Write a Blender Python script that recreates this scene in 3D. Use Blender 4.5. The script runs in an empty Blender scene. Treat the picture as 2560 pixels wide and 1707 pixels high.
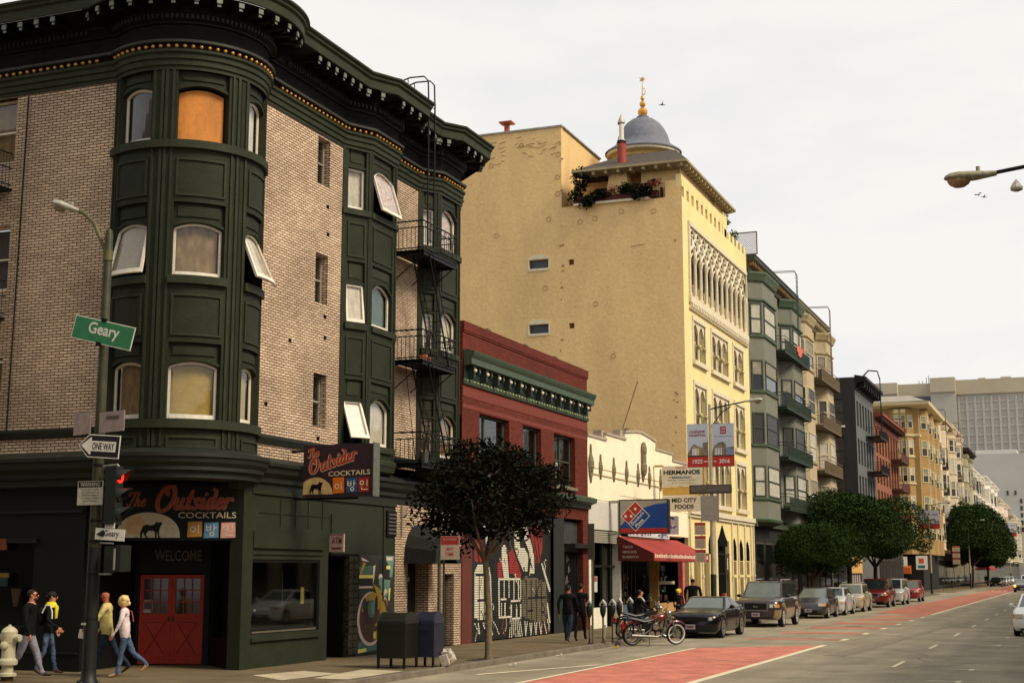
import bpy, bmesh, math, random
from mathutils import Vector, Matrix
R=math.radians
rnd=random.Random(7)
sc=bpy.context.scene; col=sc.collection

# ---------------- camera ----------------
EYE=2.25                                   # metres above the road
cd=bpy.data.cameras.new('camera'); cam=bpy.data.objects.new('camera',cd); col.objects.link(cam)
cd.sensor_width=36; cd.lens=36*3555/2560; cd.clip_start=.1; cd.clip_end=3000
cam.location=(0,0,EYE); cam.rotation_euler=(R(90)+math.atan(577/3555),0,R(21.52))
sc.camera=cam; sc.render.resolution_x=1024; sc.render.resolution_y=682

# ---------------- light ----------------
SUN_EL,SUN_AZ=44,96                        # elevation; azimuth clockwise from +Y (from the right of the street)
w=bpy.data.worlds.new('World'); sc.world=w; w.use_nodes=True
nt=w.node_tree; nt.nodes.clear(); N=nt.nodes.new; L=nt.links.new
out=N('ShaderNodeOutputWorld'); bg=N('ShaderNodeBackground'); L(bg.outputs[0],out.inputs[0])
sky=N('ShaderNodeTexSky'); sky.sky_type='NISHITA'; sky.sun_disc=False
sky.sun_elevation=R(SUN_EL); sky.sun_rotation=R(SUN_AZ)
tc=N('ShaderNodeTexCoord'); mp=N('ShaderNodeMapping'); mp.inputs['Scale'].default_value=(1,1,3.2); mp.inputs['Location'].default_value=(.35,.1,.2)
L(tc.outputs['Generated'],mp.inputs[0])
nz=N('ShaderNodeTexNoise'); nz.inputs['Scale'].default_value=2.1; nz.inputs['Detail'].default_value=5; nz.inputs['Roughness'].default_value=.55
L(mp.outputs[0],nz.inputs['Vector'])
cr=N('ShaderNodeValToRGB'); e=cr.color_ramp.elements
e[0].position=.3; e[0].color=(6.2,6.75,7.2,1); e[1].position=.56; e[1].color=(8.7,8.35,7.95,1)
L(nz.outputs['Fac'],cr.inputs[0])
mx=N('ShaderNodeMixRGB'); mx.inputs['Fac'].default_value=.93; L(sky.outputs[0],mx.inputs[1]); L(cr.outputs[0],mx.inputs[2])
L(mx.outputs[0],bg.inputs[0]); bg.inputs[1].default_value=.1
sl=bpy.data.lights.new('sun','SUN'); sl.energy=3.4; sl.angle=R(20); sl.color=(1,.86,.66)
so=bpy.data.objects.new('sun',sl); col.objects.link(so)
so.rotation_euler=(R(90-SUN_EL),0,R(180-SUN_AZ)); so.location=(60,0,60)
sc.view_settings.view_transform='Standard'; sc.view_settings.look='None'; sc.view_settings.gamma=1; sc.view_settings.exposure=.2

# ---------------- materials ----------------
def lin(c):
    return tuple(((v/255)/12.92 if v/255<=.04045 else ((v/255+.055)/1.055)**2.4) for v in c)
MATS={}
def mat(name,c,rough=.7,metal=0,var=.18,scale=2.5,bump=0,spec=.4,coat=0,detail=6,bscale=None,island=0,streak=0,grain=9):
    if name in MATS: return MATS[name]
    m=bpy.data.materials.new(name); m.use_nodes=True; nt=m.node_tree; N=nt.nodes.new; L=nt.links.new
    b=nt.nodes['Principled BSDF']; b.inputs['Roughness'].default_value=rough; b.inputs['Metallic'].default_value=metal
    b.inputs['Specular IOR Level'].default_value=spec; b.inputs['Coat Weight'].default_value=coat
    c=lin(c); g=N('ShaderNodeNewGeometry')
    base=None
    if var>0 or island>0:
        nz=N('ShaderNodeTexNoise'); nz.inputs['Scale'].default_value=scale; nz.inputs['Detail'].default_value=detail; nz.inputs['Roughness'].default_value=.62
        mpn=N('ShaderNodeMapping'); mpn.inputs['Scale'].default_value=(1,1,.35 if streak else 1); L(g.outputs['Position'],mpn.inputs[0]); L(mpn.outputs[0],nz.inputs['Vector'])
        mr=N('ShaderNodeMapRange'); mr.inputs['From Min'].default_value=.25; mr.inputs['From Max'].default_value=.75
        mr.inputs['To Min'].default_value=1-var*1.6; mr.inputs['To Max'].default_value=1+var
        L(nz.outputs['Fac'],mr.inputs[0]); val=mr.outputs[0]
        if grain:
            ng=N('ShaderNodeTexNoise'); ng.inputs['Scale'].default_value=grain; ng.inputs['Detail'].default_value=5; ng.inputs['Roughness'].default_value=.8; L(g.outputs['Position'],ng.inputs['Vector'])
            mg=N('ShaderNodeMapRange'); mg.inputs['From Min'].default_value=.3; mg.inputs['From Max'].default_value=.7; mg.inputs['To Min'].default_value=.86; mg.inputs['To Max'].default_value=1.12; L(ng.outputs['Fac'],mg.inputs[0])
            mgm=N('ShaderNodeMath'); mgm.operation='MULTIPLY'; L(val,mgm.inputs[0]); L(mg.outputs[0],mgm.inputs[1]); val=mgm.outputs[0]
        if island:
            m2=N('ShaderNodeMapRange'); m2.inputs['To Min'].default_value=1-island; m2.inputs['To Max'].default_value=1+island
            L(g.outputs['Random Per Island'],m2.inputs[0]); mm=N('ShaderNodeMath'); mm.operation='MULTIPLY'
            L(val,mm.inputs[0]); L(m2.outputs[0],mm.inputs[1]); val=mm.outputs[0]
        vm=N('ShaderNodeVectorMath'); vm.operation='SCALE'; vm.inputs[0].default_value=c; L(val,vm.inputs['Scale']); L(vm.outputs[0],b.inputs['Base Color'])
    else: b.inputs['Base Color'].default_value=(*c,1)
    if bump:
        nb=N('ShaderNodeTexNoise'); nb.inputs['Scale'].default_value=bscale or scale*8; nb.inputs['Detail'].default_value=4; L(g.outputs['Position'],nb.inputs['Vector'])
        bp=N('ShaderNodeBump'); bp.inputs['Strength'].default_value=bump; bp.inputs['Distance'].default_value=.03; L(nb.outputs['Fac'],bp.inputs['Height']); L(bp.outputs[0],b.inputs['Normal'])
    MATS[name]=m; return m
def brick(name,c1,c2,mortar,bw=.24,bh=.072,ms=.012,stain=.25,big=0):
    if name in MATS: return MATS[name]
    m=bpy.data.materials.new(name); m.use_nodes=True; nt=m.node_tree; N=nt.nodes.new; L=nt.links.new
    b=nt.nodes['Principled BSDF']; b.inputs['Roughness'].default_value=.85; b.inputs['Specular IOR Level'].default_value=.2
    g=N('ShaderNodeNewGeometry'); sp=N('ShaderNodeSeparateXYZ'); L(g.outputs['Position'],sp.inputs[0])
    ad=N('ShaderNodeMath'); ad.operation='ADD'; L(sp.outputs[0],ad.inputs[0]); L(sp.outputs[1],ad.inputs[1])
    cb=N('ShaderNodeCombineXYZ'); L(ad.outputs[0],cb.inputs[0]); L(sp.outputs[2],cb.inputs[1])
    bt=N('ShaderNodeTexBrick'); bt.inputs['Scale'].default_value=1; bt.inputs['Brick Width'].default_value=bw; bt.inputs['Row Height'].default_value=bh
    bt.inputs['Mortar Size'].default_value=ms; bt.inputs['Mortar Smooth'].default_value=.15; bt.inputs['Bias'].default_value=-.05
    bt.inputs['Color1'].default_value=(*lin(c1),1); bt.inputs['Color2'].default_value=(*lin(c2),1); bt.inputs['Mortar'].default_value=(*lin(mortar),1)
    L(cb.outputs[0],bt.inputs['Vector'])
    nz=N('ShaderNodeTexNoise'); nz.inputs['Scale'].default_value=.55; nz.inputs['Detail'].default_value=7; L(g.outputs['Position'],nz.inputs['Vector'])
    mr=N('ShaderNodeMapRange'); mr.inputs['From Min'].default_value=.3; mr.inputs['From Max'].default_value=.7; mr.inputs['To Min'].default_value=1-stain; mr.inputs['To Max'].default_value=1+stain*.5
    L(nz.outputs['Fac'],mr.inputs[0]); vm=N('ShaderNodeVectorMath'); vm.operation='SCALE'; L(bt.outputs['Color'],vm.inputs[0]); L(mr.outputs[0],vm.inputs['Scale']); L(vm.outputs[0],b.inputs['Base Color'])
    bp=N('ShaderNodeBump'); bp.inputs['Strength'].default_value=.6; bp.inputs['Distance'].default_value=.015; bp.invert=True; L(bt.outputs['Fac'],bp.inputs['Height']); L(bp.outputs[0],b.inputs['Normal'])
    MATS[name]=m; return m
def emis(name,c,s):
    if name in MATS: return MATS[name]
    m=bpy.data.materials.new(name); m.use_nodes=True; b=m.node_tree.nodes['Principled BSDF']
    b.inputs['Base Color'].default_value=(*lin(c),1); b.inputs['Emission Color'].default_value=(*lin(c),1); b.inputs['Emission Strength'].default_value=s
    MATS[name]=m; return m
def glassm(name,tint=(250,250,248),mixf=.12,rough=.03):
    """cheap window glass: mostly clear, the rest mirrors the sky"""
    if name in MATS: return MATS[name]
    m=bpy.data.materials.new(name); m.use_nodes=True; nt=m.node_tree; nt.nodes.clear(); N=nt.nodes.new; L=nt.links.new
    o=N('ShaderNodeOutputMaterial'); mx=N('ShaderNodeMixShader'); tr=N('ShaderNodeBsdfTransparent'); gl=N('ShaderNodeBsdfGlossy')
    tr.inputs[0].default_value=(*lin(tint),1); gl.inputs['Roughness'].default_value=rough
    fr=N('ShaderNodeLayerWeight'); fr.inputs['Blend'].default_value=.5; pw=N('ShaderNodeMath'); pw.operation='POWER'; pw.inputs[1].default_value=3.5; L(fr.outputs['Facing'],pw.inputs[0]); ma=N('ShaderNodeMath'); ma.operation='MULTIPLY_ADD'; ma.inputs[1].default_value=.5; ma.inputs[2].default_value=.035; L(pw.outputs[0],ma.inputs[0]); L(ma.outputs[0],mx.inputs[0]); L(tr.outputs[0],mx.inputs[1]); L(gl.outputs[0],mx.inputs[2]); L(mx.outputs[0],o.inputs[0])
    MATS[name]=m; return m
green=mat('green_paint',(40,44,30),.6,var=.2,scale=2.2,bump=.2,spec=.14)
green_l=mat('green_paint_moulding',(47,51,36),.6,var=.2,scale=2.5,bump=.15,spec=.14)
black=mat('black_paint',(7,7,6),.6,var=.2,scale=3,spec=.25)
frieze_m=mat('weathered_black_frieze',(30,28,25),.8,var=.3,scale=2.2,bump=.3,spec=.1)
gold=mat('gold_paint',(206,150,62),.4,.5,var=.1)
brickA=brick('tan_glazed_brick',(217,190,161),(186,161,134),(58,40,27),.215,.067,.0105,.34)
brickR=brick('red_brick',(118,50,36),(102,42,30),(44,22,16),.235,.078,.011,.2)
white_f=mat('white_window_paint',(222,214,196),.5,var=.08,scale=6)
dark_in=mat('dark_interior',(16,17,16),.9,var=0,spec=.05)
glass=glassm('window_glass')
darkglass=mat('dark_window_glass',(24,28,28),.06,var=0,spec=.55)
curt_b=mat('beige_curtain',(190,178,150),.9,var=.25,scale=9,spec=.05,streak=1)
curt_y=mat('yellow_blind',(168,146,84),.9,var=.12,scale=3,spec=.05)
curt_w=mat('white_curtain',(206,199,184),.9,var=.2,scale=6,spec=.05,streak=1)
curt_g=mat('grey_screen',(88,84,86),.9,var=.12,scale=5,spec=.05)
curt_k=mat('brown_curtain',(140,118,86),.9,var=.35,scale=7,spec=.05,streak=1)
plywood=mat('plywood_board',(198,126,52),.75,var=.22,scale=2.6,bump=.1,streak=1)
iron=mat('black_iron',(20,21,20),.5,.3,var=.1,spec=.3)
steel=mat('galvanised_steel',(150,148,138),.45,.5,var=.15,scale=8)
conc=mat('sidewalk_concrete',(106,93,70),.9,var=.22,scale=.9,bump=.25,spec=.15,detail=9)
concL=mat('pale_concrete',(176,164,138),.9,var=.15,scale=1.2,bump=.2,spec=.15)
white=mat('white_paint',(225,220,205),.6,var=.1,scale=3)
blackp=mat('black_plastic',(20,20,20),.45,var=.05)
rubber=mat('rubber',(22,22,22),.85,var=.1)
chrome=mat('chrome',(168,168,164),.3,1,var=0)
roofm=mat('roof_felt',(90,86,80),.9,var=.2)

# ---------------- frames of reference and mesh builder ----------------
class Fr:
    def __init__(s,P,seg=1e9): s.P=P; s.seg=seg
    def us(s,a,b):
        n=max(1,math.ceil(abs(b-a)/s.seg-1e-6)); return [a+(b-a)*i/n for i in range(n+1)]
def plane(o,du):
    o=Vector(o); du=Vector(du).normalized(); n=du.cross(Vector((0,0,1))).normalized()
    f=Fr(lambda u,z,d:o+du*u+n*d+Vector((0,0,z))); f.n=n; f.du=du; return f
def FX(x): return plane((x,0,0),(0,1,0))          # wall facing +X, u = y
def FY(y): return plane((0,y,0),(1,0,0))          # wall facing -Y, u = x
def cyl(cx,cy,r,seg=4): return Fr(lambda a,z,d:Vector((cx+(r+d)*math.cos(R(a)),cy+(r+d)*math.sin(R(a)),z)),seg)
def tilt(fr,zt,ang,d0=0):
    c,s=math.cos(R(ang)),math.sin(R(ang)); return Fr(lambda u,z,d:fr.P(u,zt-(zt-z)*c+d*s,d0+(zt-z)*s+d*c),fr.seg)
class MB:
    def __init__(s): s.v=[]; s.f=[]; s.m=[]; s.k=0
    def add(s,pts): i=len(s.v); s.v+=[Vector(p) for p in pts]; return i
    def face(s,pts,k=None):
        i=s.add(pts); s.f.append(tuple(range(i,i+len(pts)))); s.m.append(s.k if k is None else k); return s
    def hull(s,top,bot,caps=True,k=None):
        """join two rings of equal length"""
        n=len(top); i=s.add(top); j=s.add(bot); kk=s.k if k is None else k
        for a in range(n):
            b=(a+1)%n; s.f.append((i+a,i+b,j+b,j+a)); s.m.append(kk)
        if caps:
            s.f.append(tuple(range(i,i+n))[::-1]); s.m.append(kk); s.f.append(tuple(range(j,j+n))); s.m.append(kk)
        return s
    def box(s,x0,x1,y0,y1,z0,z1,k=None):
        return s.hull([(x0,y0,z1),(x0,y1,z1),(x1,y1,z1),(x1,y0,z1)],[(x0,y0,z0),(x0,y1,z0),(x1,y1,z0),(x1,y0,z0)],k=k)
    def obox(s,c,ax,hx,hy,hz,k=None):
        """oriented box: centre, (dx,dy,dz) axes"""
        c=Vector(c); X,Y,Z=[Vector(a).normalized() for a in ax]
        q=lambda a,b,d:c+X*hx*a+Y*hy*b+Z*hz*d
        return s.hull([q(-1,-1,1),q(-1,1,1),q(1,1,1),q(1,-1,1)],[q(-1,-1,-1),q(-1,1,-1),q(1,1,-1),q(1,-1,-1)],k=k)
    def fbox(s,fr,u0,u1,z0,z1,d0,d1,k=None,top=None,bot=None):
        """box in a frame; top/bot may be functions of u"""
        us=fr.us(u0,u1); T=top or (lambda u:z1); B=bot or (lambda u:z0); kk=s.k if k is None else k
        ids=[]
        for u in us: ids.append(s.add([fr.P(u,B(u),d0),fr.P(u,B(u),d1),fr.P(u,T(u),d1),fr.P(u,T(u),d0)]))
        for a,b in zip(ids,ids[1:]):
            for q in range(4):
                r=(q+1)%4; s.f.append((a+q,b+q,b+r,a+r)); s.m.append(kk)
        s.f.append((ids[0],ids[0]+1,ids[0]+2,ids[0]+3)); s.f.append((ids[-1]+3,ids[-1]+2,ids[-1]+1,ids[-1])); s.m+=[kk,kk]; return s
    def fpoly(s,fr,pts,d0,d1=None,k=None):
        """polygon in a frame, optionally a slab from d0 to d1"""
        if d1 is None: return s.face([fr.P(u,z,d0) for u,z in pts],k)
        return s.hull([fr.P(u,z,d1) for u,z in pts],[fr.P(u,z,d0) for u,z in pts],k=k)
    def wall(s,fr,u0,u1,z0,z1,holes=(),depth=.2,d=0,k=None,kr=None):
        """front sheet with openings and their reveals"""
        kk=s.k if k is None else k; kr=kk if kr is None else kr
        us=sorted({u0,u1,*[max(u0,min(u1,h[0])) for h in holes],*[max(u0,min(u1,h[1])) for h in holes]})
        zs=sorted({z0,z1,*[max(z0,min(z1,h[2])) for h in holes],*[max(z0,min(z1,h[3])) for h in holes]})
        for za,zb in zip(zs,zs[1:]):
            for ua,ub in zip(us,us[1:]):
                cu,cz=(ua+ub)/2,(za+zb)/2
                if any(h[0]<cu<h[1] and h[2]<cz<h[3] for h in holes): continue
                q=fr.us(ua,ub)
                for a,b in zip(q,q[1:]): s.face([fr.P(a,za,d),fr.P(b,za,d),fr.P(b,zb,d),fr.P(a,zb,d)],kk)
        for h in holes:
            a,b,c,e=h[:4]; q=fr.us(a,b)
            s.face([fr.P(a,c,d),fr.P(a,c,d-depth),fr.P(a,e,d-depth),fr.P(a,e,d)],kr)
            s.face([fr.P(b,c,d-depth),fr.P(b,c,d),fr.P(b,e,d),fr.P(b,e,d-depth)],kr)
            for x,y in zip(q,q[1:]):
                s.face([fr.P(x,c,d),fr.P(y,c,d),fr.P(y,c,d-depth),fr.P(x,c,d-depth)],kr)
                s.face([fr.P(x,e,d-depth),fr.P(y,e,d-depth),fr.P(y,e,d),fr.P(x,e,d)],kr)
        return s
    def tube(s,pts,r,n=6,k=None,cap=True):
        pts=[Vector(p) for p in pts]; rr=r if isinstance(r,(list,tuple)) else [r]*len(pts); kk=s.k if k is None else k; ids=[]; prev=None
        for i,p in enumerate(pts):
            t=(pts[min(i+1,len(pts)-1)]-pts[max(i-1,0)]).normalized()
            if prev is None:
                a=t.cross(Vector((0,0,1)));  a=a if a.length>.1 else t.cross(Vector((1,0,0)))
            else: a=prev-t*prev.dot(t); a=a if a.length>.01 else t.cross(Vector((1,0,0)))
            a.normalize(); prev=a; b=t.cross(a)
            ids.append(s.add([p+(a*math.cos(2*math.pi*j/n)+b*math.sin(2*math.pi*j/n))*rr[i] for j in range(n)]))
        for x,y in zip(ids,ids[1:]):
            for j in range(n): s.f.append((x+j,x+(j+1)%n,y+(j+1)%n,y+j)); s.m.append(kk)
        if cap: s.f.append(tuple(ids[0]+j for j in range(n))[::-1]); s.f.append(tuple(ids[-1]+j for j in range(n))); s.m+=[kk,kk]
        return s
    def lathe(s,c,prof,n=16,k=None,ax=(0,0,1),arc=(0,360),cap=True):
        c=Vector(c); A=Vector(ax).normalized(); a=A.cross(Vector((1,0,0))); a=a if a.length>.1 else A.cross(Vector((0,1,0))); a.normalize(); b=A.cross(a); kk=s.k if k is None else k
        ids=[]
        full=abs(arc[1]-arc[0])>=360; m=n if full else n+1
        for r,h in prof: ids.append(s.add([c+A*h+(a*math.cos(R(arc[0]+(arc[1]-arc[0])*j/n))+b*math.sin(R(arc[0]+(arc[1]-arc[0])*j/n)))*max(r,1e-4) for j in range(m)]))
        for x,y in zip(ids,ids[1:]):
            for j in range(m if full else m-1): s.f.append((x+j,x+(j+1)%m,y+(j+1)%m,y+j)); s.m.append(kk)
        if full and cap:
            s.f.append(tuple(ids[0]+j for j in range(m))[::-1]); s.f.append(tuple(ids[-1]+j for j in range(m))); s.m+=[kk,kk]
        return s
    def ball(s,c,r,sx=1,sy=1,sz=1,n=10,k=None):
        c=Vector(c); kk=s.k if k is None else k; rings=[]; m=max(5,n//2+1)
        for i in range(m+1):
            t=math.pi*i/m; rings.append(s.add([c+Vector((r*sx*max(math.sin(t),.001)*math.cos(2*math.pi*j/n),r*sy*max(math.sin(t),.001)*math.sin(2*math.pi*j/n),r*sz*math.cos(t))) for j in range(n)]))
        for x,y in zip(rings,rings[1:]):
            for j in range(n): s.f.append((y+j,y+(j+1)%n,x+(j+1)%n,x+j)); s.m.append(kk)
        return s
    def sweep(s,path,prof,k=None,closed=False):
        """profile [(d,z)] swept along a plan path [(x,y)]; outward = right-hand side of travel"""
        P=[Vector((p[0],p[1])) for p in path]; n=len(P); offs=[]; kk=s.k if k is None else k
        for i in range(n):
            d1=(P[i]-P[i-1]).normalized() if i>0 or closed else None; d2=(P[(i+1)%n]-P[i]).normalized() if i<n-1 or closed else None
            d1=d1 or d2; d2=d2 or d1; n1=Vector((d1.y,-d1.x)); n2=Vector((d2.y,-d2.x)); m=(n1+n2); m=m/max(m.dot(n1),.35)
            offs.append(m)
        ids=[s.add([(P[i].x+offs[i].x*d,P[i].y+offs[i].y*d,z) for d,z in prof]) for i in range(n)]; m=len(prof)
        for a,b in zip(ids,ids[1:]+([ids[0]] if closed else [])):
            for q in range(m-1): s.f.append((a+q,b+q,b+q+1,a+q+1)); s.m.append(kk)
        if not closed:
            s.f.append(tuple(ids[0]+q for q in range(m))); s.f.append(tuple(ids[-1]+q for q in range(m))[::-1]); s.m+=[kk,kk]
        return s
    def text(s,fr,t,u,z,h,d,width=None,shear=0,k=None,bold=0,rot=0,font=None,align='L'):
        cu=bpy.data.curves.new('t','FONT'); cu.body=t; cu.size=1; cu.offset=bold; cu.resolution_u=3
        o=bpy.data.objects.new('t',cu); col.objects.link(o); bpy.context.view_layer.update()
        me=o.evaluated_get(bpy.context.evaluated_depsgraph_get()).to_mesh(); kk=s.k if k is None else k
        vs=[v.co.copy() for v in me.vertices]; fs=[tuple(p.vertices) for p in me.polygons]
        o.evaluated_get(bpy.context.evaluated_depsgraph_get()).to_mesh_clear(); bpy.data.objects.remove(o); bpy.data.curves.remove(cu)
        if not vs: return s
        x0=min(v.x for v in vs); x1=max(v.x for v in vs); y0=min(v.y for v in vs); y1=max(v.y for v in vs)
        sy=h/(y1-y0); sx=(width/(x1-x0)) if width else sy
        W=(x1-x0)*sx; off=0 if align=='L' else (-W/2 if align=='C' else -W); ca,sa=math.cos(R(rot)),math.sin(R(rot))
        i=len(s.v)
        for v in vs:
            a=(v.x-x0)*sx+off+(v.y-y0)*sy*shear; b=(v.y-y0)*sy; s.v.append(Vector(fr.P(u+a*ca-b*sa,z+a*sa+b*ca,d)))
        for f in fs: s.f.append(tuple(i+q for q in f)); s.m.append(kk)
        return s
    def build(s,name,mats,parent=None,smooth=False,loc=None,bevel=0):
        me=bpy.data.meshes.new(name); o=bpy.data.objects.new(name,me); col.objects.link(o)
        off=Vector((0,0,0))
        if parent: o.parent=parent; off=parent.get('_w') and Vector(parent['_w']) or Vector((0,0,0)); o['_w']=list(off)
        elif loc: off=Vector(loc); o.location=off; o['_w']=list(off)
        else: o['_w']=[0,0,0]
        me.from_pydata([v-off for v in s.v],[],s.f)
        mats=mats if isinstance(mats,(list,tuple)) else [mats]
        for m in mats: me.materials.append(m)
        me.polygons.foreach_set('material_index',[min(q,len(mats)-1) for q in s.m])
        bm=bmesh.new(); bm.from_mesh(me); bmesh.ops.remove_doubles(bm,verts=bm.verts,dist=.0004) if smooth else None
        bmesh.ops.recalc_face_normals(bm,faces=bm.faces); bm.to_mesh(me); bm.free()
        if smooth:
            me.polygons.foreach_set('use_smooth',[True]*len(me.polygons)); me.update()
            try: me.set_sharp_from_angle(angle=R(smooth if smooth is not True else 40))
            except Exception: pass
        me.update(); return o
LABELS=set()
def tag(o,label=None,cat=None,group=None,kind=None):
    if label: o['label']=label
    if cat: o['category']=cat
    if group: o['group']=group
    if kind: o['kind']=kind
    return o
def root(name,loc,label,cat,group=None):
    o=bpy.data.objects.new(name,None); col.objects.link(o); o.location=loc; o['_w']=list(loc); o.empty_display_size=.3
    return tag(o,label,cat,group)
def children(o): return [c for c in bpy.data.objects if c.parent==o]
def dup(o,loc=None,rotz=None,label=None,parent=None,scale=None):
    c=o.copy(); col.objects.link(c); c.parent=parent
    if loc is not None: c.location=loc
    if rotz is not None: c.rotation_euler=(0,0,rotz)
    if scale is not None: c.scale=(scale,)*3
    if label: c['label']=label
    for ch in [q for q in KIDS(o)]: dup(ch,parent=c)
    return c
def KIDS(o): return list(o.children)
def arcfn(u0,u1,zs,zc):
    """segmental arch: height at u"""
    m=(u0+u1)/2; h=(u1-u0)/2
    return lambda u: zs+(zc-zs)*max(0,1-((u-m)/h)**2)
# ================= ground =================
FL=FY(25.75)
def struct(o,kind='structure'): o['kind']=kind; return o
asph=mat('worn_asphalt',(142,133,112),.85,var=.24,scale=.5,bump=.35,bscale=60,spec=.25,detail=10)
def roadmat():
    m=asph; nt=m.node_tree; N=nt.nodes.new; L=nt.links.new; b=nt.nodes['Principled BSDF']
    g=N('ShaderNodeNewGeometry'); mp=N('ShaderNodeMapping'); mp.inputs['Scale'].default_value=(1.1,.05,1); L(g.outputs['Position'],mp.inputs[0])
    n=N('ShaderNodeTexNoise'); n.inputs['Scale'].default_value=1; n.inputs['Detail'].default_value=3; L(mp.outputs[0],n.inputs['Vector'])
    mr=N('ShaderNodeMapRange'); mr.inputs['From Min'].default_value=.3; mr.inputs['From Max'].default_value=.7; mr.inputs['To Min'].default_value=.8; mr.inputs['To Max'].default_value=1.12; L(n.outputs['Fac'],mr.inputs[0])
    # fine aggregate
    n2=N('ShaderNodeTexNoise'); n2.inputs['Scale'].default_value=14; n2.inputs['Detail'].default_value=6; n2.inputs['Roughness'].default_value=.8; L(g.outputs['Position'],n2.inputs['Vector'])
    m2=N('ShaderNodeMapRange'); m2.inputs['From Min'].default_value=.3; m2.inputs['From Max'].default_value=.7; m2.inputs['To Min'].default_value=.86; m2.inputs['To Max'].default_value=1.14; L(n2.outputs['Fac'],m2.inputs[0])
    mm=N('ShaderNodeMath'); mm.operation='MULTIPLY'; L(mr.outputs[0],mm.inputs[0]); L(m2.outputs[0],mm.inputs[1])
    old=b.inputs['Base Color'].links[0].from_socket; vm=N('ShaderNodeVectorMath'); vm.operation='SCALE'; L(old,vm.inputs[0]); L(mm.outputs[0],vm.inputs['Scale']); L(vm.outputs[0],b.inputs['Base Color'])
roadmat()
m=MB(); m.face([(-250,-65,-.02),(250,-65,-.02),(250,755,-.02),(-250,755,-.02)])
struct(m.build('ground',mat('far_ground',(96,90,80),.9,var=.2,scale=.2)))
m=MB(); m.face([(-13.57,-30,0),(-.35,-30,0),(-.35,750,0),(-13.57,750,0)])
struct(m.build('road',asph))
m=MB(); m.face([(-160,-8,-.004),(-13.5,-8,-.004),(-13.5,20.2,-.004),(-160,20.2,-.004)]); m.face([(-160,157.5,-.004),(-13.5,157.5,-.004),(-13.5,172,-.004),(-160,172,-.004)])
struct(m.build('side_street',asph))
def walk(name,y0,y1,x0,x1,mt=conc):
    m=MB(); r=2.6
    ring=[(x0,y0)]; xs=x1
    ring+=[(xs-r+r*math.sin(R(a)),y0+r-r*math.cos(R(a))) for a in range(0,91,9)]
    ring+=[(xs-r+r*math.cos(R(a)),y1-r+r*math.sin(R(a))) for a in range(0,91,9)]+[(x0,y1)]
    inn=lambda p:(max(x0,min(p[0],xs)),p[1])
    m.hull([(x,y,.13) for x,y in ring],[(x,y,-.03) for x,y in ring],k=0)
    o=m.build(name,mt); struct(o)
    k=MB(); k.sweep([(x,y) for x,y in ring[1:-1]],[(-.16,.136),(.004,.136),(.012,.12),(.012,-.01)]); c=k.build('kerb',mat('kerb_stone',(112,102,88),.9,var=.25,scale=2,bump=.2)); struct(c)
    return o
walk('sidewalk',20.3,157.4,-150,-13.57); walk('sidewalk',172.1,460,-150,-13.57)
m=MB(); m.box(-.35,9,-30,420,-.03,.13); struct(m.build('sidewalk',conc))
# sidewalk slab joints, tree pit
m=MB()
for y in [22+1.52*i for i in range(70)]: m.face([(-17.3,y,.134),(-13.75,y,.134),(-13.75,y+.012,.134),(-17.3,y+.012,.134)])
for x in (-16.3,-15.1,-13.95): m.face([(x,20.6,.1345),(x+.012,20.6,.1345),(x+.012,130,.1345),(x,130,.1345)])
m.face([(-18.6,20.6,.1343),(-18.588,20.6,.1343),(-18.588,25.6,.1343),(-18.6,25.6,.1343)]); m.face([(-21.6,20.6,.1343),(-21.588,20.6,.1343),(-21.588,25.6,.1343),(-21.6,25.6,.1343)])
struct(m.build('sidewalk_joints',mat('joint_dirt',(64,58,50),.95,var=.1)))
m=MB(); m.face([(-14.1,32.6,.137),(-13.2-.5,32.6,.137),(-13.7,34,.137),(-14.1,34,.137)]); struct(m.build('tree_pit',mat('soil',(58,46,34),.95,var=.3,scale=6,bump=.5)))
m=MB(); m.face([(-14.6,26.0,.138),(-13.8,26.0,.138),(-13.8,28.6,.138),(-14.9,28.8,.138)]); m.face([(-16.2,26.3,.138),(-14.9,25.3,.138),(-14.75,27.4,.138),(-15.9,27.9,.138)]); struct(m.build('sidewalk_patch',concL))
# lane paint
redp=mat('red_lane_paint',(190,116,98),.8,var=.26,scale=1.6,bump=.25,bscale=50,spec=.2,detail=10)
redw=mat('worn_red_lane_paint',(168,108,88),.85,var=.3,scale=.6,bump=.25,bscale=50,spec=.2,detail=10)
wp=mat('road_marking_paint',(214,202,172),.8,var=.14,scale=3,spec=.2,detail=10)
def sheet(m,x0,x1,y0,y1,z=.004,dx0=0,dx1=0): m.face([(x0,y0,z),(x1,y0,z),(x1+dx1,y1,z),(x0+dx0,y1,z)])
m=MB(); m.face([(-10.85,-20,.004),(-7.7,-20,.004),(-7.7,45.9,.004),(-10.85,42.9,.004)]); struct(m.build('bus_lane',redp))
m=MB()
for i in range(6): sheet(m,-10.9+.15*i,-7.7,49.3+5.2*i,50.35+5.2*i+.5*i)
m.face([(-10.85,84,.004),(-7.7,79,.004),(-7.7,420,.004),(-10.85,420,.004)]); struct(m.build('worn_bus_lane',redw))
m=MB()
sheet(m,-10.98,-10.86,-20,42.75,.008); sheet(m,-7.7,-7.5,-20,46.0,.008)
for i in range(6): sheet(m,-7.66,-7.46,49.3+5.2*i,50.5+5.2*i,.008)
sheet(m,-7.66,-7.5,80.5,420,.008)
m.face([(-12.75,30,.008),(-12.6,29.9,.008),(-11.1,34.2,.008),(-11.25,34.2,.008)])
for i in range(34): sheet(m,-4.38,-4.28,36.0+9.1*i,38.4+9.1*i,.008)
for y in (31.7,35.6,47.7,53.6,59.6,65.6): sheet(m,-3.15,-1.85,y,y+.1,.008); sheet(m,-2.55,-2.43,y-.28,y+.3,.009)
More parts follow.
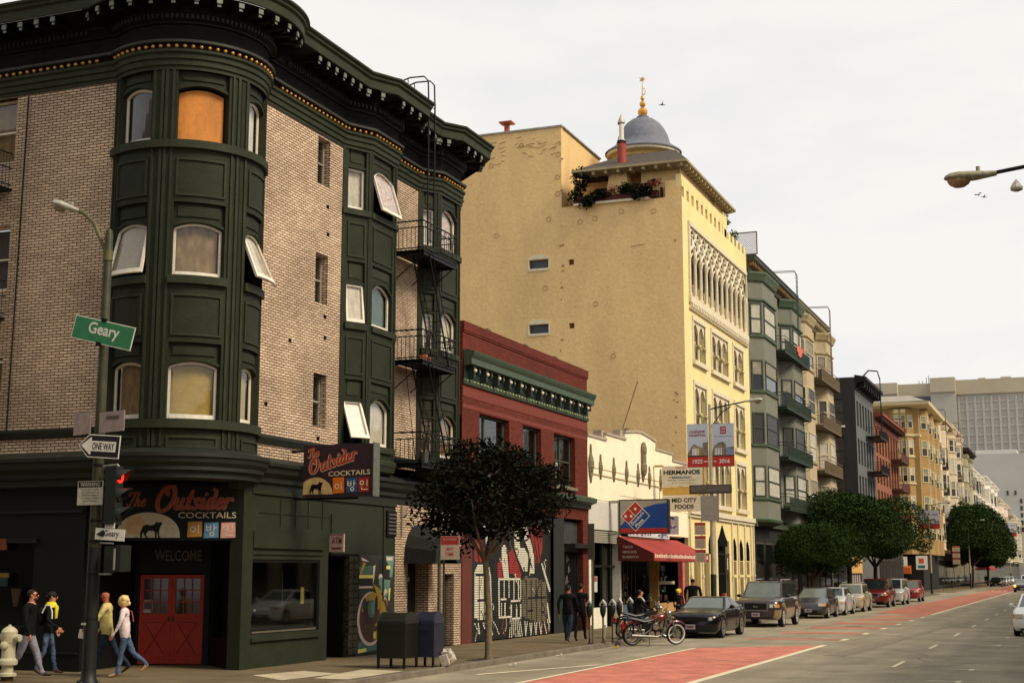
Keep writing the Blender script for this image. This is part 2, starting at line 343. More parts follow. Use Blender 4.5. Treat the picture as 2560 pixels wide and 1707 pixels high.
for y in (154.6,157.0,172.6,175.0): sheet(m,-13.4,-.5,y,y+.3,.01)
for x in (-10.3,-9.5,-8.8): sheet(m,x,x+.18,186,192,.009)
struct(m.build('road_markings',wp))
m=MB(); m.lathe((-9.0,62,.005),[(.36,0),(.36,.006),(.001,.007)],20); struct(m.build('manhole_cover',mat('cast_iron',(60,56,52),.6,.4,var=.2)))
m=MB(); m.face([(-6.7,40.2,.006),(-6.1,40.2,.006),(-5.1,66,.006),(-5.35,66,.006)]); 
for (x,y,a_,n_,w_) in ((-5.8,33,80,14,.03),(-3.6,38,95,12,.025),(-6.9,52,88,16,.04),(-9.4,34,20,9,.02),(-12.3,37,75,12,.03),(-5.0,70,92,14,.05),(-8.8,47,5,8,.03),(-3.9,31.2,15,8,.02),(-11.6,57,85,12,.04)):
    P_=Vector((x,y)); A_=R(a_)
    for k in range(n_):
        A_+=rnd.uniform(-.5,.5); A_+=(R(a_)-A_)*.3; Q_=P_+Vector((math.cos(A_),math.sin(A_)))*rnd.uniform(.3,.8); nn_=Vector((-(Q_-P_).y,(Q_-P_).x)).normalized()*w_*rnd.uniform(.3,.6)
        m.face([(P_.x+nn_.x,P_.y+nn_.y,.0105),(Q_.x+nn_.x,Q_.y+nn_.y,.0105),(Q_.x-nn_.x,Q_.y-nn_.y,.0105),(P_.x-nn_.x,P_.y-nn_.y,.0105)]); P_=Q_
m.face([(-9.8,37.4,.0075),(-7.6,36.6,.0075),(-7.6,36.67,.0075),(-9.8,37.48,.0075)]); struct(m.build('tar_patch',mat('tar',(122,112,92),.8,var=.15)))

# ================= corner building with round tower =================
XW=-17.5; XS=-17.35; YB=25.75
FR_=FX(XW); FS=FX(XS); TC=(-18.88,27.2); FT=cyl(*TC,1.75)
B=root('corner_building',(-19,29,.13),'tan brick corner building with dark green round tower and bays, bar on ground floor','building')
LV=[(5.54,6.8,7.2),(8.69,9.89,10.33),(11.75,13.03,13.43)]   # sill, arch crown, header of each floor
Z0,ZT=4.4,13.42
slots=[(30.86,31.5,12.06,13.3),(30.86,31.5,8.97,10.24),(30.88,31.55,5.84,7.16)]
# main brick walls
m=MB()
m.wall(FR_,28.1,32.25,Z0,ZT,slots,.42); m.wall(FR_,35.1,36.9,Z0,ZT,[],.2); m.wall(FR_,39.4,39.8,Z0,ZT)
m.wall(FR_,32.2,39.8,Z0,5.1)
lw=[(-24.0,-22.72,s,h-.1) for s,a,h in LV]
m.wall(FL,-44,-19.7,Z0,ZT,lw,.3)
m.fbox(FY(39.8),-30,XW+.002,8,15,-.02,0)   # party wall end
m.build('brick_wall',brickA,B)
# small square brick vents
m=MB()
for y,z in ((31.35,11.5),(31.4,10.78),(31.32,8.62),(31.35,8.08),(29.62,7.75),(31.1,5.5),(28.6,6.1)): m.fbox(FR_,y,y+.14,z,z+.1,.0,.006)
m.build('wall_vent',dark_in,B)
# slot windows
def sash(nm,fr,u0,u1,z0,z1,d,fm,pm,parent,cur=None,fw=.045,mid=True,cd=.06,arch=0):
    m=MB(); w_=fw; zc=z1; top=arcfn(u0,u1,z1-arch,z1) if arch else (lambda u:z1); topi=(lambda u:top(u)-w_)
    m.fbox(fr,u0,u0+w_,z0,z1-arch,d,d+.05,top=lambda u:top(u)); m.fbox(fr,u1-w_,u1,z0,z1-arch,d,d+.05,top=lambda u:top(u))
    m.fbox(fr,u0+w_,u1-w_,z0,z0+w_*1.6,d,d+.052); us=fr.us(u0+w_,u1-w_); n=6 if arch else 1
    fr2=Fr(fr.P,min(fr.seg,(u1-u0)/n)) if arch else fr
    m.fbox(fr2,u0+w_,u1-w_,0,0,d,d+.052,top=top,bot=topi)
    if mid: m.fbox(fr,u0+w_,u1-w_,(z0+z1)/2-.02,(z0+z1)/2+.02,d+.004,d+.06)
    W=m.build(nm,fm,parent)
    p=MB(); p.fbox(fr2,u0+w_/2,u1-w_/2,z0+w_,0,d+.02,d+.026,top=topi); p.build('pane',pm,W)
    if cur:
        c=MB(); 
        c.fbox(fr2,u0+w_/2,u1-w_/2,z0+w_,0,d-cd-.01,d-cd,top=topi); c.build('curtain',cur,W)
    return W
for a,b,c,d_ in slots: sash('window',FR_,a,b,c,d_,-.24,mat('dull_window_paint',(150,144,126),.6),glass,B,dark_in,.032)
for i,(a,b,c,d_) in enumerate(lw): sash('window',FL,a,b,c,d_,-.22,white_f,glass,B,[curt_k,curt_g,curt_k][i],.05)
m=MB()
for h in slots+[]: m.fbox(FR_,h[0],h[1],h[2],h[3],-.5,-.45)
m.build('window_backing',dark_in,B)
# ---- tower body
wins=[(-117,-84),(-64.5,-26),(-6,27)]
ang=[-124,-117,-84,-64.5,-26,-6,27,40]
m=MB(); holes=[]
for s,a,h in LV:
    for w0,w1 in wins: holes.append((w0,w1,s-.02,h))
m.wall(FT,-126,40,4.85,ZT+.3,holes,.3)
for s,a,h in LV:
    for w0,w1 in wins:
        # header panel and arch over each window
        fr=Fr(FT.P,3); top=arcfn(w0-.01,w1+.01,a-.11,a)
        m.fbox(fr,w0,w1,0,h,-.26,-.1,bot=top); m.fbox(fr,w0,w1,0,0,-.1,-.04,bot=top,top=lambda u:top(u)+.07)
        m.fbox(fr,w0+3,w1-3,a+.13,h-.07,-.1,-.07)
    pass
m.build('tower',green,B,smooth=25)
m=MB()
for p0,w_ in ((-123.4,1.2),(-118.6,.7),(-81.6,.9),(-75.6,1.0),(-72.4,1.0),(-67.4,.9),(-22.6,.9),(-17.6,1.1),(-9.4,1.1),(29.2,.8),(35.5,1.2)): m.fbox(FT,p0-w_,p0+w_,4.92,ZT,-.01,.034,k=0)
for p0 in (-14.4,-74.0): m.fbox(FT,p0-.45,p0+.45,4.92,ZT,-.01,.008,k=1)
m.build('tower_rib',[green_l,black],B,smooth=25)
m=MB()
for i,(s,a,h) in enumerate(LV):
    prev=[4.9,7.2,10.33][i]
    if i==2: m.fbox(FT,-126,40,s-.2,s-.02,-.01,.1)
    else:
        for w0,w1 in wins: m.fbox(FT,w0-2,w1+2,s-.2,s-.02,-.01,.1)
    if i==0: m.fbox(FT,-126,40,s-.22,s-.03,-.01,.11)
    for w0,w1 in wins:     # moulded panels under windows
        z0,z1=(prev+.14,s-.42) if i else (4.9,5.16)
        a0,a1=(w0+1,w1-1)
        for q0,q1,b,t in ((a0,a1,z1-.05,z1),(a0,a1,z0,z0+.05)): m.fbox(FT,q0,q1,b,t,-.005,.035)
        for q0,q1 in ((a0,a0+1.7),(a1-1.7,a1)): m.fbox(FT,q0,q1,z0+.05,z1-.05,-.005,.0345)
m.build('tower_moulding',green_l,B,smooth=25)
# tower windows
def tw(i,j,fm,cur,open_=0,fw=1.8):
    s,a,h=LV[i]; w0,w1=wins[j]; fr=Fr(FT.P,3)
    f=fr; d=-.2
    if open_: f=Fr(tilt(FT,a,open_,-.17).P,3); d=0
    top=arcfn(w0,w1,a-.12,a-.01); ti=lambda u:top(u)-.05
    m=MB(); m.fbox(f,w0,w0+fw,s,0,d,d+.05,top=top); m.fbox(f,w1-fw,w1,s,0,d,d+.05,top=top); m.fbox(f,w0+fw,w1-fw,s,s+.1,d,d+.055); m.fbox(f,w0+fw,w1-fw,0,0,d,d+.05,top=top,bot=ti)
    W=m.build('window',fm,B)
    p=MB(); p.fbox(f,w0+fw/2,w1-fw/2,s+.05,0,d+.02,d+.025,top=ti); p.build('pane',glass,W)
    c=MB(); dd=(d-.02) if open_ else -.27
    c.fbox(f,w0+fw/2,w1-fw/2,s+.05,0,dd-.01,dd,top=ti); c.build('curtain',cur,W)
    if open_:
        k=MB(); k.fbox(fr,w0,w1,s,a,-.32,-.3); k.build('opening',dark_in,W)
tw(0,0,white_f,curt_k); tw(0,1,white_f,curt_y); tw(0,2,white_f,curt_y)
tw(1,0,white_f,curt_w if 0 else mat('pale_grey_curtain',(168,156,142),.9,var=.06,scale=14,spec=.05),13); tw(1,1,white_f,curt_k); tw(1,2,white_f,curt_w,24)
tw(2,0,white_f,curt_g); tw(2,2,white_f,curt_w)
m=MB(); s,a,h=LV[2]; w0,w1=wins[1]; fr=Fr(FT.P,3); m.fbox(fr,w0,w1-1.2,s-.01,0,-.22,-.19,top=arcfn(w0,w1,a-.16,a-.06)); m.build('boarded_window',plywood,B)
m=MB()
m.fbox(fr,w0,w1,s-.02,h,-.4,-.36); m.build('window_backing',dark_in,B)
# ---- flat bays
def bay(y0,y1,y2,y3,nm):
    pl=[(XW,y0),(XW+.42,y1),(XW+.42,y2),(XW,y3)]
    m=MB(); f1=plane((XW,y0,0),(.42,y1-y0,0)); l1=math.hypot(.42,y1-y0); f2=FX(XW+.42); f3=plane((XW+.42,y2,0),(-.42,y3-y2,0)); l3=math.hypot(.42,y3-y2)
    fs=[(f1,0,l1,.18,l1-.15,0),(f2,y1,y2,y1+.17,y2-.2,.12),(f3,0,l3,.15,l3-.15,0)]
    mm=MB()
    for fi,(f,a,b,wa,wb,ar) in enumerate(fs):
        hs=[(wa,wb,s,h) for s,c,h in LV]
        m.wall(f,a,b,5.0,ZT+.2,hs,.26)
        for i,(s,c,h) in enumerate(LV):
            c=c-(.0 if fi==1 else .16)
            if fi==1:
                fr=Fr(f.P,(wb-wa)/8); top=arcfn(wa,wb,c-.24,c); m.fbox(fr,wa,wb,0,h,-.22,-.07,bot=top); m.fbox(fr,wa,wb,0,0,-.07,-.0,bot=top,top=lambda u:top(u)+.06)
            else: m.fbox(f,wa,wb,c,h,-.22,-.07); m.fbox(f,wa,wb,c,c+.06,-.07,-.02)
            mm.fbox(f,wa+.1,wb-.1,c+.16,h-.06,-.07,-.05)
            # sill, panel
            if i<2 or True: mm.fbox(f,a if i==2 else wa-.06,b if i==2 else wb+.06,s-.17,s-.01,-.01,.07)
            z0,z1=([4.75,7.2,10.33][i]+.12,s-.36)
            if i:
                for q0,q1,bb,tt in ((wa,wb,z1-.05,z1),(wa,wb,z0,z0+.05),(wa,wa+.05,z0+.05,z1-.05),(wb-.05,wb,z0+.05,z1-.05)): mm.fbox(f,q0,q1,bb,tt,-.004,.03)
        m.fbox(f,a,a+.07,5.0,ZT,0,.025); m.fbox(f,b-.07,b,5.0,ZT,0,.025)
    mm.sweep([(x,y) for x,y in pl],[(-.1,4.82),(.03,4.88),(.06,5.0),(.09,5.06),(.09,5.14),(.0,5.2)])
    m.face([(x,y,4.95) for x,y in pl]); m.build(nm,green,B); mm.build('bay_moulding',green_l,B)
    return f1,l1,f2
m1,l1,f2=bay(32.2,33.0,34.55,35.15,'bay'); m3,l3,f4=bay(36.85,37.45,38.95,39.45,'bay')
def bw(f,a,b,i,fm,cur,arch=0,open_=0,ply=None):
    s,c,h=LV[i]; z1=c-(0 if arch else .16)-.01; ff=f; d=-.16
    if open_: ff=tilt(f,z1,open_,-.12); d=0
    W=sash('window',ff,a,b,s+.01,z1,d,fm,glass,B,cur,.055,mid=False,cd=.05 if not open_ else .015,arch=arch)
    if open_:
        k=MB(); k.fbox(f,a,b,s,z1,-.25,-.24); k.build('opening',dark_in,W)
la,lb=.18,l1-.15; fa,fb=33.17,34.35; ga,gb=.18,l3-.15; ha,hb=37.62,38.75
shab=mat('lace_curtain',(206,186,178),.9,var=.3,scale=9,spec=.05)
bw(m1,la,lb,2,white_f,curt_w); bw(f2,fa,fb,2,white_f,shab,.24,17)
bw(m1,la,lb,1,white_f,curt_w,0,6); bw(f2,fa,fb,1,white_f,mat('green_glass_curtain',(70,92,78),.5,var=.45,scale=5,spec=.3),.24)
bw(m1,la,lb,0,white_f,mat('bright_blind',(238,236,230),.8,var=.02),0,24); bw(f2,fa,fb,0,white_f,curt_w,.24)
for i in range(3): bw(m3,ga,gb,i,white_f,[curt_b,curt_w,curt_w][i]); bw(f4,ha,hb,i,white_f,[curt_k,curt_b,shab][i],.24)
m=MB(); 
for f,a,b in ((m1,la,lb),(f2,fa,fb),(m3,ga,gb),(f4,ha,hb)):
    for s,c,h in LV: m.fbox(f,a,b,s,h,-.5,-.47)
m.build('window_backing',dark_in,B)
# ---- cornice, frieze and mouldings
arc=[(TC[0]+1.75*math.cos(R(a)),TC[1]+1.75*math.sin(R(a))) for a in range(-126,42,4)]
wallL=[(-44,YB),(-19.6,YB)]; wallR=[(XW,28.0),(XW,32.2),(XW+.42,33.0),(XW+.42,34.55),(XW,35.15),(XW,36.85),(XW+.42,37.45),(XW+.42,38.95),(XW,39.45),(XW,39.86)]
SW=[(wallL,0),(wallR,0),(arc,.004)]
ent=[(0,13.36),(.03,13.36),(.03,13.44),(.07,13.46),(.07,13.58),(.11,13.6),(.11,13.7),(.16,13.74),(.16,13.8),(0,13.82)]
band=[(0,13.94),(.2,13.95),(.2,14.01),(0,14.05)]
crn=[(0,14.4),(.1,14.42),(.1,14.47),(.16,14.5),(.16,14.62),(.2,14.66),(.2,14.8),(.86,14.82),(.88,14.84),(.88,15.05),(.94,15.1),(.94,15.15),(1.0,15.2),(1.0,15.25),(0,15.42)]
def pieces(prof,dz=0,dd=0):
    m=MB()
    for p,e_ in SW: m.sweep(p,[(d+e_+dd,z+e_) for d,z in prof])
    return m
pieces(ent).build('entablature',green_l,B,smooth=25)
m=pieces([(0,13.8),(.06,13.82),(.06,13.95),(0,13.96)]); pass
m.build('bead_course',black,B,smooth=25)
pieces([(0,14.0),(.04,14.02),(.04,14.44),(0,14.46)]).build('frieze',frieze_m,B,smooth=25)
pieces(band).build('frieze_band',mat('frieze_band_paint',(50,48,40),.6,var=.2),B,smooth=25)
m=MB(); 
for p,e_ in SW:
    m.sweep(p,[(d+e_,z+e_) for d,z in crn if d>=.85 or z>15]+[(0,15.42+e_)]) if 0 else m.sweep(p,[(d+e_,z+e_) for d,z in [(.86,14.82),(.88,14.84),(.88,15.05),(.94,15.1),(.94,15.15),(1.0,15.2),(1.0,15.25),(0,15.42)]])
m.build('cornice',green_l,B,smooth=25)
m=MB()
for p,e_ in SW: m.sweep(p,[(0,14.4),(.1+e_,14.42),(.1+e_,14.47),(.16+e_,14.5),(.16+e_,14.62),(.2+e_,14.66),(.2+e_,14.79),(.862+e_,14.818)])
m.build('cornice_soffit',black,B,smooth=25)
m=MB(); m.sweep([(XW,32.5),(XW+.42,33.1),(XW+.42,34.65),(XW+.1,35.1)],[(.95,15.28),(.9,15.33),(.3,15.46),(.1,15.5)]); m.sweep([(XW,37.1),(XW+.42,37.6),(XW+.42,39.05),(XW+.05,39.86)],[(.95,15.28),(.9,15.33),(.3,15.46),(.1,15.5)])
m.build('roof_flashing',mat('roof_flashing_metal',(220,224,224),.4,.1,var=.1),B)
# beads and modillions run along the outline
def along(path,step,off):
    out=[];
    for a,b in zip(path,path[1:]):
        A,B_=Vector(a),Vector(b); d=(B_-A); l=d.length; d.normalize(); n=Vector((d.y,-d.x)); k=max(1,round(l/step))
        for i in range(k): q=A+d*(l*(i+.5)/k)+n*off; out.append((q,d,n))
    return out
tarc=lambda r,st:[(Vector((TC[0]+r*math.cos(R(a)),TC[1]+r*math.sin(R(a)))),Vector((-math.sin(R(a)),math.cos(R(a)))),Vector((math.cos(R(a)),math.sin(R(a))))) for a in [-122+st*i for i in range(int(158/st)+1)]]
m=MB()
for q,d,n in along(wallL[:1]+[(-20.3,YB)],.2,.1)[-70:]+along([(XW,28.75)]+wallR[1:],.2,.1)+tarc(1.86,5.6): m.ball((q.x,q.y,13.88),.05,n=8)
m.build('gilded_beads',gold,B,smooth=True)
bkm=[black,mat('bracket_face_paint',(108,116,100),.5,var=.15)]
for q,d,n in along(wallL[:1]+[(-20.9,YB)],.46,.52)[-20:]+along([(XW,29.2)]+wallR[1:],.46,.52)+tarc(2.27,11.3):
    m=MB(); c=Vector((q.x,q.y,14.74)); D=Vector((d.x,d.y,0)); Nn=Vector((n.x,n.y,0))
    m.obox(c,(D,Nn,(0,0,1)),.06,.3,.05,0); m.obox(c+Nn*.2+Vector((0,0,-.09)),(D,Nn,(0,0,1)),.045,.07,.04,0)
    m.obox(c+Nn*.303,(D,Nn,(0,0,1)),.062,.012,.056,1); m.obox(c+Nn*.272+Vector((0,0,-.09)),(D,Nn,(0,0,1)),.042,.008,.036,1)
    m.build('cornice_bracket',bkm,B)
m=MB()
for q,d,n in along(wallL[:1]+[(-20.6,YB)],.13,.19)[-110:]+along([(XW,28.9)]+wallR[1:],.13,.19)+tarc(1.94,3.3):
    m.obox((q.x,q.y,14.56),((d.x,d.y,0),(n.x,n.y,0),(0,0,1)),.03,.03,.05)
m.build('dentils',mat('dentil_paint',(34,35,31),.6),B)
m=MB(); m.face([(-44,YB-.3,15.4),(XW+.3,YB-.3+3,15.4),(XW+.2,39.8,15.4),(-44,39.8,15.4)]); m.box(-20.2,-19.6,26.6,27.2,15.38,16.3)
m.build('roof',roofm,B)
# ---- string course and shopfront cornice
m=MB(); st=[(0,5.2),(.05,5.22),(.07,5.3),(.09,5.34),(.09,5.4),(0,5.43)]
m.sweep(wallL,st); m.sweep([(XW,28.1),(XW,32.2)],st); m.sweep([(XW,35.2),(XW,36.8)],st)
sc_=[(0,4.1),(.16,4.12),(.16,4.25),(.24,4.3),(.24,4.4),(.36,4.5),(.38,4.62),(.44,4.66),(.44,4.74),(.1,4.86),(0,4.9)]
m.sweep([(XW,28.0),(XW,36.0),(XW,39.8)],sc_); m.sweep(wallL,sc_)
arcb=[(TC[0]+1.75*math.cos(R(a)),TC[1]+1.75*math.sin(R(a))) for a in range(-126,42,4)]
m.sweep(arcb,[(d+.004,z) for d,z in [(-.6,4.24),(.1,4.26),(.1,4.36),(.2,4.42),(.2,4.5),(.28,4.58),(.3,4.68),(.34,4.7),(.34,4.78),(.08,4.88),(0,4.9)]])
m.build('ground_floor_cornice',mat('dark_green_trim',(26,31,22),.55,var=.15,bump=.1),B,smooth=25)
# ---- ground floor, street side
m=MB()
m.wall(FS,28.0,31.56,.13,4.15,[(28.0,31.15,.88,2.55)],.25); m.wall(FS,32.66,35.3,2.72,4.15); m.wall(FS,31.56,32.66,2.72,4.15); m.wall(FS,33.22,35.3,.13,2.72)
m.fbox(FS,27.57,28.0,.13,4.15,-.3,.03)
m.fbox(FS,28.0,31.25,2.8,3.17,.0,.06); m.fbox(FS,28.0,31.3,2.66,2.72,0,.035)
m.fbox(FS,27.9,35.3,4.02,4.12,0,.05); m.fbox(FS,27.4,39.8,4.1,4.42,-.3,.0)
for y in (29.2,29.9,30.5,31.2): m.fbox(FS,y,y+.03,3.3,3.95,-.004,.02)
m.fbox(FS,28.3,31.6,3.6,3.62,-.004,.018); m.fbox(FS,31.65,31.69,2.74,3.7,-.004,.03); m.fbox(FS,34.55,34.6,1.5,4.0,.0,.03)
m.fbox(FS,28.0,31.15,.72,.8,0,.07)
m.build('shopfront_wall',mat('green_shopfront_paint',(35,41,26),.6,var=.2,scale=1.6,bump=.15,spec=.3),B)
m=MB(); m.fbox(FS,28.0,28.07,.88,2.55,-.1,-.02); m.fbox(FS,31.08,31.15,.88,2.55,-.1,-.02); m.fbox(FS,28.07,31.08,2.48,2.55,-.1,-.021); m.fbox(FS,28.07,31.08,.88,.97,-.1,-.01)
W=m.build('shop_window',black,B)
m=MB(); m.fbox(FS,28.07,31.08,.97,2.48,-.07,-.06); m.build('pane',glass,W)
m=MB(); m.fbox(FS,28.0,31.2,.8,2.6,-1.0,-.97,k=0); m.fbox(FS,30.2,30.22,1.4,2.3,-.5,-.48,k=1); m.fbox(FS,30.75,30.9,1.5,1.9,-.3,-.29,k=2); m.fbox(FS,28.3,28.4,1.38,1.43,-.11,-.1,k=3); m.fbox(FS,28.1,31.0,.9,.94,-.02,0.0,k=4)
m.build('shop_interior',[dark_in,mat('dim_wood',(64,52,34),.8),mat('dim_yellow_card',(120,110,40),.8),mat('dim_white_card',(120,120,110),.8),mat('worn_edge',(92,84,70),.7)],W)
m=MB(); m.fbox(FS,31.5,32.72,.13,2.72,-1.25,-1.15); m.fbox(FS,31.46,31.56,.13,2.72,-1.2,-.01); m.fbox(FS,32.662,32.72,.13,2.72,-1.2,-.14); m.fbox(FS,31.56,32.66,2.66,2.72,-1.15,-.01)
m.build('doorway_recess',dark_in,B)
m=MB(); f=FS
for k in range(14):
    for j in range(2): m.fbox(f,32.68+.27*j,32.68+.27*j+.24,.2+.178*k,.2+.178*k+.15,-.1,.0 if k%3 else .01)
m.fbox(f,32.66,33.22,.13,2.72,-.14,-.06)
m.build('glass_blocks',mat('dark_glass_block',(42,46,36),.25,var=.5,scale=5,spec=.5),B)
m=MB(); m.fbox(FS,34.72,35.28,3.22,3.9,.0,.05,k=0)
for k in range(6): m.fbox(FS,34.76,35.24,3.28+.1*k,3.32+.1*k,.05,.075,k=1)
m.build('wall_louvre',[black,mat('louvre_slat',(84,84,72),.6)],B)
# mural
mc=[(44,48,40),(70,104,88),(206,188,172),(164,132,38),(70,52,22),(86,46,38),(222,210,110),(28,30,26),(96,132,116),(60,28,34)]
mm_=[mat('mural_paint_%s'%n,c,.7,var=.12,scale=6) for n,c in zip(('base','teal','pale','ochre','brown','maroon','yellow','black','mint','plum'),mc)]
m=MB()
U=lambda a:33.22+a/400*2.08
Zc=lambda b:2.72-(b-270)/1220*2.5
def mp_(pts,k,d): m.face([FS.P(U(x),Zc(y),d) for x,y in pts],k)
def ell(cx,cy,rx,ry,k,d,a0=0,a1=360,n=26): mp_([(cx+rx*math.cos(R(a0+(a1-a0)*i/n)),cy+ry*math.sin(R(a0+(a1-a0)*i/n))) for i in range(n)],k,d)
m.face([FS.P(33.25,.25,.003),FS.P(35.28,.25,.003),FS.P(35.28,2.7,.003),FS.P(33.25,2.7,.003)],0)
mp_([(0,1360),(200,1340),(200,1480),(0,1500)],1,.004); mp_([(0,1450),(90,1440),(90,1485),(0,1495)],6,.006)
ell(130,1080,145,340,2,.005); ell(138,1070,130,310,5,.006); ell(150,990,120,240,3,.007,180,360); ell(135,1160,95,150,4,.008); ell(110,1000,60,150,9,.0085); ell(140,960,42,115,1,.009); ell(150,950,20,80,8,.010); ell(190,900,16,110,7,.011); ell(60,900,24,80,0,.0105)
mp_([(150,640),(220,700),(290,930),(310,1040),(250,1160),(170,1180),(220,1060),(240,900),(190,760)],3,.012)
ell(200,1290,22,60,3,.0125); ell(175,1290,14,50,6,.013); ell(330,1230,70,170,2,.005); ell(335,1200,60,160,5,.0062)
mp_([(0,430),(150,410),(150,560),(10,560)],1,.004); mp_([(0,530),(150,530),(150,570),(0,570)],6,.005); mp_([(0,570),(140,575),(150,690),(0,680)],7,.0045); mp_([(0,670),(150,670),(150,695),(0,695)],2,.006)
mp_([(20,310),(110,365),(30,350)],2,.007); mp_([(40,370),(70,380),(20,530),(5,520)],3,.0066); mp_([(150,420),(175,400),(165,560),(150,650)],2,.0067)
ell(250,500,90,170,7,.0052); ell(185,470,40,120,0,.0064); ell(235,560,22,45,2,.0078); ell(240,620,26,60,8,.0082); mp_([(250,580),(350,600),(330,760),(280,860),(230,740)],8,.0074); mp_([(230,760),(300,760),(250,830)],5,.0084); mp_([(290,700),(320,740),(255,830),(250,810)],2,.0088)
ell(290,900,26,80,2,.0092); ell(292,910,22,70,5,.0095); mp_([(330,700),(350,700),(340,860),(325,860)],6,.0096)
mp_([(290,280),(390,280),(370,560),(340,560)],8,.0042); mp_([(300,300),(370,300),(370,340),(300,340)],2,.0055); mp_([(300,410),(345,410),(345,455),(300,455)],6,.0058); ell(310,1060,16,60,2,.0098)
m.build('mural',mm_,B)
# brick entrance section
m=MB(); hs=[(36.1,37.5,.13,3.0),(38.5,39.28,.13,2.2)]; m.wall(FS,35.3,39.8,.13,4.15,hs,.5); m.build('ground_brick_wall',brickA,B)
m=MB(); m.fbox(FS,36.1,37.5,.13,3.0,-.5,-.42,k=0); m.fbox(FS,36.2,36.77,.2,2.3,-.42,-.38,k=1); m.fbox(FS,36.83,37.4,.2,2.3,-.42,-.38,k=1); m.fbox(FS,36.85,37.0,2.0,2.12,-.38,-.37,k=2); m.fbox(FS,36.6,36.9,2.42,2.75,-.42,-.4,k=3)
m.build('entrance_door',[dark_in,black,mat('dim_notice',(150,150,140),.8),mat('dim_lamp_glass',(120,116,104),.6)],B)
m=MB(); m.fbox(FS,38.5,39.28,.13,2.2,-.3,-.25)
for k in range(22): m.fbox(FS,38.52,39.26,.16+.092*k,.22+.092*k,-.25,-.235)
m.build('slatted_door',mat('dark_door_paint',(40,38,26),.6),B)
m=MB() # barrel awning over the entrance
pr=[(35.85+.0,2.5),(35.9,2.95),(36.1,3.3),(36.4,3.52),(36.8,3.6),(37.2,3.52),(37.5,3.3),(37.7,2.95),(37.75,2.5)]
m.hull([FS.P(u,z,0) for u,z in pr],[FS.P(36.8+(u-36.8)*.97,2.5+(z-2.5)*.72,.95) for u,z in pr],caps=False); m.face([FS.P(36.8+(u-36.8)*.97,2.5+(z-2.5)*.72,.95) for u,z in pr]+[FS.P(37.4,2.5,.95),FS.P(37.2,2.66,.95),FS.P(36.8,2.74,.95),FS.P(36.4,2.66,.95),FS.P(36.2,2.5,.95)])
m.build('entrance_awning',mat('black_canvas',(26,27,25),.9,var=.2),B)
m=MB(); m.tube([FS.P(38.15,.13,.06),FS.P(38.15,4.1,.06)],.045,8); m.tube([FS.P(35.6,3.2,.05),FS.P(35.6,4.1,.05)],.02,6); m.build('drain_pipe',mat('grey_pipe',(100,96,84),.6,var=.2),B)
# ---- ground floor, corner entrance and dark side wall
f1=plane((-17.5,27.6,0),(-1.6,1.3,0)); l_=math.hypot(1.6,1.3)
m=MB()
m.wall(FL,-44,-20.25,.13,4.2,[(-30,-26.5,.9,3.0),(-25.2,-21.6,1.1,2.9)],.2,d=-.08)
m.face([(-17.5,27.6,.13),(-19.05,28.95,.13),(-19.05,28.95,4.2),(-17.5,27.6,4.2)]); m.face([(-20.25,25.83,.13),(-20.68,28.3,.13),(-20.68,28.3,4.2),(-20.25,25.83,4.2)])
fd=plane((-20.66,28.3,0),(1.6,.64,0)); m.face([(-20.6,28.25,.13),(-21.2,29.2,.13),(-21.2,29.2,4.2),(-20.6,28.25,4.2)]); m.wall(fd,-.12,1.78,.13,4.2,[(.09,1.6,.13,2.24)],.08)
m.face([(-20.25,25.8,4.19),(-17.4,27.6,4.19),(-18.9,29.1,4.19),(-20.8,28.4,4.19)])
m.face([(-17.4,27.6,4.3),(-17.4,29,4.3),(-22,29,4.3),(-22,25.9,4.3),(-20,25.9,4.3)])
m.build('dark_shopfront_wall',mat('dark_green_black_paint',(9,11,8),.6,var=.2,scale=2,spec=.3),B)
m=MB(); m.fbox(FL,-30,-26.5,.9,3.0,-.28,-.2); m.fbox(FL,-25.2,-21.6,1.1,2.9,-.28,-.2); m.build('side_window_pane',mat('black_glass',(10,11,11),.15,var=0,spec=.4),B)
m=MB(); m.fbox(FL,-25.3,-21.5,1.0,1.1,-.08,-.0); m.fbox(FL,-25.3,-21.5,2.9,3.0,-.08,0); m.fbox(FL,-22.3,-20.3,.5,.54,-.08,-.04); m.fbox(FL,-30,-20.3,3.55,3.62,-.08,-.02); m.build('side_trim',mat('side_trim_paint',(20,22,17),.55,var=.2),B)
m=MB(); m.fbox(FL,-22.7,-22.33,2.75,3.0,-.05,.02,k=0); m.fbox(FL,-22.7,-22.24,2.14,2.24,-.05,.02,k=1); m.fbox(FL,-22.7,-22.26,1.95,2.14,-.05,.02,k=2); m.fpoly(FL,[(-22.12,1.9),(-21.86,1.9),(-21.93,1.62),(-21.97,1.5),(-22.03,1.5),(-22.06,1.62)],-.05,.0,k=3)
m.build('window_signs',[mat('orange_window_sign',(120,62,28),.6),mat('yellow_window_sign',(110,88,24),.6),mat('teal_window_sign',(22,46,44),.6),mat('brown_lamp_shape',(60,38,22),.6)],B)
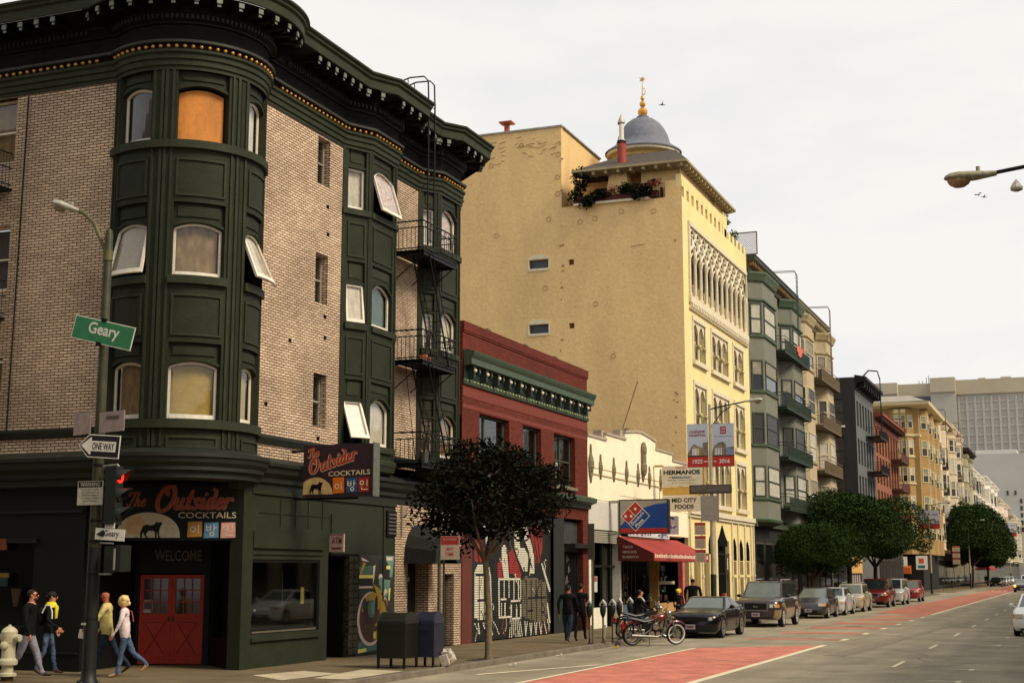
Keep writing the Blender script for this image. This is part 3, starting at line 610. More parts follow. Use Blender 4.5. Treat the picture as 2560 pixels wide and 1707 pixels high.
# red double doors
m=MB(); m.fbox(fd,-.1,1.8,.13,2.6,-.4,-.3); m.build('door_backing',dark_in,B)
red=mat('red_door_paint',(172,44,24),.5,var=.12,scale=3,spec=.35)
for s_ in (0,1):
    a=.1+.75*s_; b=a+.745; m=MB(); d0,d1=-.06,-.02
    m.fbox(fd,a,a+.09,.15,2.2,d0,d1); m.fbox(fd,b-.09,b,.15,2.2,d0,d1); m.fbox(fd,a+.09,b-.09,2.11,2.2,d0,d1); m.fbox(fd,a+.09,b-.09,.15,.3,d0,d1); m.fbox(fd,a+.09,b-.09,1.18,1.3,d0,d1); m.fbox(fd,a+.09,b-.09,.3,1.18,d0,d1-.018)
    for k in (1,2): x=a+.09+(b-a-.18)*k/3; m.fbox(fd,x-.012,x+.012,1.3,2.11,d0,d1)
    for k in (1,2): z=1.3+.81*k/3; m.fbox(fd,a+.09,b-.09,z-.012,z+.012,d0,d1+.002)
    D=m.build('double_door_leaf',red,B)
    m=MB(); m.fbox(fd,a+.09,b-.09,1.3,2.11,-.055,-.05); m.build('pane',darkglass,D)
    m=MB()
    for p,q in (((a+.14,1.08),(b-.14,.36)),((b-.14,1.08),(a+.14,.36))):
        P=Vector(p);Q=Vector(q);n=Vector((-(Q-P).y,(Q-P).x)).normalized()*.008
        m.fpoly(fd,[(P+n)[:],(Q+n)[:],(Q-n)[:],(P-n)[:]],d1-.014)
    m.fbox(fd,a+.12,b-.12,1.09,1.1,d1-.018,d1-.012)
    m.build('cross_groove',mat('dark_red_groove',(60,16,10),.7),D)
    m=MB(); m.fbox(fd,(b-.06) if s_==0 else a+.03,(b-.03) if s_==0 else a+.06,1.12,1.25,-.02,.03); m.build('handle',mat('dark_brass',(70,52,30),.4,.7),D)
m=MB(); m.fbox(fd,.16,.4,1.32,1.62,-.045,-.042); m.fbox(fd,.2,.36,1.4,1.55,-.041,-.039,k=1); m.build('door_notice',[mat('notice_paper',(176,168,156),.8),mat('notice_print',(90,84,90),.8)],B)
m=MB(); m.text(fd,'WELCOME',.42,2.52,.25,.01,width=1.1,bold=.01); m.build('welcome_lettering',mat('dull_grey_letters',(112,104,86),.7,var=.15),B)
m=MB(); m.lathe(fd.P(1.05,2.0,-.5),[(.001,.02),(.02,0),(.001,-.02)],8); 
SCR={'u':(1.0,[[(0,1),(0,.3),(.15,0),(.42,.08),(.6,.45),(.62,1)],[(.62,1),(.6,.2),(.75,0),(.98,.15)]]),'t':(.62,[[(.25,1.75),(.18,.9),(.18,.25),(.32,0),(.6,.15)],[(-.05,1.05),(.5,1.1)]]),'s':(.72,[[(.6,.85),(.38,1.02),(.14,.82),(.32,.52),(.55,.28),(.3,0),(0,.12)]]),'i':(.48,[[(.12,1),(.1,.25),(.24,0),(.48,.15)],[(.2,1.4),(.26,1.48)]]),
'd':(.95,[[(.6,.85),(.32,1.02),(.06,.62),(.12,.1),(.36,0),(.6,.4)],[(.3,1.9),(.62,1.7),(.66,.9),(.6,.3),(.7,.03),(.94,.15)]]),'e':(.72,[[(.1,.48),(.48,.62),(.48,.92),(.26,1.02),(.05,.62),(.1,.14),(.34,0),(.7,.2)]]),'r':(.75,[[(.1,1),(.1,0)],[(.1,.55),(.3,.95),(.55,1.0),(.72,.85)]]),
'O':(1.5,[[(.75,2.1),(.3,1.85),(.02,1.1),(.2,.25),(.65,-.05),(1.15,.3),(1.35,1.1),(1.15,1.85),(.75,2.1),(.5,1.75),(.75,1.4)]]),'T':(1.0,[[(-.1,1.5),(.2,1.95),(1.2,1.95)],[(.75,1.95),(.55,.5),(.3,0),(0,.25)]]),'h':(.85,[[(.2,2),(.1,1),(.08,0)],[(.1,.5),(.34,.98),(.55,.8),(.52,.15),(.68,0),(.85,.15)]])}
SCN=[0]
def script(m,fr,t,u,z,xh,d,pen,k,shear=.3,rot=0,sx=1.0):
    ca,sa=math.cos(R(rot)),math.sin(R(rot)); x0=0
    def P(p): a=(x0+p[0]*sx+p[1]*shear)*xh; b=p[1]*xh; return Vector((u+a*ca-b*sa,z+a*sa+b*ca))
    for ch in t:
        w_,st=SCR[ch]
        for s_ in st:
            pts=[]; q=[P(p) for p in s_]
            for i in range(len(q)-1):
                p0,p1,p2,p3=q[max(i-1,0)],q[i],q[i+1],q[min(i+2,len(q)-1)]
                for j in range(4): tt=j/4; pts.append(.5*((2*p1)+(-p0+p2)*tt+(2*p0-5*p1+4*p2-p3)*tt*tt+(-p0+3*p1-3*p2+p3)*tt**3))
            pts.append(q[-1]); L_=[];R_=[]
            for i,p in enumerate(pts):
                tg=(pts[min(i+1,len(pts)-1)]-pts[max(i-1,0)]).normalized(); n=Vector((-tg.y,tg.x)); w2=pen*(.75+.35*abs(tg.y)); L_.append(p+n*w2); R_.append(p-n*w2)
            for i in range(len(pts)-1): SCN[0]+=1; dd_=d; d=d+.00004; m.face([fr.P(L_[i].x,L_[i].y,d),fr.P(L_[i+1].x,L_[i+1].y,d),fr.P(R_[i+1].x,R_[i+1].y,d),fr.P(R_[i].x,R_[i].y,d)],k)
            for e_ in (pts[0],pts[-1]): d+=.00004; m.face([fr.P(e_.x+pen*.95*math.cos(a),e_.y+pen*.95*math.sin(a),d) for a in [6.283*i/8 for i in range(8)]],k)
        x0+=w_*sx+.12
# ================= bar signs =================
cream=mat('cream_sign_paint',(205,190,150),.6,var=.12,scale=6); scr=mat('red_script_paint',(168,48,26),.5,var=.12,scale=8); scrd=mat('faded_red_script',(150,58,40),.6,var=.2,scale=8)
orange=mat('orange_sign_paint',(206,104,12),.55,var=.1); blue=mat('blue_sign_paint',(34,74,112),.55,var=.1); dred=mat('dark_red_sign_paint',(138,32,18),.55,var=.1)
PANTH=[(0,.02),(.06,.06),(.15,.28),(.19,.5),(.24,.72),(.34,.8),(.52,.76),(.66,.82),(.72,.98),(.77,.93),(.86,.95),(.9,.99),(.93,.84),(.88,.7),(.85,.55),(.83,.4),(.84,.12),(.88,.0),(.8,0),(.78,.3),(.75,.3),(.75,.0),(.69,0),(.68,.36),(.6,.42),(.44,.42),(.39,.3),(.36,.18),(.42,0),(.36,0),(.28,.2),(.26,.34),(.22,.2),(.22,0),(.16,0),(.16,.24),(.13,.2),(.08,.08),(.01,-.03)]
def emblem(m,fr,u,z,w,h,d,ko,kp):
    m.fpoly(fr,[(u+w/2-w/2*math.cos(R(a)),z+h*math.sin(R(a))**.8) for a in range(0,181,9)],d,k=ko)
    # cut the oval a little below its widest line
    m.fpoly(fr,[(u+w*.16+x*w*.62,z+.02+y*h*.66) for x,y in PANTH],d+.006,k=kp)
def hangul(m,fr,u,z,s,d,k,which):
    r=lambda cx,cy,ra,n=14:[(u+s*(cx+ra*math.cos(2*math.pi*i/n)),z+s*(cy+ra*math.sin(2*math.pi*i/n))) for i in range(n)]
    def ring(cx,cy,ra,t=.06):
        a=r(cx,cy,ra); b=r(cx,cy,ra-t)
        for i in range(14): m.fpoly(fr,[a[i],a[(i+1)%14],b[(i+1)%14],b[i]],d,k=k)
    def bar(x0,y0,x1,y1): m.fpoly(fr,[(u+s*x0,z+s*y0),(u+s*x1,z+s*y0),(u+s*x1,z+s*y1),(u+s*x0,z+s*y1)],d,k=k)
    if which==0: ring(.38,.5,.2); bar(.72,.24,.78,.82)
    if which==1:
        bar(.16,.48,.22,.86); bar(.42,.48,.48,.86); bar(.22,.66,.42,.71); bar(.22,.48,.42,.53); bar(.66,.44,.72,.9); bar(.72,.64,.86,.69); ring(.56,.24,.16)
    if which==2: ring(.34,.66,.18); bar(.74,.4,.8,.9); bar(.3,.14,.36,.36); bar(.36,.14,.84,.2)
SG=root('corner_sign_board',(-18.8,27.1,2.96),'black corner sign board above the red doors with script, cat oval and Korean squares','sign')
fr=plane((-20.08,26.56,0),(.93,.366,0)); m=MB(); m.fbox(fr,-.25,2.86,2.96,4.5,-.08,0); m.build('board',black,SG)
def pxu(x): return (x-283.7)/311*2.8
m=MB(); 

for pen,k,d in ((.042,0,.010),(.028,1,.015)): script(m,fr,'The',pxu(316),3.72,.15,d,pen*.5,k,sx=1.0); script(m,fr,'O',pxu(386),3.62,.26,d,pen*1.15,k); script(m,fr,'utsider',pxu(436),3.66,.225,d+.001,pen,k,sx=.92)
m.build('script_lettering',[mat('dull_outline_paint',(120,96,70),.7),scrd],SG)
m=MB(); m.text(fr,'COCKTAILS',pxu(446),3.45,.135,.012,width=1.3,bold=.01); m.build('capital_lettering',mat('dull_cream_letters',(176,164,140),.7),SG)
m=MB(); m.fpoly(fr,[(pxu(372)-.72+.72*math.cos(R(a))*(1)+.72,3.02+.56*max(0,math.sin(R(a)))**.85) for a in range(-0,181,9)],.01,k=0)
m.lathe(fr.P(pxu(340),3.3,.012),[(.22,0),(.22,.002)],20,ax=fr.n,k=1); m.fpoly(fr,[(pxu(343)+x*.62,3.02+y*.36) for x,y in PANTH],.02,k=2)
m.build('cat_emblem',[mat('dull_cream_oval',(186,176,150),.7,var=.15),mat('dull_moon',(192,158,112),.7),black],SG)
m=MB()
for i,(x0,x1,z0,z1) in enumerate(((470,507,3.03,3.38),(511,548,3.01,3.36),(553,590,3.01,3.36))):
    m.fpoly(fr,[(pxu(x0),z0),(pxu(x1),z0+.01),(pxu(x1)-.01,z1),(pxu(x0)+.01,z1-.01)],.01,.016,k=i); hangul(m,fr,pxu(x0),z0+.01,.33,.02,3,i)
m.build('korean_squares',[mat('dull_orange_square',(170,126,60),.6),mat('dull_blue_square',(84,132,164),.6),mat('dull_pink_square',(206,150,136),.6),mat('square_letter_paint',(214,200,176),.6)],SG)

BS=root('blade_sign',(-17.0,29.6,4.01),'purple-black projecting box sign with red script and Korean squares over the shopfront','sign')
fb=FY(29.6); x0,x1=-16.99,-15.14; W=x1-x0
m=MB(); m.box(x0,x1,29.6,29.88,4.01,5.23,k=0); m.box(x1,x1+.02,29.58,29.9,4.0,5.25,k=1)
m.build('box',[mat('purple_black_sign_face',(46,26,34),.5,var=.15,scale=5),mat('grey_sign_edge',(92,94,84),.6,var=.15,scale=9)],BS)
q=lambda px,py:(x0+(px-95)/1690*W,5.23-(py-205)/1265*1.22)
m=MB()
for pen,k,d,o_ in ((.034,0,.006,-.008),(.023,1,.012,0)):
    u,z=q(225,520); script(m,fb,'The',u+o_,z+o_,.1,d,pen*.62,k,rot=12,sx=1.05); u,z=q(262,905); script(m,fb,'O',u+o_,z+o_,.155,d,pen*1.15,k,rot=12); u,z=q(548,842); script(m,fb,'utsider',u+o_,z+o_,.165,d+.001,pen*1.05,k,rot=15.5,sx=.98)
m.build('script_lettering',[cream,scr],BS)
m=MB(); u,z=q(715,985); m.text(fb,'COCKTAILS',u,z,.115,.008,width=1.1,bold=.012,rot=1.5); m.build('capital_lettering',cream,BS)
m=MB(); u,z=q(95,1415); m.fpoly(fb,[(u,z)]+[(u+.34+.46*math.sin(R(a)),z+.4*math.cos(R(a))) for a in range(-45,91,9)],.006,k=0); m.fpoly(fb,[(u+.12+x*.45,z+.0+y*.3) for x,y in PANTH],.012,k=1); m.build('cat_emblem',[mat('ochre_cream_oval',(192,164,104),.6,var=.18,scale=9),black],BS)
m=MB()
for i,(a,b,c,d) in enumerate(((820,1100,1390,1020),(1140,1420,1380,1040),(1430,1700,1370,1030))):
    (u0,z0),(u1,z1)=q(a,c),q(b,d); m.fpoly(fb,[(u0+.02,z0-.01),(u1,z0),(u1-.01,z1+.01),(u0,z1)],.004,.008,k=i); hangul(m,fb,u0,z0,.31,.012,3,i)
m.build('korean_squares',[orange,blue,dred,mat('square_letter_cream',(232,214,178),.6)],BS)
m=MB(); m.tube([(-17.3,29.75,3.97),(-15.6,29.75,3.97)],.03,6); m.tube([(-17.4,29.75,5.1),(-16.9,29.75,5.1)],.03,5); m.tube([(-17.3,30.5,4.9),(-16.4,29.9,5.0)],.012,5); m.build('bracket',iron,BS)
AT=root('atm_sign',(-17.3,31.6,2.75),'small pink and grey ATM sign projecting above the dark doorway','sign')
m=MB(); f=FY(31.6); m.fbox(f,-17.55+.2,-16.95,2.76,3.2,-.06,0,k=0); m.text(f,'ATM',-17.28,2.95,.17,.006,width=.28,bold=.02,k=1); m.fbox(f,-17.28,-17.0,2.82,2.87,0,.004,k=1); m.fbox(f,-17.34,-16.96,3.17,3.19,0,.004,k=1)
m.build('atm_sign_panel',[mat('faded_pink_sign',(172,146,134),.6,var=.15,scale=9),mat('faded_maroon_print',(104,50,50),.6)],AT)

# ================= fire escape of the corner building =================
def fire_escape(B,levels,xi,xo,y0,y1,fm,rail=.85,ladders=True,scroll=True,name='fire_escape'):
    E=None
    for li,z in enumerate(levels):
        m=MB()
        m.box(xi,xo,y0,y1,z-.05,z-.02)
        for k in range(9): x=xi+(xo-xi)*(k+.5)/9; m.box(x-.02,x+.02,y0,y1,z-.02,z+.005)
        m.box(xo-.03,xo,y0,y1,z-.12,z+.03); m.box(xi,xo,y0,y0+.03,z-.12,z+.03); m.box(xi,xo,y1-.03,y1,z-.12,z+.03)
        for y in (y0+.1,(y0+y1)/2,y1-.1): m.tube([(xo-.05,y,z-.1),(xi,y,z-.75)],.018,5)
        path=[(xi,y0),(xo,y0),(xo,y1),(xi,y1)]
        for zz,r in ((z+rail,.024),(z+rail-.18,.017),(z+.08,.018)): m.tube([(a,b,zz) for a,b in path],r,5)
        for a,b in zip(path,path[1:]):
            l=math.dist(a,b); n=max(2,int(l/.115))
            for k in range(n+1):
                t=k/n; m.tube([(a[0]+(b[0]-a[0])*t,a[1]+(b[1]-a[1])*t,z+.0),(a[0]+(b[0]-a[0])*t,a[1]+(b[1]-a[1])*t,z+rail-.18)],.010,4,cap=False)
        if scroll:
            n=int((y1-y0)/.3)
            for k in range(n):
                y=y0+(y1-y0)*(k+.5)/n; m.tube([(xo,y+.07*math.cos(t*.7),z+rail-.09+.07*math.sin(t*.7)) for t in range(10)],.012,4)
        o=m.build('balcony',fm,B)
    return
FE=root('fire_escape',(-17,36.7,5.2),'black iron fire escape with scrolled railings and slanted ladders on the tan brick building','fire escape')
fire_escape(FE,[5.2,8.05,11.15],XW+.05,-16.55,35.22,37.5,iron)
def ladder(m,a,b,w=.42,ax=(0,1,0),r=.026,step=.3):
    a,b,ax=Vector(a),Vector(b),Vector(ax).normalized(); 
    for s in (-.5,.5): m.tube([a+ax*w*s,b+ax*w*s],r,5)
    n=int((b-a).length/step)
    for i in range(n): p=a+(b-a)*((i+.5)/n); m.tube([p-ax*w/2,p+ax*w/2],.012,4,cap=False)
for za,zb,ya,yb in ((11.1,8.05,35.5,36.9),(8.0,5.2,35.5,36.9)):
    m=MB(); ladder(m,(-16.75,ya,za),(-16.75,yb,zb),.5,(1,0,0))
    for s in (-.25,.25): m.tube([(-16.75+s,ya,za+.1),(-16.75+s,ya+.25,za-.0),(-16.75+s,yb,zb+.75)],.012,5)
    m.build('stair_ladder',iron,FE)
m=MB(); ladder(m,(-16.3,35.15,11.2),(-16.3,35.15,15.4),.42)
for s in (-.21,.21): m.tube([(-16.3,35.15+s,15.3),(-16.32,35.15+s,15.95),(-16.45,35.15+s,16.1),(-16.9,35.15+s,16.12),(-17.15,35.15+s,16.05)],.022,6); 
m.tube([(-16.95,34.94,16.12),(-16.95,34.94,15.8)],.015,5); m.tube([(-16.95,35.36,16.12),(-16.95,35.36,15.8)],.015,5)
m.tube([(-16.3,34.94,13.2),(-17.4,34.5,13.35)],.012,5); m.tube([(-16.3,35.36,13.2),(-17.4,36.2,13.1)],.012,5)
m.build('roof_ladder',iron,FE)
m=MB(); m.tube([(-17.2,35.5,8.0),(-17.0,35.8,5.3)],.012,4); m.build('drop_rod',iron,FE)
PL=root('potted_plant',(-16.9,35.5,8.05),'small scraggly plant in an orange pot on the middle fire escape landing','plant')
m=MB()
for y,h in ((35.45,.14),(35.7,.2),(35.98,.16)): m.lathe((-16.7,y,8.06),[(.06,0),(.09,h)],8)
m.build('pot',mat('terracotta_pot',(206,124,72),.8,var=.2),PL)
m=MB()
for k in range(26):
    a=rnd.uniform(0,6.3); p=Vector((-16.7,35.75,8.25)); q=p+Vector((.2*math.cos(a),.22*math.sin(a),rnd.uniform(.2,1.2))); m.tube([p,(p+q)/2+Vector((0,0,.12)),q],.006,3); m.face([q,q+Vector((.05,.03,.05)),q+Vector((.02,.08,.02))])
m.build('foliage',mat('dry_plant',(62,52,34),.9,var=.3),PL)
PL2=root('potted_plant',(-16.9,35.0,5.2),'brownish plant standing on the lowest fire escape landing','plant')
m=MB(); m.lathe((-16.6,35.5,5.22),[(.1,0),(.14,.3)],10); m.build('pot',mat('grey_pot',(70,66,60),.8),PL2)
m=MB()
for k in range(70):
    a=rnd.uniform(0,6.3); p=Vector((-16.6,35.5,5.5)); q=p+Vector((.25*math.cos(a)*rnd.random(),.3*math.sin(a)*rnd.random(),rnd.uniform(.1,.95))); m.tube([p,q],.005,3,cap=False); m.face([q,q+Vector((.07,.03,.05)),q+Vector((.02,.1,.02))])
m.build('foliage',mat('brown_leaves',(78,56,40),.9,var=.3),PL2)
# left side fire escape
FE2=root('fire_escape',(-24,25.2,8),'black fire escape landing at the left edge of the photo on the brick wall','fire escape')
for z in (11.1,8.05,5.1):
    m=MB(); m.box(-26,-22.75,24.85,YB,z-.06,z)
    for zz in (z+.85,z+.5,z+.1): m.tube([(-22.78,YB,zz),(-22.78,24.9,zz),(-26,24.9,zz)],.016,5)
    for k in range(8): m.tube([(-22.78,24.9+.11*k,z),(-22.78,24.9+.11*k,z+.85)],.008,4)
    m.lathe((-22.95,24.85,z-.12),[(.12,0),(.12,.06)],10,ax=(0,1,0))
    m.build('balcony',iron,FE2)
m=MB(); m.tube([(-22.35,YB-.06,13.3),(-22.45,YB-.06,5.4)],.02,5); m.build('cable_pipe',iron,B)

# ================= lamp poles =================
polem=mat('olive_pole_paint',(92,88,50),.5,.2,var=.25,scale=6)
def cobra(m,base,dirv,k0=0,k1=1,L_=.72):
    """cobra head: base = where the arm enters; dirv = horizontal direction it points"""
    d=Vector(dirv).normalized(); s=Vector((d.y,-d.x,0)).normalized(); up=s.cross(d); b=Vector(base)
    st=[(0,.05,.035,.035),(.12,.06,.05,.05),(.3,.1,.07,.07),(.5,.135,.085,.06),(.64,.12,.075,.035),(.71,.07,.04,.02),(.73,.02,.01,.01)]
    rings=[]
    for x,w_,u,l in st:
        c=b+d*x; rings.append([c+s*(w_*math.cos(R(a)))+up*((u if math.sin(R(a))>0 else l)*math.sin(R(a))) for a in range(0,360,30)])
    for p,q in zip(rings,rings[1:]):
        i=m.add(p); j=m.add(q)
        for a in range(12): m.f.append((i+a,i+(a+1)%12,j+(a+1)%12,j+a)); m.m.append(k0)
    m.face(rings[0],k0); m.face(rings[-1],k0)
    cc=b+d*.52-up*.03; i0=len(m.v); m.ball((0,0,0),1,n=12,k=k1)
    for v in m.v[i0:]:
        o=v.copy(); z=min(o.z,.2); v[:]=(cc+d*o.x*.17+s*o.y*.115+up*z*.13)[:]
    m.tube([b+d*.25+up*.06,b+d*.25+up*.13],.03,8,k=k0)
headm=mat('lamp_head_metal',(176,172,156),.5,.3,var=.2,scale=9); lensm=mat('lamp_lens',(128,112,84),.15,var=.15,spec=.6)
# near corner pole with signs
PX,PY=-17.73,22.92
def at(u,v): # helper for the pole plane signs (metres measured on the plane y=22.92)
    return u,v
LP=root('street_lamp',(PX,PY,.13),'olive street lamp pole at the corner carrying street signs and the traffic signal','street lamp')
m=MB(); m.lathe((PX,PY,.13),[(.2,0),(.2,.05),(.15,.12),(.135,.3),(.13,1.0),(.122,2.6)],14,k=1,cap=False); m.lathe((PX,PY,.13),[(.122,2.6),(.105,4.2),(.08,8.8),(.06,8.9),(.001,8.94)],14,k=0,cap=False)
for a in (0,90,180,270): m.ball((PX+.22*math.cos(R(a)),PY+.22*math.sin(R(a)),.17),.05,n=6,k=1)
m.build('pole',[mat('corner_pole_paint',(60,58,34),.5,.2,var=.3,scale=5),mat('black_pole_base_paint',(20,21,17),.5,.1,var=.3,scale=5)],LP,smooth=True)
m=MB(); m.tube([(PX+.0,PY,8.5),(PX-.15,PY,8.75),(-18.1,PY,9.2),(-18.35,PY,9.42),(-18.5,PY,9.5)],.042,8); m.tube([(PX,PY,8.4),(PX,PY,8.6)],.1,10); m.build('arm',polem,LP,smooth=True)
m=MB(); cobra(m,(-18.48,PY,9.49),(-1,0,.38)); m.build('lamp_head',[headm,lensm],LP,smooth=50)
# pole sits in a darker sleeve where it meets the sidewalk
m=MB()
for z in (4.3,3.22,2.83,2.2,1.35): m.lathe((PX,PY,z),[(.135,0),(.135,.04)],12)
m.fbox(FY(PY-.13),PX-.12,PX-.02,1.26,1.3,0,.01,k=1)
m.build('band_clamp',[iron,mat('pole_sticker',(190,186,176),.7)],LP)
def signboard(name,label,cat,pts,y,mats,paint=None,t=.02,group=None,part='panel'):
    z=min(p[1] for p in pts); x=sum(p[0] for p in pts)/len(pts)
    S=root(name,(x,y,z),label,cat,group); f=FY(y); m=MB(); m.fpoly(f,pts,-t,0,k=0)
    if paint: paint(m,f)
    m.build(part,mats,S); return S
gm=mat('green_street_sign',(56,124,82),.45,var=.14,scale=7); wr_=mat('reflective_white',(226,222,206),.5,var=.1,scale=8); bk=mat('sign_black',(28,26,30),.5,var=.12)
ys=PY-.16
def slant(x0,x1,z0a,z1a,z0b,z1b): return [(x0,z0a),(x1,z0b),(x1,z1b),(x0,z1a)]
f_g=plane((PX,ys,0),(.985,-.17,0))
# street name sign hangs turned slightly towards the camera
GS=root('street_name_sign',(PX,ys,6.8),'green street name sign with white border reading Geary, tilted down to the right','sign')
def tiltf(cx,cz,ang,y,yaw=0):
    ca,sa=math.cos(R(ang)),math.sin(R(ang)); cy_,sy_=math.cos(R(yaw)),math.sin(R(yaw))
    def P(u,z,d):
        a=u*ca-z*sa; b=u*sa+z*ca; return Vector((cx+a*cy_+d*sy_,y+a*sy_-d*cy_,cz+b))
    return Fr(P)
f=tiltf(-17.63,6.91,-14,ys-.02)
m=MB(); m.fbox(f,-.74,.74,-.235,.235,-.012,0,k=0); m.fbox(f,-.72,.72,-.215,.215,0,.004,k=1); m.text(f,'Geary',-.36,-.13,.3,.008,width=.76,k=0,bold=.02)
m.build('panel',[wr_,gm],GS); m=MB(); m.fbox(f,-.1,.02,.2,.28,-.02,.01); m.fbox(f,-.1,.02,-.28,-.2,-.02,.01); m.build('clamp',iron,GS)
def grey_back(x0,x1,z0,z1,lab,gr=False):
    def pt(m,f):
        if gr:
            for k in range(7): u=x0+.16+.045*k; m.tube([f.P(u-.01,z1-.13,.006),f.P(u+.03,z1-.06,.006),f.P(u+.02,z1-.15,.006)],.006,3,k=1)
    S=signboard('blank_sign',lab,'sign',slant(x0,x1,z0,z1,z0+.03,z1+.03),ys,[mat('sign_back_grey',(140,124,118),.7,var=.12,scale=9),bk],pt)
    return S
grey_back(-18.24,-17.84,4.9,5.33,'blank grey sign back left of the corner pole, seen from behind')
grey_back(-17.63,-17.05,4.93,5.33,'grey sign back with black scribbled tag right of the corner pole',True)
OW=root('one_way_sign',(-17.6,ys,4.45),'black and white ONE WAY arrow sign pointing left on the corner pole','sign')
f=tiltf(-17.58,4.67,-4.5,ys-.02); m=MB()
def arrow(mm,s,d,k): mm.fpoly(f,[(-.5*s,0),(-.28,.215*s),(.46+.03*(s-1)*10,.215*s),(.46+.03*(s-1)*10,-.215*s),(-.28,-.215*s)],d-.004,d,k=k)
m.fpoly(f,[(-.5,0),(-.27,.225),(.47,.225),(.47,-.225),(-.27,-.225)],-.01,0,k=0); m.fpoly(f,[(-.475,0),(-.26,.205),(.45,.205),(.45,-.205),(-.26,-.205)],0,.003,k=1)
m.fpoly(f,[(-.44,0),(-.22,.17),(-.2,.165),(-.2,.1),(.38,.1),(.38,-.1),(-.2,-.1),(-.2,-.165),(-.22,-.17)],.003,.006,k=0); m.text(f,'ONE WAY',-.17,-.07,.14,.009,width=.52,bold=.02,k=1)
m.build('panel',[wr_,bk],OW)
def warn(m,f):
    m.fbox(f,-18.05,-17.49,3.88,3.99,0,.004,k=1); m.text(f,'WARNING',-18.0,3.9,.075,.008,width=.46,k=0,bold=.01)
    for k,t in enumerate(('SPEED LIMIT ZONE','PEDESTRIANS IN','CROSSWALK AHEAD OR','NO PARKING AT CORNER','USE OF CROSSING')): m.text(f,t,-17.77,3.82-.055*k,.032,.004,width=.4-.02*(k==4)*4,k=1,align='C')
WS=root('warning_sign',(-17.78,ys,3.54),'small white WARNING sign with black header on the corner pole','sign'); m=MB(); f=FY(ys); m.fbox(f,-18.07,-17.47,3.54,4.0,-.015,0,k=0); warn(m,f); m.build('panel',[mat('dull_white_sign',(178,172,154),.6,var=.15,scale=9),bk],WS)
HS=root('street_name_sign',(-17.3,ys,2.9),'small bent white street name plate partly covered behind the pedestrian signal arm','sign'); m=MB(); f=tiltf(-17.26,2.97,-4,ys-.02)
m.fbox(f,-.33,.35,-.11,.11,-.01,0,k=0); m.text(f,'Geary',-.12,-.07,.15,.004,width=.34,k=1,bold=.01); m.fbox(f,-.12,.1,.12,.22,-.01,0,k=0); m.text(f,'800',-.09,.14,.06,.004,width=.15,k=1); m.fpoly(f,[(-.3,-.02),(-.14,.08),(-.1,.02),(-.12,-.06)],.01,.02,k=1); m.build('panel',[wr_,bk],HS)
# vehicle signal
TS=root('traffic_signal',(-17.3,PY,3.15),'dark traffic signal on the corner pole with its red light lit','traffic signal')
sg=mat('signal_housing',(22,26,22),.5,var=.1,spec=.3); m=MB(); HX,HY=-17.3,PY-.05
A=Vector((.93,.2,0)).normalized(); Sd=Vector((A.y,-A.x,0))
m.obox((HX,HY,3.72),(A,Sd,(0,0,1)),.11,.17,.56)
m.build('housing',sg,TS)
for i,z in enumerate((4.08,3.72,3.36)):
    m=MB(); c=Vector((HX,HY,z))+A*.11
    m.lathe(c,[(.14,0),(.145,.16),(.125,.22)],14,ax=A,arc=(0,360) ); 
    # visor is an open hood
    o=MB(); n=14; ax_=A; pts0=[];pts1=[]
    for k in range(n+1):
        a=R(-30+240*k/n); off=Sd*math.cos(a)*.14+Vector((0,0,1))*math.sin(a)*.14; ln=.28*(.35+.65*max(0,math.sin(a))); pts0.append(c+off); pts1.append(c+off+A*ln)
    for k in range(n): o.face([pts0[k],pts0[k+1],pts1[k+1],pts1[k]])
    o.build('visor',mat('visor_paint',(34,40,36),.45,var=.1),TS)
    l=MB(); l.lathe(c,[(.125,.0),(.12,.03),(.07,.055),(.001,.06)],14,ax=A); l.build('lens',emis('red_signal_light',(255,40,20),2.0) if i==0 else mat('unlit_lens',(26,28,24),.2,var=0,spec=.5),TS)
m=MB(); m.tube([(PX,PY,4.28),(-17.42,PY,4.3),(-17.28,PY,4.31),(-17.22,PY,4.24)],.03,8,k=0); m.tube([(PX,PY,3.08),(-17.3,PY,3.08),(-17.28,PY,3.2)],.03,8,k=1); m.build('bracket',[steel,sg],TS,smooth=True)
PS=root('pedestrian_signal',(-17.25,PY,2.2),'dark box pedestrian signal below the small street plate','pedestrian signal')
m=MB(); m.obox((-17.22,PY-.02,2.5),(A,Sd,(0,0,1)),.12,.23,.25,0); m.obox(Vector((-17.22,PY-.02,2.52))+A*.16,(A,Sd,(0,0,1)),.05,.24,.25,0); m.obox(Vector((-17.03,PY-.3,2.5)),(A,Sd,(0,0,1)),.012,.02,.2,1)
m.tube([(PX,PY,2.82),(-17.3,PY,2.8)],.02,6,k=1); m.tube([(PX,PY,2.22),(-17.3,PY,2.22)],.02,6,k=1); m.build('housing',[sg,steel],PS)
# lamp with hospital banners
def lamp(y,label,x=-13.95,signs=True,h=9.1,long=2.2,grp=None):
    S=root('street_lamp',(x,y,.13),label,'street lamp',grp); m=MB()
    m.lathe((x,y,.13),[(.16,0),(.16,.06),(.12,.15),(.115,2.05)],10,k=1); m.lathe((x,y,2.15),[(.1,0),(.085,3),(.06,h-2.1),(.001,h-2.08)],10,k=0); m.build('pole',[mat('pale_pole_paint',(168,158,130),.5,.1,var=.2,scale=5),mat('pole_base_black',(24,26,24),.5)],S,smooth=True)
    m=MB(); m.tube([(x,y,h-.15),(x+.7,y,h-.02),(x+1.55,y,h+.12)],.032,6); m.tube([(x,y,h-.95),(x+.2,y,h-.7),(x+.5,y,h-.3),(x+.9,y,h-.06)],.025,6); m.build('arm',iron,S,smooth=True)
    m=MB(); cobra(m,(x+1.5,y,h+.12),(1,0,.06)); m.build('lamp_head',[headm,lensm],S,smooth=50); return S
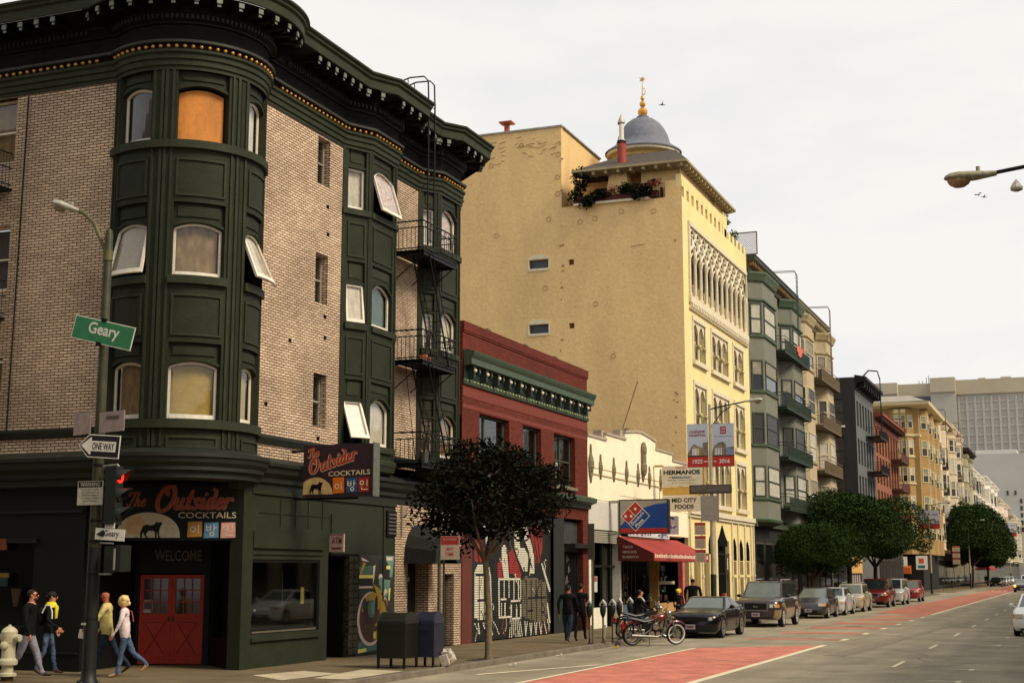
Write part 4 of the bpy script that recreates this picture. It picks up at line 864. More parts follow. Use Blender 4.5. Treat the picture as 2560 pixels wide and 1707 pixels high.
LP2=lamp(57.8,'tall pale street lamp with hospital banners and parking signs beside the sports coupe')
def banner(x0,x1,y,z0,z1,left,label,far=False):
    S=root('banner',((x0+x1)/2,y,z0),label,'banner'); f=FY(y-.05); m=MB(); w_=x1-x0; h=z1-z0
    m.fbox(f,x0,x1,z0,z1,-.012,0,k=0); m.fbox(f,x0,x1,z0,z0+h*.235,0,.004,k=1)
    sil=[(0,.06),(.12,.16),(.2,.24),(.35,.3),(.5,.24),(.56,.24),(.6,.22),(.74,.2),(.74,.32),(1,.34),(1,0),(0,0)] if left else [(0,.12),(.1,.26),(.32,.33),(.5,.34),(.62,.28),(.64,.2),(1,.22),(1,0),(0,0)]
    m.fpoly(f,[(x0+w_*a,z0+h*(.235+b)) for a,b in sil],.004,.007,k=2)
    for k in range(5): m.fbox(f,x0+w_*(.24+.065*k) if left else x0+w_*(.12+.07*k),x0+w_*(.28+.065*k) if left else x0+w_*(.15+.07*k),z0+h*.27,z0+h*.43,.007,.009,k=5)
    m.fbox(f,x0+w_*.56 if left else x0+w_*.62,x0+w_*.66 if left else x0+w_*.98,z0+h*.25,z0+h*(.46 if left else .42),.009,.011,k=6 if left else 7)
    m.fbox(f,x0,x1,z0+h*.236,z0+h*.262,.011,.013,k=4)
    if not far:
        if left:
            m.text(f,'CHINESE',x0+w_*.1,z0+h*.79,h*.055,.006,width=w_*.76,k=3,bold=.03); m.text(f,'HOSPITAL',x0+w_*.1,z0+h*.71,h*.055,.006,width=w_*.8,k=3,bold=.03); m.text(f,'1925',x0+w_*.24,z0+h*.075,h*.095,.008,width=w_*.46,k=5,bold=.01,shear=.1)
            m.fbox(f,x0+w_*.78,x0+w_*.95,z0+h*.11,z0+h*.13,.004,.006,k=5)
        else:
            m.fbox(f,x0+w_*.38,x0+w_*.64,z0+h*.76,z0+h*.93,.002,.005,k=3)
            for a,b in ((.43,.86),(.53,.86),(.43,.79),(.53,.79)): m.fbox(f,x0+w_*a,x0+w_*(a+.06),z0+h*b,z0+h*(b+.035),.005,.007,k=0)
            m.text(f,'New Patient Tower',x0+w_*.1,z0+h*.69,h*.025,.005,width=w_*.8,k=4); m.text(f,'2016',x0+w_*.3,z0+h*.075,h*.095,.008,width=w_*.48,k=5,bold=.01,shear=.1); m.fbox(f,x0+w_*.06,x0+w_*.16,z0+h*.11,z0+h*.13,.004,.006,k=5)
    else:
        m.fbox(f,x0+w_*.2,x0+w_*.8,z0+h*.75,z0+h*.8,.002,.005,k=3)
    m.build('cloth',[mat('pale_blue_banner',(178,186,196),.7,var=.06,scale=1.2),mat('banner_red',(176,40,28),.6,var=.08),mat('banner_photo_grey',(122,112,98),.7,var=.35,scale=9),mat('banner_maroon',(150,36,44),.6),mat('banner_dark_print',(54,52,46),.7,var=.3),mat('banner_white_print',(232,228,222),.6),mat('banner_ochre',(176,130,60),.6),mat('banner_blue_tower',(120,132,156),.6,var=.2,scale=9)],S)
    m=MB(); 
    for z in (z0,z1): m.tube([(x0 if left else x1,y,z),(-13.95,y,z)],.012,5)
    m.build('banner_arm',iron,S); return S
banner(-14.92,-14.03,57.8,6.57,8.35,True,'left hospital banner with 1925, hung on the street lamp by the coupe'); banner(-13.86,-12.94,57.8,6.57,8.33,False,'right hospital banner with 2016, hung on the street lamp by the coupe')
S=root('street_name_sign',(-13.95,57.7,5.45),'grey box street sign seen edge lit across the banner lamp pole','sign'); m=MB(); f=FY(57.68); m.fbox(f,-14.85,-13.1,5.46,5.82,-.16,0,k=0); m.fbox(f,-14.78,-13.17,5.52,5.76,0,.01,k=1); m.tube([(-14.3,57.7,5.64),(-14.1,57.7,5.62)],.04,6,k=0); m.build('box',[mat('dark_sign_frame',(66,62,56),.6),mat('sign_back_dull',(98,88,82),.7,var=.2,scale=6)],S)
S=root('blank_sign',(-13.95,57.7,4.3),'large plain grey sign back on the banner lamp pole','sign'); m=MB(); m.fbox(f,-14.38,-13.62,4.34,5.36,.0,.02); m.build('panel',mat('sign_back_grey2',(150,142,132),.7,var=.1,scale=4),S)
def parksign(x,y,z,w_,h,label,n=1,cat='parking sign'):
    S=root('parking_sign',(x,y,z),label,cat); m=MB(); f=FY(y)
    m.fbox(f,x-w_/2,x+w_/2,z,z+h,-.01,0,k=0); m.fbox(f,x-w_/2+.01,x+w_/2-.01,z+h*.76,z+h-.01,0,.003,k=1)
    for k in range(4): m.fbox(f,x-w_*.34,x+w_*.34,z+h*(.12+.15*k),z+h*(.17+.15*k),0,.003,k=2)
    m.build('panel',[mat('faded_white_sign',(190,176,150),.6,var=.15,scale=12),mat('faded_red_print',(166,58,44),.6,var=.15,scale=12),mat('pinkish_print',(150,110,96),.7,var=.2,scale=20)],S); return S
parksign(-14.42,57.62,3.78,.46,.5,'upper red and white parking sign left of the banner lamp pole'); parksign(-14.42,57.62,3.22,.46,.52,'middle red and white parking sign left of the banner lamp pole'); parksign(-14.42,57.62,2.66,.46,.52,'lowest red and white parking sign left of the banner lamp pole, against the awning')
# no parking sign on its own post near mailbox
S=root('no_parking_sign',(-13.8,31,2.55),'red and white NO PARKING ANY TIME sign beside the tree crown','sign'); m=MB(); f=FY(31); m.fbox(f,-14.04,-13.56,2.55,3.1,-.012,0,k=0); m.fbox(f,-14.03,-13.57,2.9,3.09,0,.003,k=1); m.text(f,'NO PARKING',-13.8,3.0,.05,.006,width=.34,k=0,align='C'); m.text(f,'ANY',-13.8,2.76,.08,.004,width=.2,k=1,align='C',bold=.02); m.text(f,'TIME',-13.8,2.64,.08,.004,width=.22,k=1,align='C',bold=.02)
m.build('panel',[mat('faded_white_sign2',(196,172,150),.6,var=.15,scale=12),mat('faded_red_sign2',(168,50,44),.6,var=.1,scale=12)],S); m=MB(); m.tube([(-13.98,31.06,.13),(-13.98,31.06,2.6)],.028,8); m.tube([(-13.98,31.05,2.5),(-13.98,31.05,3.05)],.028,8); m.build('post',mat('dark_post',(50,48,40),.6,.2),S)
# tall sign post by meters
S=root('sign_post',(-13.75,41.5,.13),'grey sign post with narrow edge-on parking sign beside the first meter','sign post'); m=MB(); m.tube([(-13.75,41.5,.13),(-13.75,41.5,3.0)],.032,8,k=0); m.lathe((-13.75,41.5,.13),[(.09,0),(.09,.03)],8,k=0); m.box(-13.87,-13.66,41.44,41.47,2.64,3.72,k=1); m.build('post',[mat('weathered_post',(96,94,78),.6,.2,var=.2),mat('dark_sign_back',(70,68,58),.7,var=.2)],S)
# right hand lamp arm: pole stands on the right sidewalk, just out of frame
S=root('street_lamp',(.55,20.4,.13),'cobra head street lamp reaching in from the right edge against the sky','street lamp'); m=MB(); m.lathe((.55,20.4,.13),[(.15,0),(.12,.2),(.07,8.6),(.001,8.62)],12); m.build('pole',polem,S,smooth=True)
m=MB(); m.tube([(.55,20.6,7.95),(-.3,20.9,7.96),(-.8,21,7.93)],.03,8); m.tube([(.55,20.5,7.4),(.1,20.7,7.78),(-.3,20.9,7.93)],.024,6); m.build('arm',iron,S,smooth=True); m=MB(); cobra(m,(-.78,21,7.92),(-1,.0,-.02)); m.build('lamp_head',[mat('weathered_lamp_head',(148,140,112),.6,.1,var=.3,scale=14),mat('amber_lens',(146,116,80),.15,var=.2,scale=20,spec=.6)],S,smooth=50)
m=MB(); m.lathe((-.52,20.9,7.62),[(.001,.16),(.05,.1),(.09,.03),(.085,0),(.04,-.02)],10); m.build('photo_sensor',headm,S)

# ================= meters, hydrant, mailboxes =================
def meter(x,y,label,st=True,h=1.3):
    S=root('parking_meter',(x,y,.13),label,'parking meter','parking meters along the kerb'); m=MB(); m.tube([(x,y,.13),(x,y,.95)],.028,8); m.lathe((x,y,.13),[(.07,0),(.07,.03),(.03,.05)],8); m.build('post',mat('meter_post',(58,58,48),.5,.4,var=.2),S)
    m=MB(); m.lathe((x,y,.9),[(.035,0),(.075,.1),(.095,.2),(.09,.34),(.08,.36)],10); m.build('meter_body',mat('meter_body_black',(26,30,28),.45,.2,var=.1),S,smooth=True)
    m=MB(); f=FY(y-.06); m.fpoly(f,[(x-.1,1.25),(x+.1,1.25),(x+.1,1.31),(x,1.44),(x-.1,1.31)],-.14,0); m.fbox(f,x-.04,x+.04,1.27,1.33,0,.003,k=1); m.build('dome',[mat('meter_dome',(196,194,184),.35,.5,var=.1),bk],S)
    if st:
        m=MB(); m.fbox(FY(y-.03),x+.02,x+.1,.28,.68 if st==1 else .55,0,.006); m.build('sticker_strip',mat('sticker_paper',(196,186,156),.8,var=.25,scale=25),S)
meter(-13.92,41.7,'first parking meter beside the grey sign post, nearest the camera'); meter(-13.6,42.05,'second parking meter from the sign post, left one of a close pair',1); meter(-13.55,42.85,'third parking meter, right one of the close pair before the white wall',1)
meter(-13.72,44.1,'fourth parking meter with stickers just left of the motorcycle',1); meter(-14.0,46.2,'fifth parking meter standing behind the rear wheel of the motorcycle',2); meter(-13.8,46.9,'sixth parking meter standing behind the seat of the motorcycle',2)
S=root('fire_hydrant',(-19.88,23.17,.13),'cream white fire hydrant at the lower left corner','fire hydrant'); hm=mat('cream_hydrant_paint',(206,198,164),.5,var=.14,scale=8)
m=MB(); x,y=-19.88,23.17; m.lathe((x,y,.13),[(.12,0),(.12,.1)],12,k=1); m.lathe((x,y,.23),[(.18,0),(.18,.05),(.11,.07),(.11,.2),(.18,.22),(.19,.27),(.18,.31),(.135,.35),(.125,.62),(.15,.66),(.155,.82),(.16,.86),(.14,.9),(.08,.95),(.03,.97),(.03,1.0),(.001,1.0)],16,k=0); m.build('barrel',[hm,mat('rusty_base',(92,56,32),.9,var=.3)],S,smooth=30)
m=MB(); m.lathe((x,y,.97),[(.07,-.27),(.075,-.2),(.05,-.19),(.05,.19),(.075,.2),(.07,.27),(.03,.28)],10,ax=(1,0,0)); m.lathe((x,y-.1,.83),[(.08,0),(.08,.09),(.05,.11),(.02,.12)],10,ax=(.3,-1,0)); m.build('nozzle',hm,S,smooth=30)
def mailbox(x0,x1,y0,y1,lab,c,nm):
    S=root('mailbox',((x0+x1)/2,(y0+y1)/2,.13),lab,'mailbox'); mb=mat(nm,c,.4,.1,var=.12,spec=.4); m=MB(); r=(y1-y0)/2; pr=[(y0,.36),(y0,1.1)]+[((y0+y1)/2-r*math.cos(R(a)),1.1+.26*math.sin(R(a))) for a in range(15,180,15)]+[(y1,1.1),(y1,.36)]
    m.hull([(x1,a,b) for a,b in pr],[(x0,a,b) for a,b in pr]); m.build('body',mb,S)
    m=MB(); m.hull([(x1+.012,a*1,b+.012) for a,b in pr[1:-1]],[(x1-.03,a,b+.012) for a,b in pr[1:-1]]); m.hull([(x0+.03,a*1,b+.012) for a,b in pr[1:-1]],[(x0-.012,a,b+.012) for a,b in pr[1:-1]]); m.build('end_rim',mat(nm+'_rim',tuple(v+20 for v in c),.4,.1,var=.1),S)
    m=MB()
    for a in (x0+.03,x1-.03):
        for b in (y0+.03,y1-.03): m.box(a-.025,a+.025,b-.025,b+.025,.13,.38)
    m.build('legs',mat(nm+'_leg',tuple(v*.8 for v in c),.5),S)
    m=MB(); m.box(x0+.1,x1-.1,y0-.012,y0,.95,1.05); m.build('deposit_door',mat(nm+'_door',tuple(min(255,v*1.15) for v in c),.4,.1),S)
mailbox(-14.8,-14.1,29.25,29.95,'dark olive-black relay mailbox on legs near the kerb',(24,24,17),'olive_mailbox'); mailbox(-14.2,-13.72,29.97,30.5,'navy blue mailbox tucked behind the dark olive one',(30,33,52),'navy_mailbox')
S=root('plastic_bag',(-13.5,30.4,.13),'crumpled pale litter bag at the foot of the navy mailbox','litter'); m=MB(); i0=len(m.v); m.ball((-13.62,30.5,.33),.18,n=10)
for v in m.v[i0:]: v+=Vector((rnd.uniform(-.05,.05),rnd.uniform(-.05,.05),rnd.uniform(-.05,.05)))
m.obox((-13.6,30.3,.28),((1,.2,.3),(-.2,1,.2),(-.3,-.2,1)),.09,.05,.12); m.build('bag',mat('pale_plastic',(176,166,150),.5,var=.15,scale=12),S)
# litter and leaves
for i,(x,y) in enumerate(((-13.2,42.0),(-13.3,44.9),(-13.0,33.0),(-13.3,37.2),(-12.9,47.2))):
    S=root('litter',(x,y,.0),['yellow crumpled paper in the gutter left of the motorcycle','small yellow scrap in the gutter under the motorcycle','pale scrap of paper in the gutter by the tree','little white scrap in the gutter beyond the tree','tiny orange scrap beside the motorcycle front wheel'][i],'litter'); m=MB(); m.obox((x,y,.035),((1,.3,.2),(-.3,1,.1),(-.1,0,1)),.09,.05,.012); m.obox((x+.03,y+.02,.05),((1,-.3,.5),(.3,1,.1),(-.4,0,1)),.05,.04,.01); m.build('scrap',mat('scrap_%d'%i,[(190,160,60),(170,160,60),(190,184,170),(196,190,176),(190,90,50)][i],.8),S)
# ================= red brick building =================
B=root('red_brick_building',(-17.35,45.8,.13),'two storey red brick building with green bracketed cornice and graffiti shutter','building')
F=FX(XS)
wn=[(41.2,43.75,5.36,7.22),(45.0,46.8,5.36,7.22),(48.1,50.45,5.36,7.22)]
m=MB(); m.wall(F,39.82,51.9,4.2,9.95,wn,.3); m.wall(F,39.82,51.9,.13,4.2,[(40.6,48.0,.13,4.2),(49.1,51.3,.13,4.2)],.25); m.fbox(FY(39.82),-30,XS,7,9.9,-.02,0)
m.fbox(F,39.85,51.95,9.62,9.68,0,.03); m.fbox(F,39.84,51.96,9.68,9.96,-.3,.05)
m.build('brick_wall',brickR,B)
m=MB()
for a,b in ((39.85,51.9),): m.fbox(F,a,b,7.62,7.9,0,.012); m.fbox(F,a,b,7.26,7.4,0,.012)
m.build('plain_brick_band',mat('smooth_red_brick',(112,48,34),.8,var=.12,scale=3),B)
m=MB(); m.fbox(FY(51.9),-30,XS+.001,0.1,9.9,-.001,.02); m.build('party_wall',mat('party_wall_red',(104,46,34),.85,var=.2),B)
m=MB(); m.face([(-30,39.9,9.8),(XS-.1,39.9,9.8),(XS-.1,51.8,9.8),(-30,51.8,9.8)])
for y in (42.0,45.4,48.4): m.fbox(F,y,y+.3,9.96,10.05,-.2,-.05)
m.build('roof',roofm,B)
p=[(XS,39.84),(XS,51.9)]
m=MB(); m.sweep(p,[(0,7.98),(.06,8.0),(.08,8.08),(.04,8.14),(.04,8.2)],k=0); m.sweep([(XS,39.86),(XS,51.9)],[(.04,8.55),(.3,8.6),(.3,8.78),(.34,8.84),(.38,8.9),(.4,9.0),(0,9.08)],k=0)
m.sweep(p,[(.03,8.16),(.05,8.2),(.05,8.56),(.04,8.58)],k=1)
m.build('cornice',[mat('green_cornice_paint',(62,78,58),.55,var=.18,scale=5),mat('dark_cornice_paint',(24,34,26),.6)],B,smooth=25)
rbk=[mat('dark_cornice_bracket',(34,48,36),.6),mat('pale_rosette',(226,210,180),.4,var=0),mat('dull_rosette',(120,128,104),.5)]; n=24
for k in range(n):
    y=40.2+11.5*k/(n-1); q=F.P(y,8.4,.2)
    m=MB()
    if k%2==0: m.fbox(F,y-.07,y+.07,8.2,8.55,.05,.26,k=0); m.fbox(F,y-.06,y+.06,8.16,8.2,.05,.2,k=0); m.ball(F.P(y,8.42,.28),.06,n=8,k=1)
    else: m.fbox(F,y-.05,y+.05,8.36,8.54,.05,.22,k=0); m.ball(F.P(y,8.44,.23),.035,n=6,k=2)
    m.build('cornice_bracket',rbk,B)
m=MB()
for k in range(44): m.ball(F.P(40.0+11.8*k/43,8.1,.1),.034,n=6,k=3)
m.build('cornice_beads',mat('bead_pale',(176,180,130),.5),B)
for i,(a,b,c,d) in enumerate(wn):
    m=MB(); m.fbox(F,a,b,c,d,-.32,-.3,k=1)
    xs=[a+.05,(a+b)/2 if i!=1 else a+.5,b-.05] if i else [a+.3,a+.85,b-.05]
    for x in xs: m.fbox(F,x-.05,x+.05,c,d,-.26,-.2)
    m.fbox(F,a,b,c,c+.08,-.26,-.19); m.fbox(F,a,b,d-.08,d,-.26,-.195); m.fbox(F,a,b,(c+d)/2-.03,(c+d)/2+.03,-.255,-.21)
    W=m.build('window',[mat('dark_green_window_paint',(56,66,50),.6,var=.15),dark_in],B); m=MB(); m.fbox(F,a,b,c,d,-.24,-.235); m.build('pane',glass,W)
    m=MB(); 
    if i==2: m.fbox(F,a+.5,a+.56,c+.1,d-.4,-.22,-.2,k=0); m.fbox(F,a+.75,a+.95,c+.1,d-1,-.22,-.2)
    m.fbox(F,a+.1,a+.16,c+.1,d,-.2,-.18); m.build('pale_stile',mat('pale_green_stile',(150,160,130),.6),W)
    m=MB(); m.fbox(F,a-.08,b+.08,c-.12,c,0,.08); m.build('sill',mat('green_sill',(116,108,84),.7,var=.2),W)
m=MB(); m.sweep([(XS,39.84),(XS,51.98)],[(0,4.62),(.1,4.64),(.12,4.78),(.2,4.82),(.34,4.86),(.36,5.02),(.1,5.1),(0,5.1)]); m.build('shopfront_cornice',mat('green_cornice_paint',(62,78,58)),B,smooth=25)
m=MB(); m.fbox(F,39.83,40.6,.13,4.6,0,.02); m.build('end_pier',mat('painted_brown_red_pier',(92,42,30),.7,var=.15,scale=2),B)
m=MB(); m.fbox(F,48.0,49.1,.13,4.2,-.1,.02,k=0); m.fbox(F,40.6,48.0,3.86,4.2,-.12,-.05,k=0); m.fbox(F,48.3,48.9,.5,1.6,.02,.03,k=1); m.build('dark_panel',[mat('charcoal_panel',(36,38,34),.6,var=.15),mat('dark_green_cabinet',(28,44,34),.5)],B)
# roll-up shutter with graffiti: slats are real ridges, paint lies on them
SH=FX(XS-.1); m=MB(); nn=52
for k in range(nn): z=.16+3.7*k/nn; m.fbox(SH,40.95,47.9,z,z+.058,-.02,.018); m.fbox(SH,40.95,47.9,z+.058,z+.0712,-.02,.0)
m.fbox(SH,40.6,40.95,.13,3.9,-.1,.06)
sh=m.build('roll_shutter',mat('dark_green_shutter',(30,34,29),.55,var=.15),B)
GW=mat('graffiti_white',(208,202,180),.6,var=.12,scale=5); GR=mat('graffiti_red',(150,46,44),.6,var=.18,scale=5); GG=mat('graffiti_grey',(104,96,76),.6,var=.2,scale=5); GK=mat('graffiti_black',(22,24,22),.6,var=0)
# pixel (in the 1045x1568 close view) -> shutter coordinates
def gy(px,py=0): u=1160+px/4.354; return {0:0}.get(1) or (40.75+(u-1181)/(1383-1181)*7.1)
Ugr=lambda px:(lambda t:40.9+ (t*7.0)/(1+.22*(1-t)) )( (px-95)/870 )
Zgr=lambda py,px:.16+(1440-110*(px-95)/870-py)/1440*4.62*(1+.17*(px-95)/870)
m=MB(); lay={0:.0215,1:.0235,2:.0225,3:.0265}
GC=[0]
def gpoly(pts,k,sub=True):
    """paint only on the raised slat faces"""
    GC[0]+=1; e_=GC[0]*.000012; P=[(Ugr(x),Zgr(y,x)) for x,y in pts]; zs=[z for _,z in P]
    for i in range(nn):
        z0=.16+3.7*i/nn; z1=z0+.056
        zc=(z0+z1)/2
        if zc<min(zs) or zc>max(zs): continue
        xs=[]
        for (xa,za),(xb,zb) in zip(P,P[1:]+P[:1]):
            if (za>zc)!=(zb>zc): xs.append(xa+(xb-xa)*(zc-za)/(zb-za))
        xs.sort()
        for a,b in zip(xs[::2],xs[1::2]):
            a=max(a,40.97); b=min(b,47.88)
            if b-a>.01: m.face([SH.P(a,z0,lay[k]+e_),SH.P(b,z0,lay[k]+e_),SH.P(b,z1,lay[k]+e_),SH.P(a,z1,lay[k]+e_)],k)
def stroke(pts,w_,k):
    for (a,b),(c,d) in zip(pts,pts[1:]):
        l=math.hypot(c-a,d-b) or 1; nx,ny=-(d-b)/l*w_/2,(c-a)/l*w_/2; gpoly([(a+nx,b+ny),(c+nx,d+ny),(c-nx,d-ny),(a-nx,b-ny)],k)
gpoly([(110,1230),(112,790),(160,700),(200,720),(230,700),(290,740),(310,830),(325,1240),(300,1225),(240,1230),(200,1240),(150,1225)],0)
for x in (170,228,290): stroke([(x,810),(x+4,1230)],9,3)
stroke([(105,800),(320,820)],16,3); stroke([(120,1040),(300,1060)],16,3); stroke([(105,1245),(325,1245)],22,3)
for x0,x1 in ((110,180),(160,180),(210,270),(290,330),(240,270)): stroke([(x0,1250),(x1,1370)],12,0)
gpoly([(95,560),(130,390),(170,440),(200,560),(200,700),(140,700),(100,670)],1); stroke([(130,500),(170,690)],14,3)
for x in (400,460,515,570,620,645): stroke([(x,860),(x,1030)],10,0)
stroke([(395,850),(650,850)],16,0); stroke([(420,1035),(650,1050)],14,0); stroke([(400,1200),(650,1205)],22,0); stroke([(400,860),(405,1200)],16,0)
for x in (470,540,600,645): stroke([(x,1070),(x,1200)],14,0)
stroke([(430,1060),(430,1190)],8,0)
for i in range(7): stroke([(530+18*i,1215),(520+24*i,1390-12*(i%3))],8,0)
gpoly([(655,860),(700,810),(740,830),(780,820),(850,840),(915,870),(930,1060),(915,1230),(860,1240),(800,1230),(700,1200),(665,1190)],2)
for x in (705,757,810,865): stroke([(x,840),(x+8,1225)],9,3)
stroke([(660,1010),(920,1010)],14,3); stroke([(680,1130),(900,1140)],8,3)
for i in range(9): stroke([(690+26*i,1235),(700+28*i-(i%2)*30,1370-14*(i%3))],9,0)
stroke([(930,1060),(955,1230)],16,0)
gpoly([(430,560),(460,520),(490,560),(515,830),(455,830),(435,700)],0); gpoly([(380,700),(400,680),(430,700),(440,830),(385,830)],1); gpoly([(510,600),(550,560),(590,640),(660,820),(580,830),(560,800),(520,800)],1)
gpoly([(570,420),(590,370),(620,400),(640,560),(690,560),(730,620),(720,760),(680,780),(610,640),(580,560)],0); gpoly([(640,280),(670,280),(720,380),(790,600),(795,790),(740,800),(760,640),(700,500),(655,400)],0); stroke([(655,400),(770,740)],10,3)
gpoly([(740,220),(790,200),(850,210),(880,400),(880,560),(850,680),(810,700),(790,560),(750,420)],1); stroke([(800,230),(850,650)],10,3); stroke([(770,330),(830,680)],8,3)
gpoly([(470,290),(540,250),(600,300),(590,350),(500,330)],0); gpoly([(310,250),(370,250),(365,300),(320,310)],1)
gpoly([(890,130),(915,120),(965,290),(960,410),(920,330)],0); gpoly([(860,680),(885,700),(970,940),(950,950),(900,800)],0)
gpoly([(200,330),(230,340),(285,440),(250,520),(240,430)],0)
gr_=random.Random(5)
for q in range(70):
    x=gr_.uniform(100,950); y=gr_.choice([gr_.uniform(250,700),gr_.uniform(1180,1400),gr_.uniform(700,1200)]); k=gr_.choice([0,0,1,3,3,3,2]); pts=[(x,y)]
    for j in range(gr_.randint(2,5)): x+=gr_.uniform(-26,26); y+=gr_.uniform(14,52); pts.append((x,y))
    stroke(pts,gr_.uniform(4,9),k)
m.build('graffiti',[GW,GR,GG,GK],sh)
# second doorway with gate and graffiti
m=MB(); m.fbox(F,49.1,51.3,.13,4.2,-.5,-.25,k=0); m.fbox(F,49.1,51.3,3.0,3.12,-.24,-.1,k=1); m.fbox(F,49.7,51.9,3.15,3.3,.0,.25,k=2); m.fbox(F,49.2,51.2,3.3,4.1,-.25,-.2,k=3)
for k in range(12): m.tube([F.P(49.25+.18*k,.15,-.15),F.P(49.25+.18*k,3.0,-.15)],.012,4,k=1)
for z,y,w_ in ((2.6,50.0,.35),(2.2,50.2,.3),(1.8,49.9,.4),(1.4,50.3,.35),(1.0,50.0,.4)): m.fpoly(F,[(y,z),(y+w_,z+.1),(y+w_*.7,z+.35),(y+.1,z+.28)],-.24,k=4)
m.build('gated_doorway',[dark_in,iron,mat('gate_box',(20,20,20),.6),mat('grey_transom_glass',(66,70,66),.2,var=.2,spec=.5),mat('dim_graffiti',(120,104,110),.7,var=.3,scale=9)],B)

# ================= white mission style shop building =================
B=root('white_shop_building',(-17.35,59.5,.13),'low cream building with stepped parapet and ornaments, red awning shops below','building')
cw=mat('cream_stucco',(238,228,196),.75,var=.07,scale=1.2,bump=.1); 
steps=[(51.92,54.25,7.5,7.42),(54.25,56.9,7.78,7.68),(56.9,57.2,7.86,7.86),(57.2,58.4,7.95,8.12),(58.4,59.6,8.12,8.1),(59.6,61.55,8.05,7.93),(61.55,64.3,7.71,7.63),(64.3,67.03,7.35,7.35)]
steps=[(51.92,54.25,7.45),(54.25,56.9,7.7),(56.9,61.5,8.0),(61.5,64.3,7.65),(64.3,67.03,7.35)]
m=MB()
for a,b,h in steps: m.fbox(F,a,b,5.05,h,-.35,0)
pk=[(57.1,8.0),(58.2,8.14),(59.2,8.2),(60.3,8.12),(61.3,8.0)]; m.fpoly(F,pk,-.35,0)
m.fbox(F,51.92,67.03,5.0,5.05,-.35,-.02); m.fbox(F,52.0,67.0,.13,5.0,-12,-3)
m.build('parapet_wall',cw,B)
m=MB(); cap=mat('grey_coping',(166,152,134),.8,var=.15,scale=4)
for a,b,h in steps:
    if abs(a-56.9)<.01: continue
    m.fbox(F,a-.04,b+.04,h,h+.1,-.4,.05)
m.fpoly(F,pk+[(61.54,8.0),(61.54,8.12),(60.3,8.24),(59.2,8.33),(58.2,8.26),(56.86,8.12),(56.86,8.0)][0:0]+[],-.4,.0) if 0 else None
for (a,za),(b,zb) in zip([(56.86,8.0)]+pk[1:-1]+[(61.54,8.0)],pk[1:-1]+[(61.54,8.0)]): m.fbox(F,a,b,0,0,-.4,.05,bot=lambda u,a=a,b=b,za=za,zb=zb:za+(zb-za)*(u-a)/(b-a),top=lambda u,a=a,b=b,za=za,zb=zb:za+(zb-za)*(u-a)/(b-a)+.11)
for a,z in ((54.0,7.45),(56.55,7.7)): m.fbox(F,a,a+.5,z+.1,z+.42,-.45,-.1)
m.fbox(F,61.4,61.9,8.02,8.2,-.45,-.1)
m.build('coping',cap,B)
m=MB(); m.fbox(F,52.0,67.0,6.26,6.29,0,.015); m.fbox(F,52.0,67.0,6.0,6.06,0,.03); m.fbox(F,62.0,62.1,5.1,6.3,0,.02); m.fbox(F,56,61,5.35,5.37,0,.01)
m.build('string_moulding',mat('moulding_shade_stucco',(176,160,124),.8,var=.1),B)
om=mat('aged_plaster_ornament',(124,112,90),.85,var=.35,scale=14)
def orn(m,y,z,h,w_): # pointed medallion, real relief
    pts=[(0,.5),(.12,.4),(.16,.26),(.45,.16),(.6,0),(.5,-.2),(.25,-.34),(.12,-.4),(0,-.5)]
    m.fpoly(F,[(y+w_*a,z+h*b) for a,b in pts]+[(y-w_*a,z+h*b) for a,b in pts[-2:0:-1]],0,.07); m.ball(F.P(y,z-.02*h,.06),w_*.5,.5,1,1.6,n=8)
m=MB()
for y in (53.42,55.16,56.92,58.6,60.35,62.16): orn(m,y,6.35,1.0,.26)
orn(m,52.2,6.4,1.5,.42)
m.fbox(F,59.15,59.6,6.55,7.55,0,.1); m.ball(F.P(59.37,7.5,.08),.25,.5,1,1.4,n=8); m.ball(F.P(59.37,6.7,.08),.26,.5,1,1.4,n=8); m.ball(F.P(59.37,7.1,.1),.17,.5,1,2.4,n=8); orn(m,59.37,6.4,.6,.2)
m.build('plaster_ornament',om,B)
m=MB(); m.fbox(F,51.98,55.9,3.9,5.0,-.06,-.0); m.build('grey_fascia_panel',mat('pale_grey_panel',(196,192,180),.7,var=.06,scale=1.5),B)
m=MB(); m.fbox(F,52.0,52.35,.13,3.9,-.3,-.0); m.fbox(F,52.35,54.3,.13,.9,-.3,-.05); m.fbox(F,55.85,56.0,.13,5.0,-.3,.03); m.build('white_pier',mat('white_pier_paint',(226,220,198),.7,var=.08),B)
m=MB()
for k in range(6): m.fbox(F,52.35,55.85,3.4+.08*k,3.46+.08*k,-.2,-.05)
m.build('shutter_box',mat('silver_shutter',(172,166,150),.5,.2,var=.12),B)
m=MB(); m.fbox(F,52.35,55.85,.13,3.4,-.6,-.5,k=0)
for a,b in ((52.4,52.52),(53.1,53.22),(54.2,54.34),(55.3,55.42)): m.fbox(F,a,b,.13,3.4,-.3,-.2,k=1)
m.fbox(F,54.35,55.2,.7,3.3,-.35,-.3,k=2); m.fbox(F,53.4,53.8,1.5,2.1,-.28,-.27,k=3); m.fbox(F,53.45,53.75,1.9,2.08,-.27,-.265,k=4); m.fbox(F,52.35,55.85,2.45,2.55,-.3,-.19,k=1)
m.build('glazed_shopfront',[dark_in,mat('dark_aluminium',(40,42,38),.4,.5),mat('murky_glass',(58,58,44),.2,var=.3,spec=.5),mat('white_poster',(196,190,176),.7),mat('poster_red',(170,60,50),.7)],B)
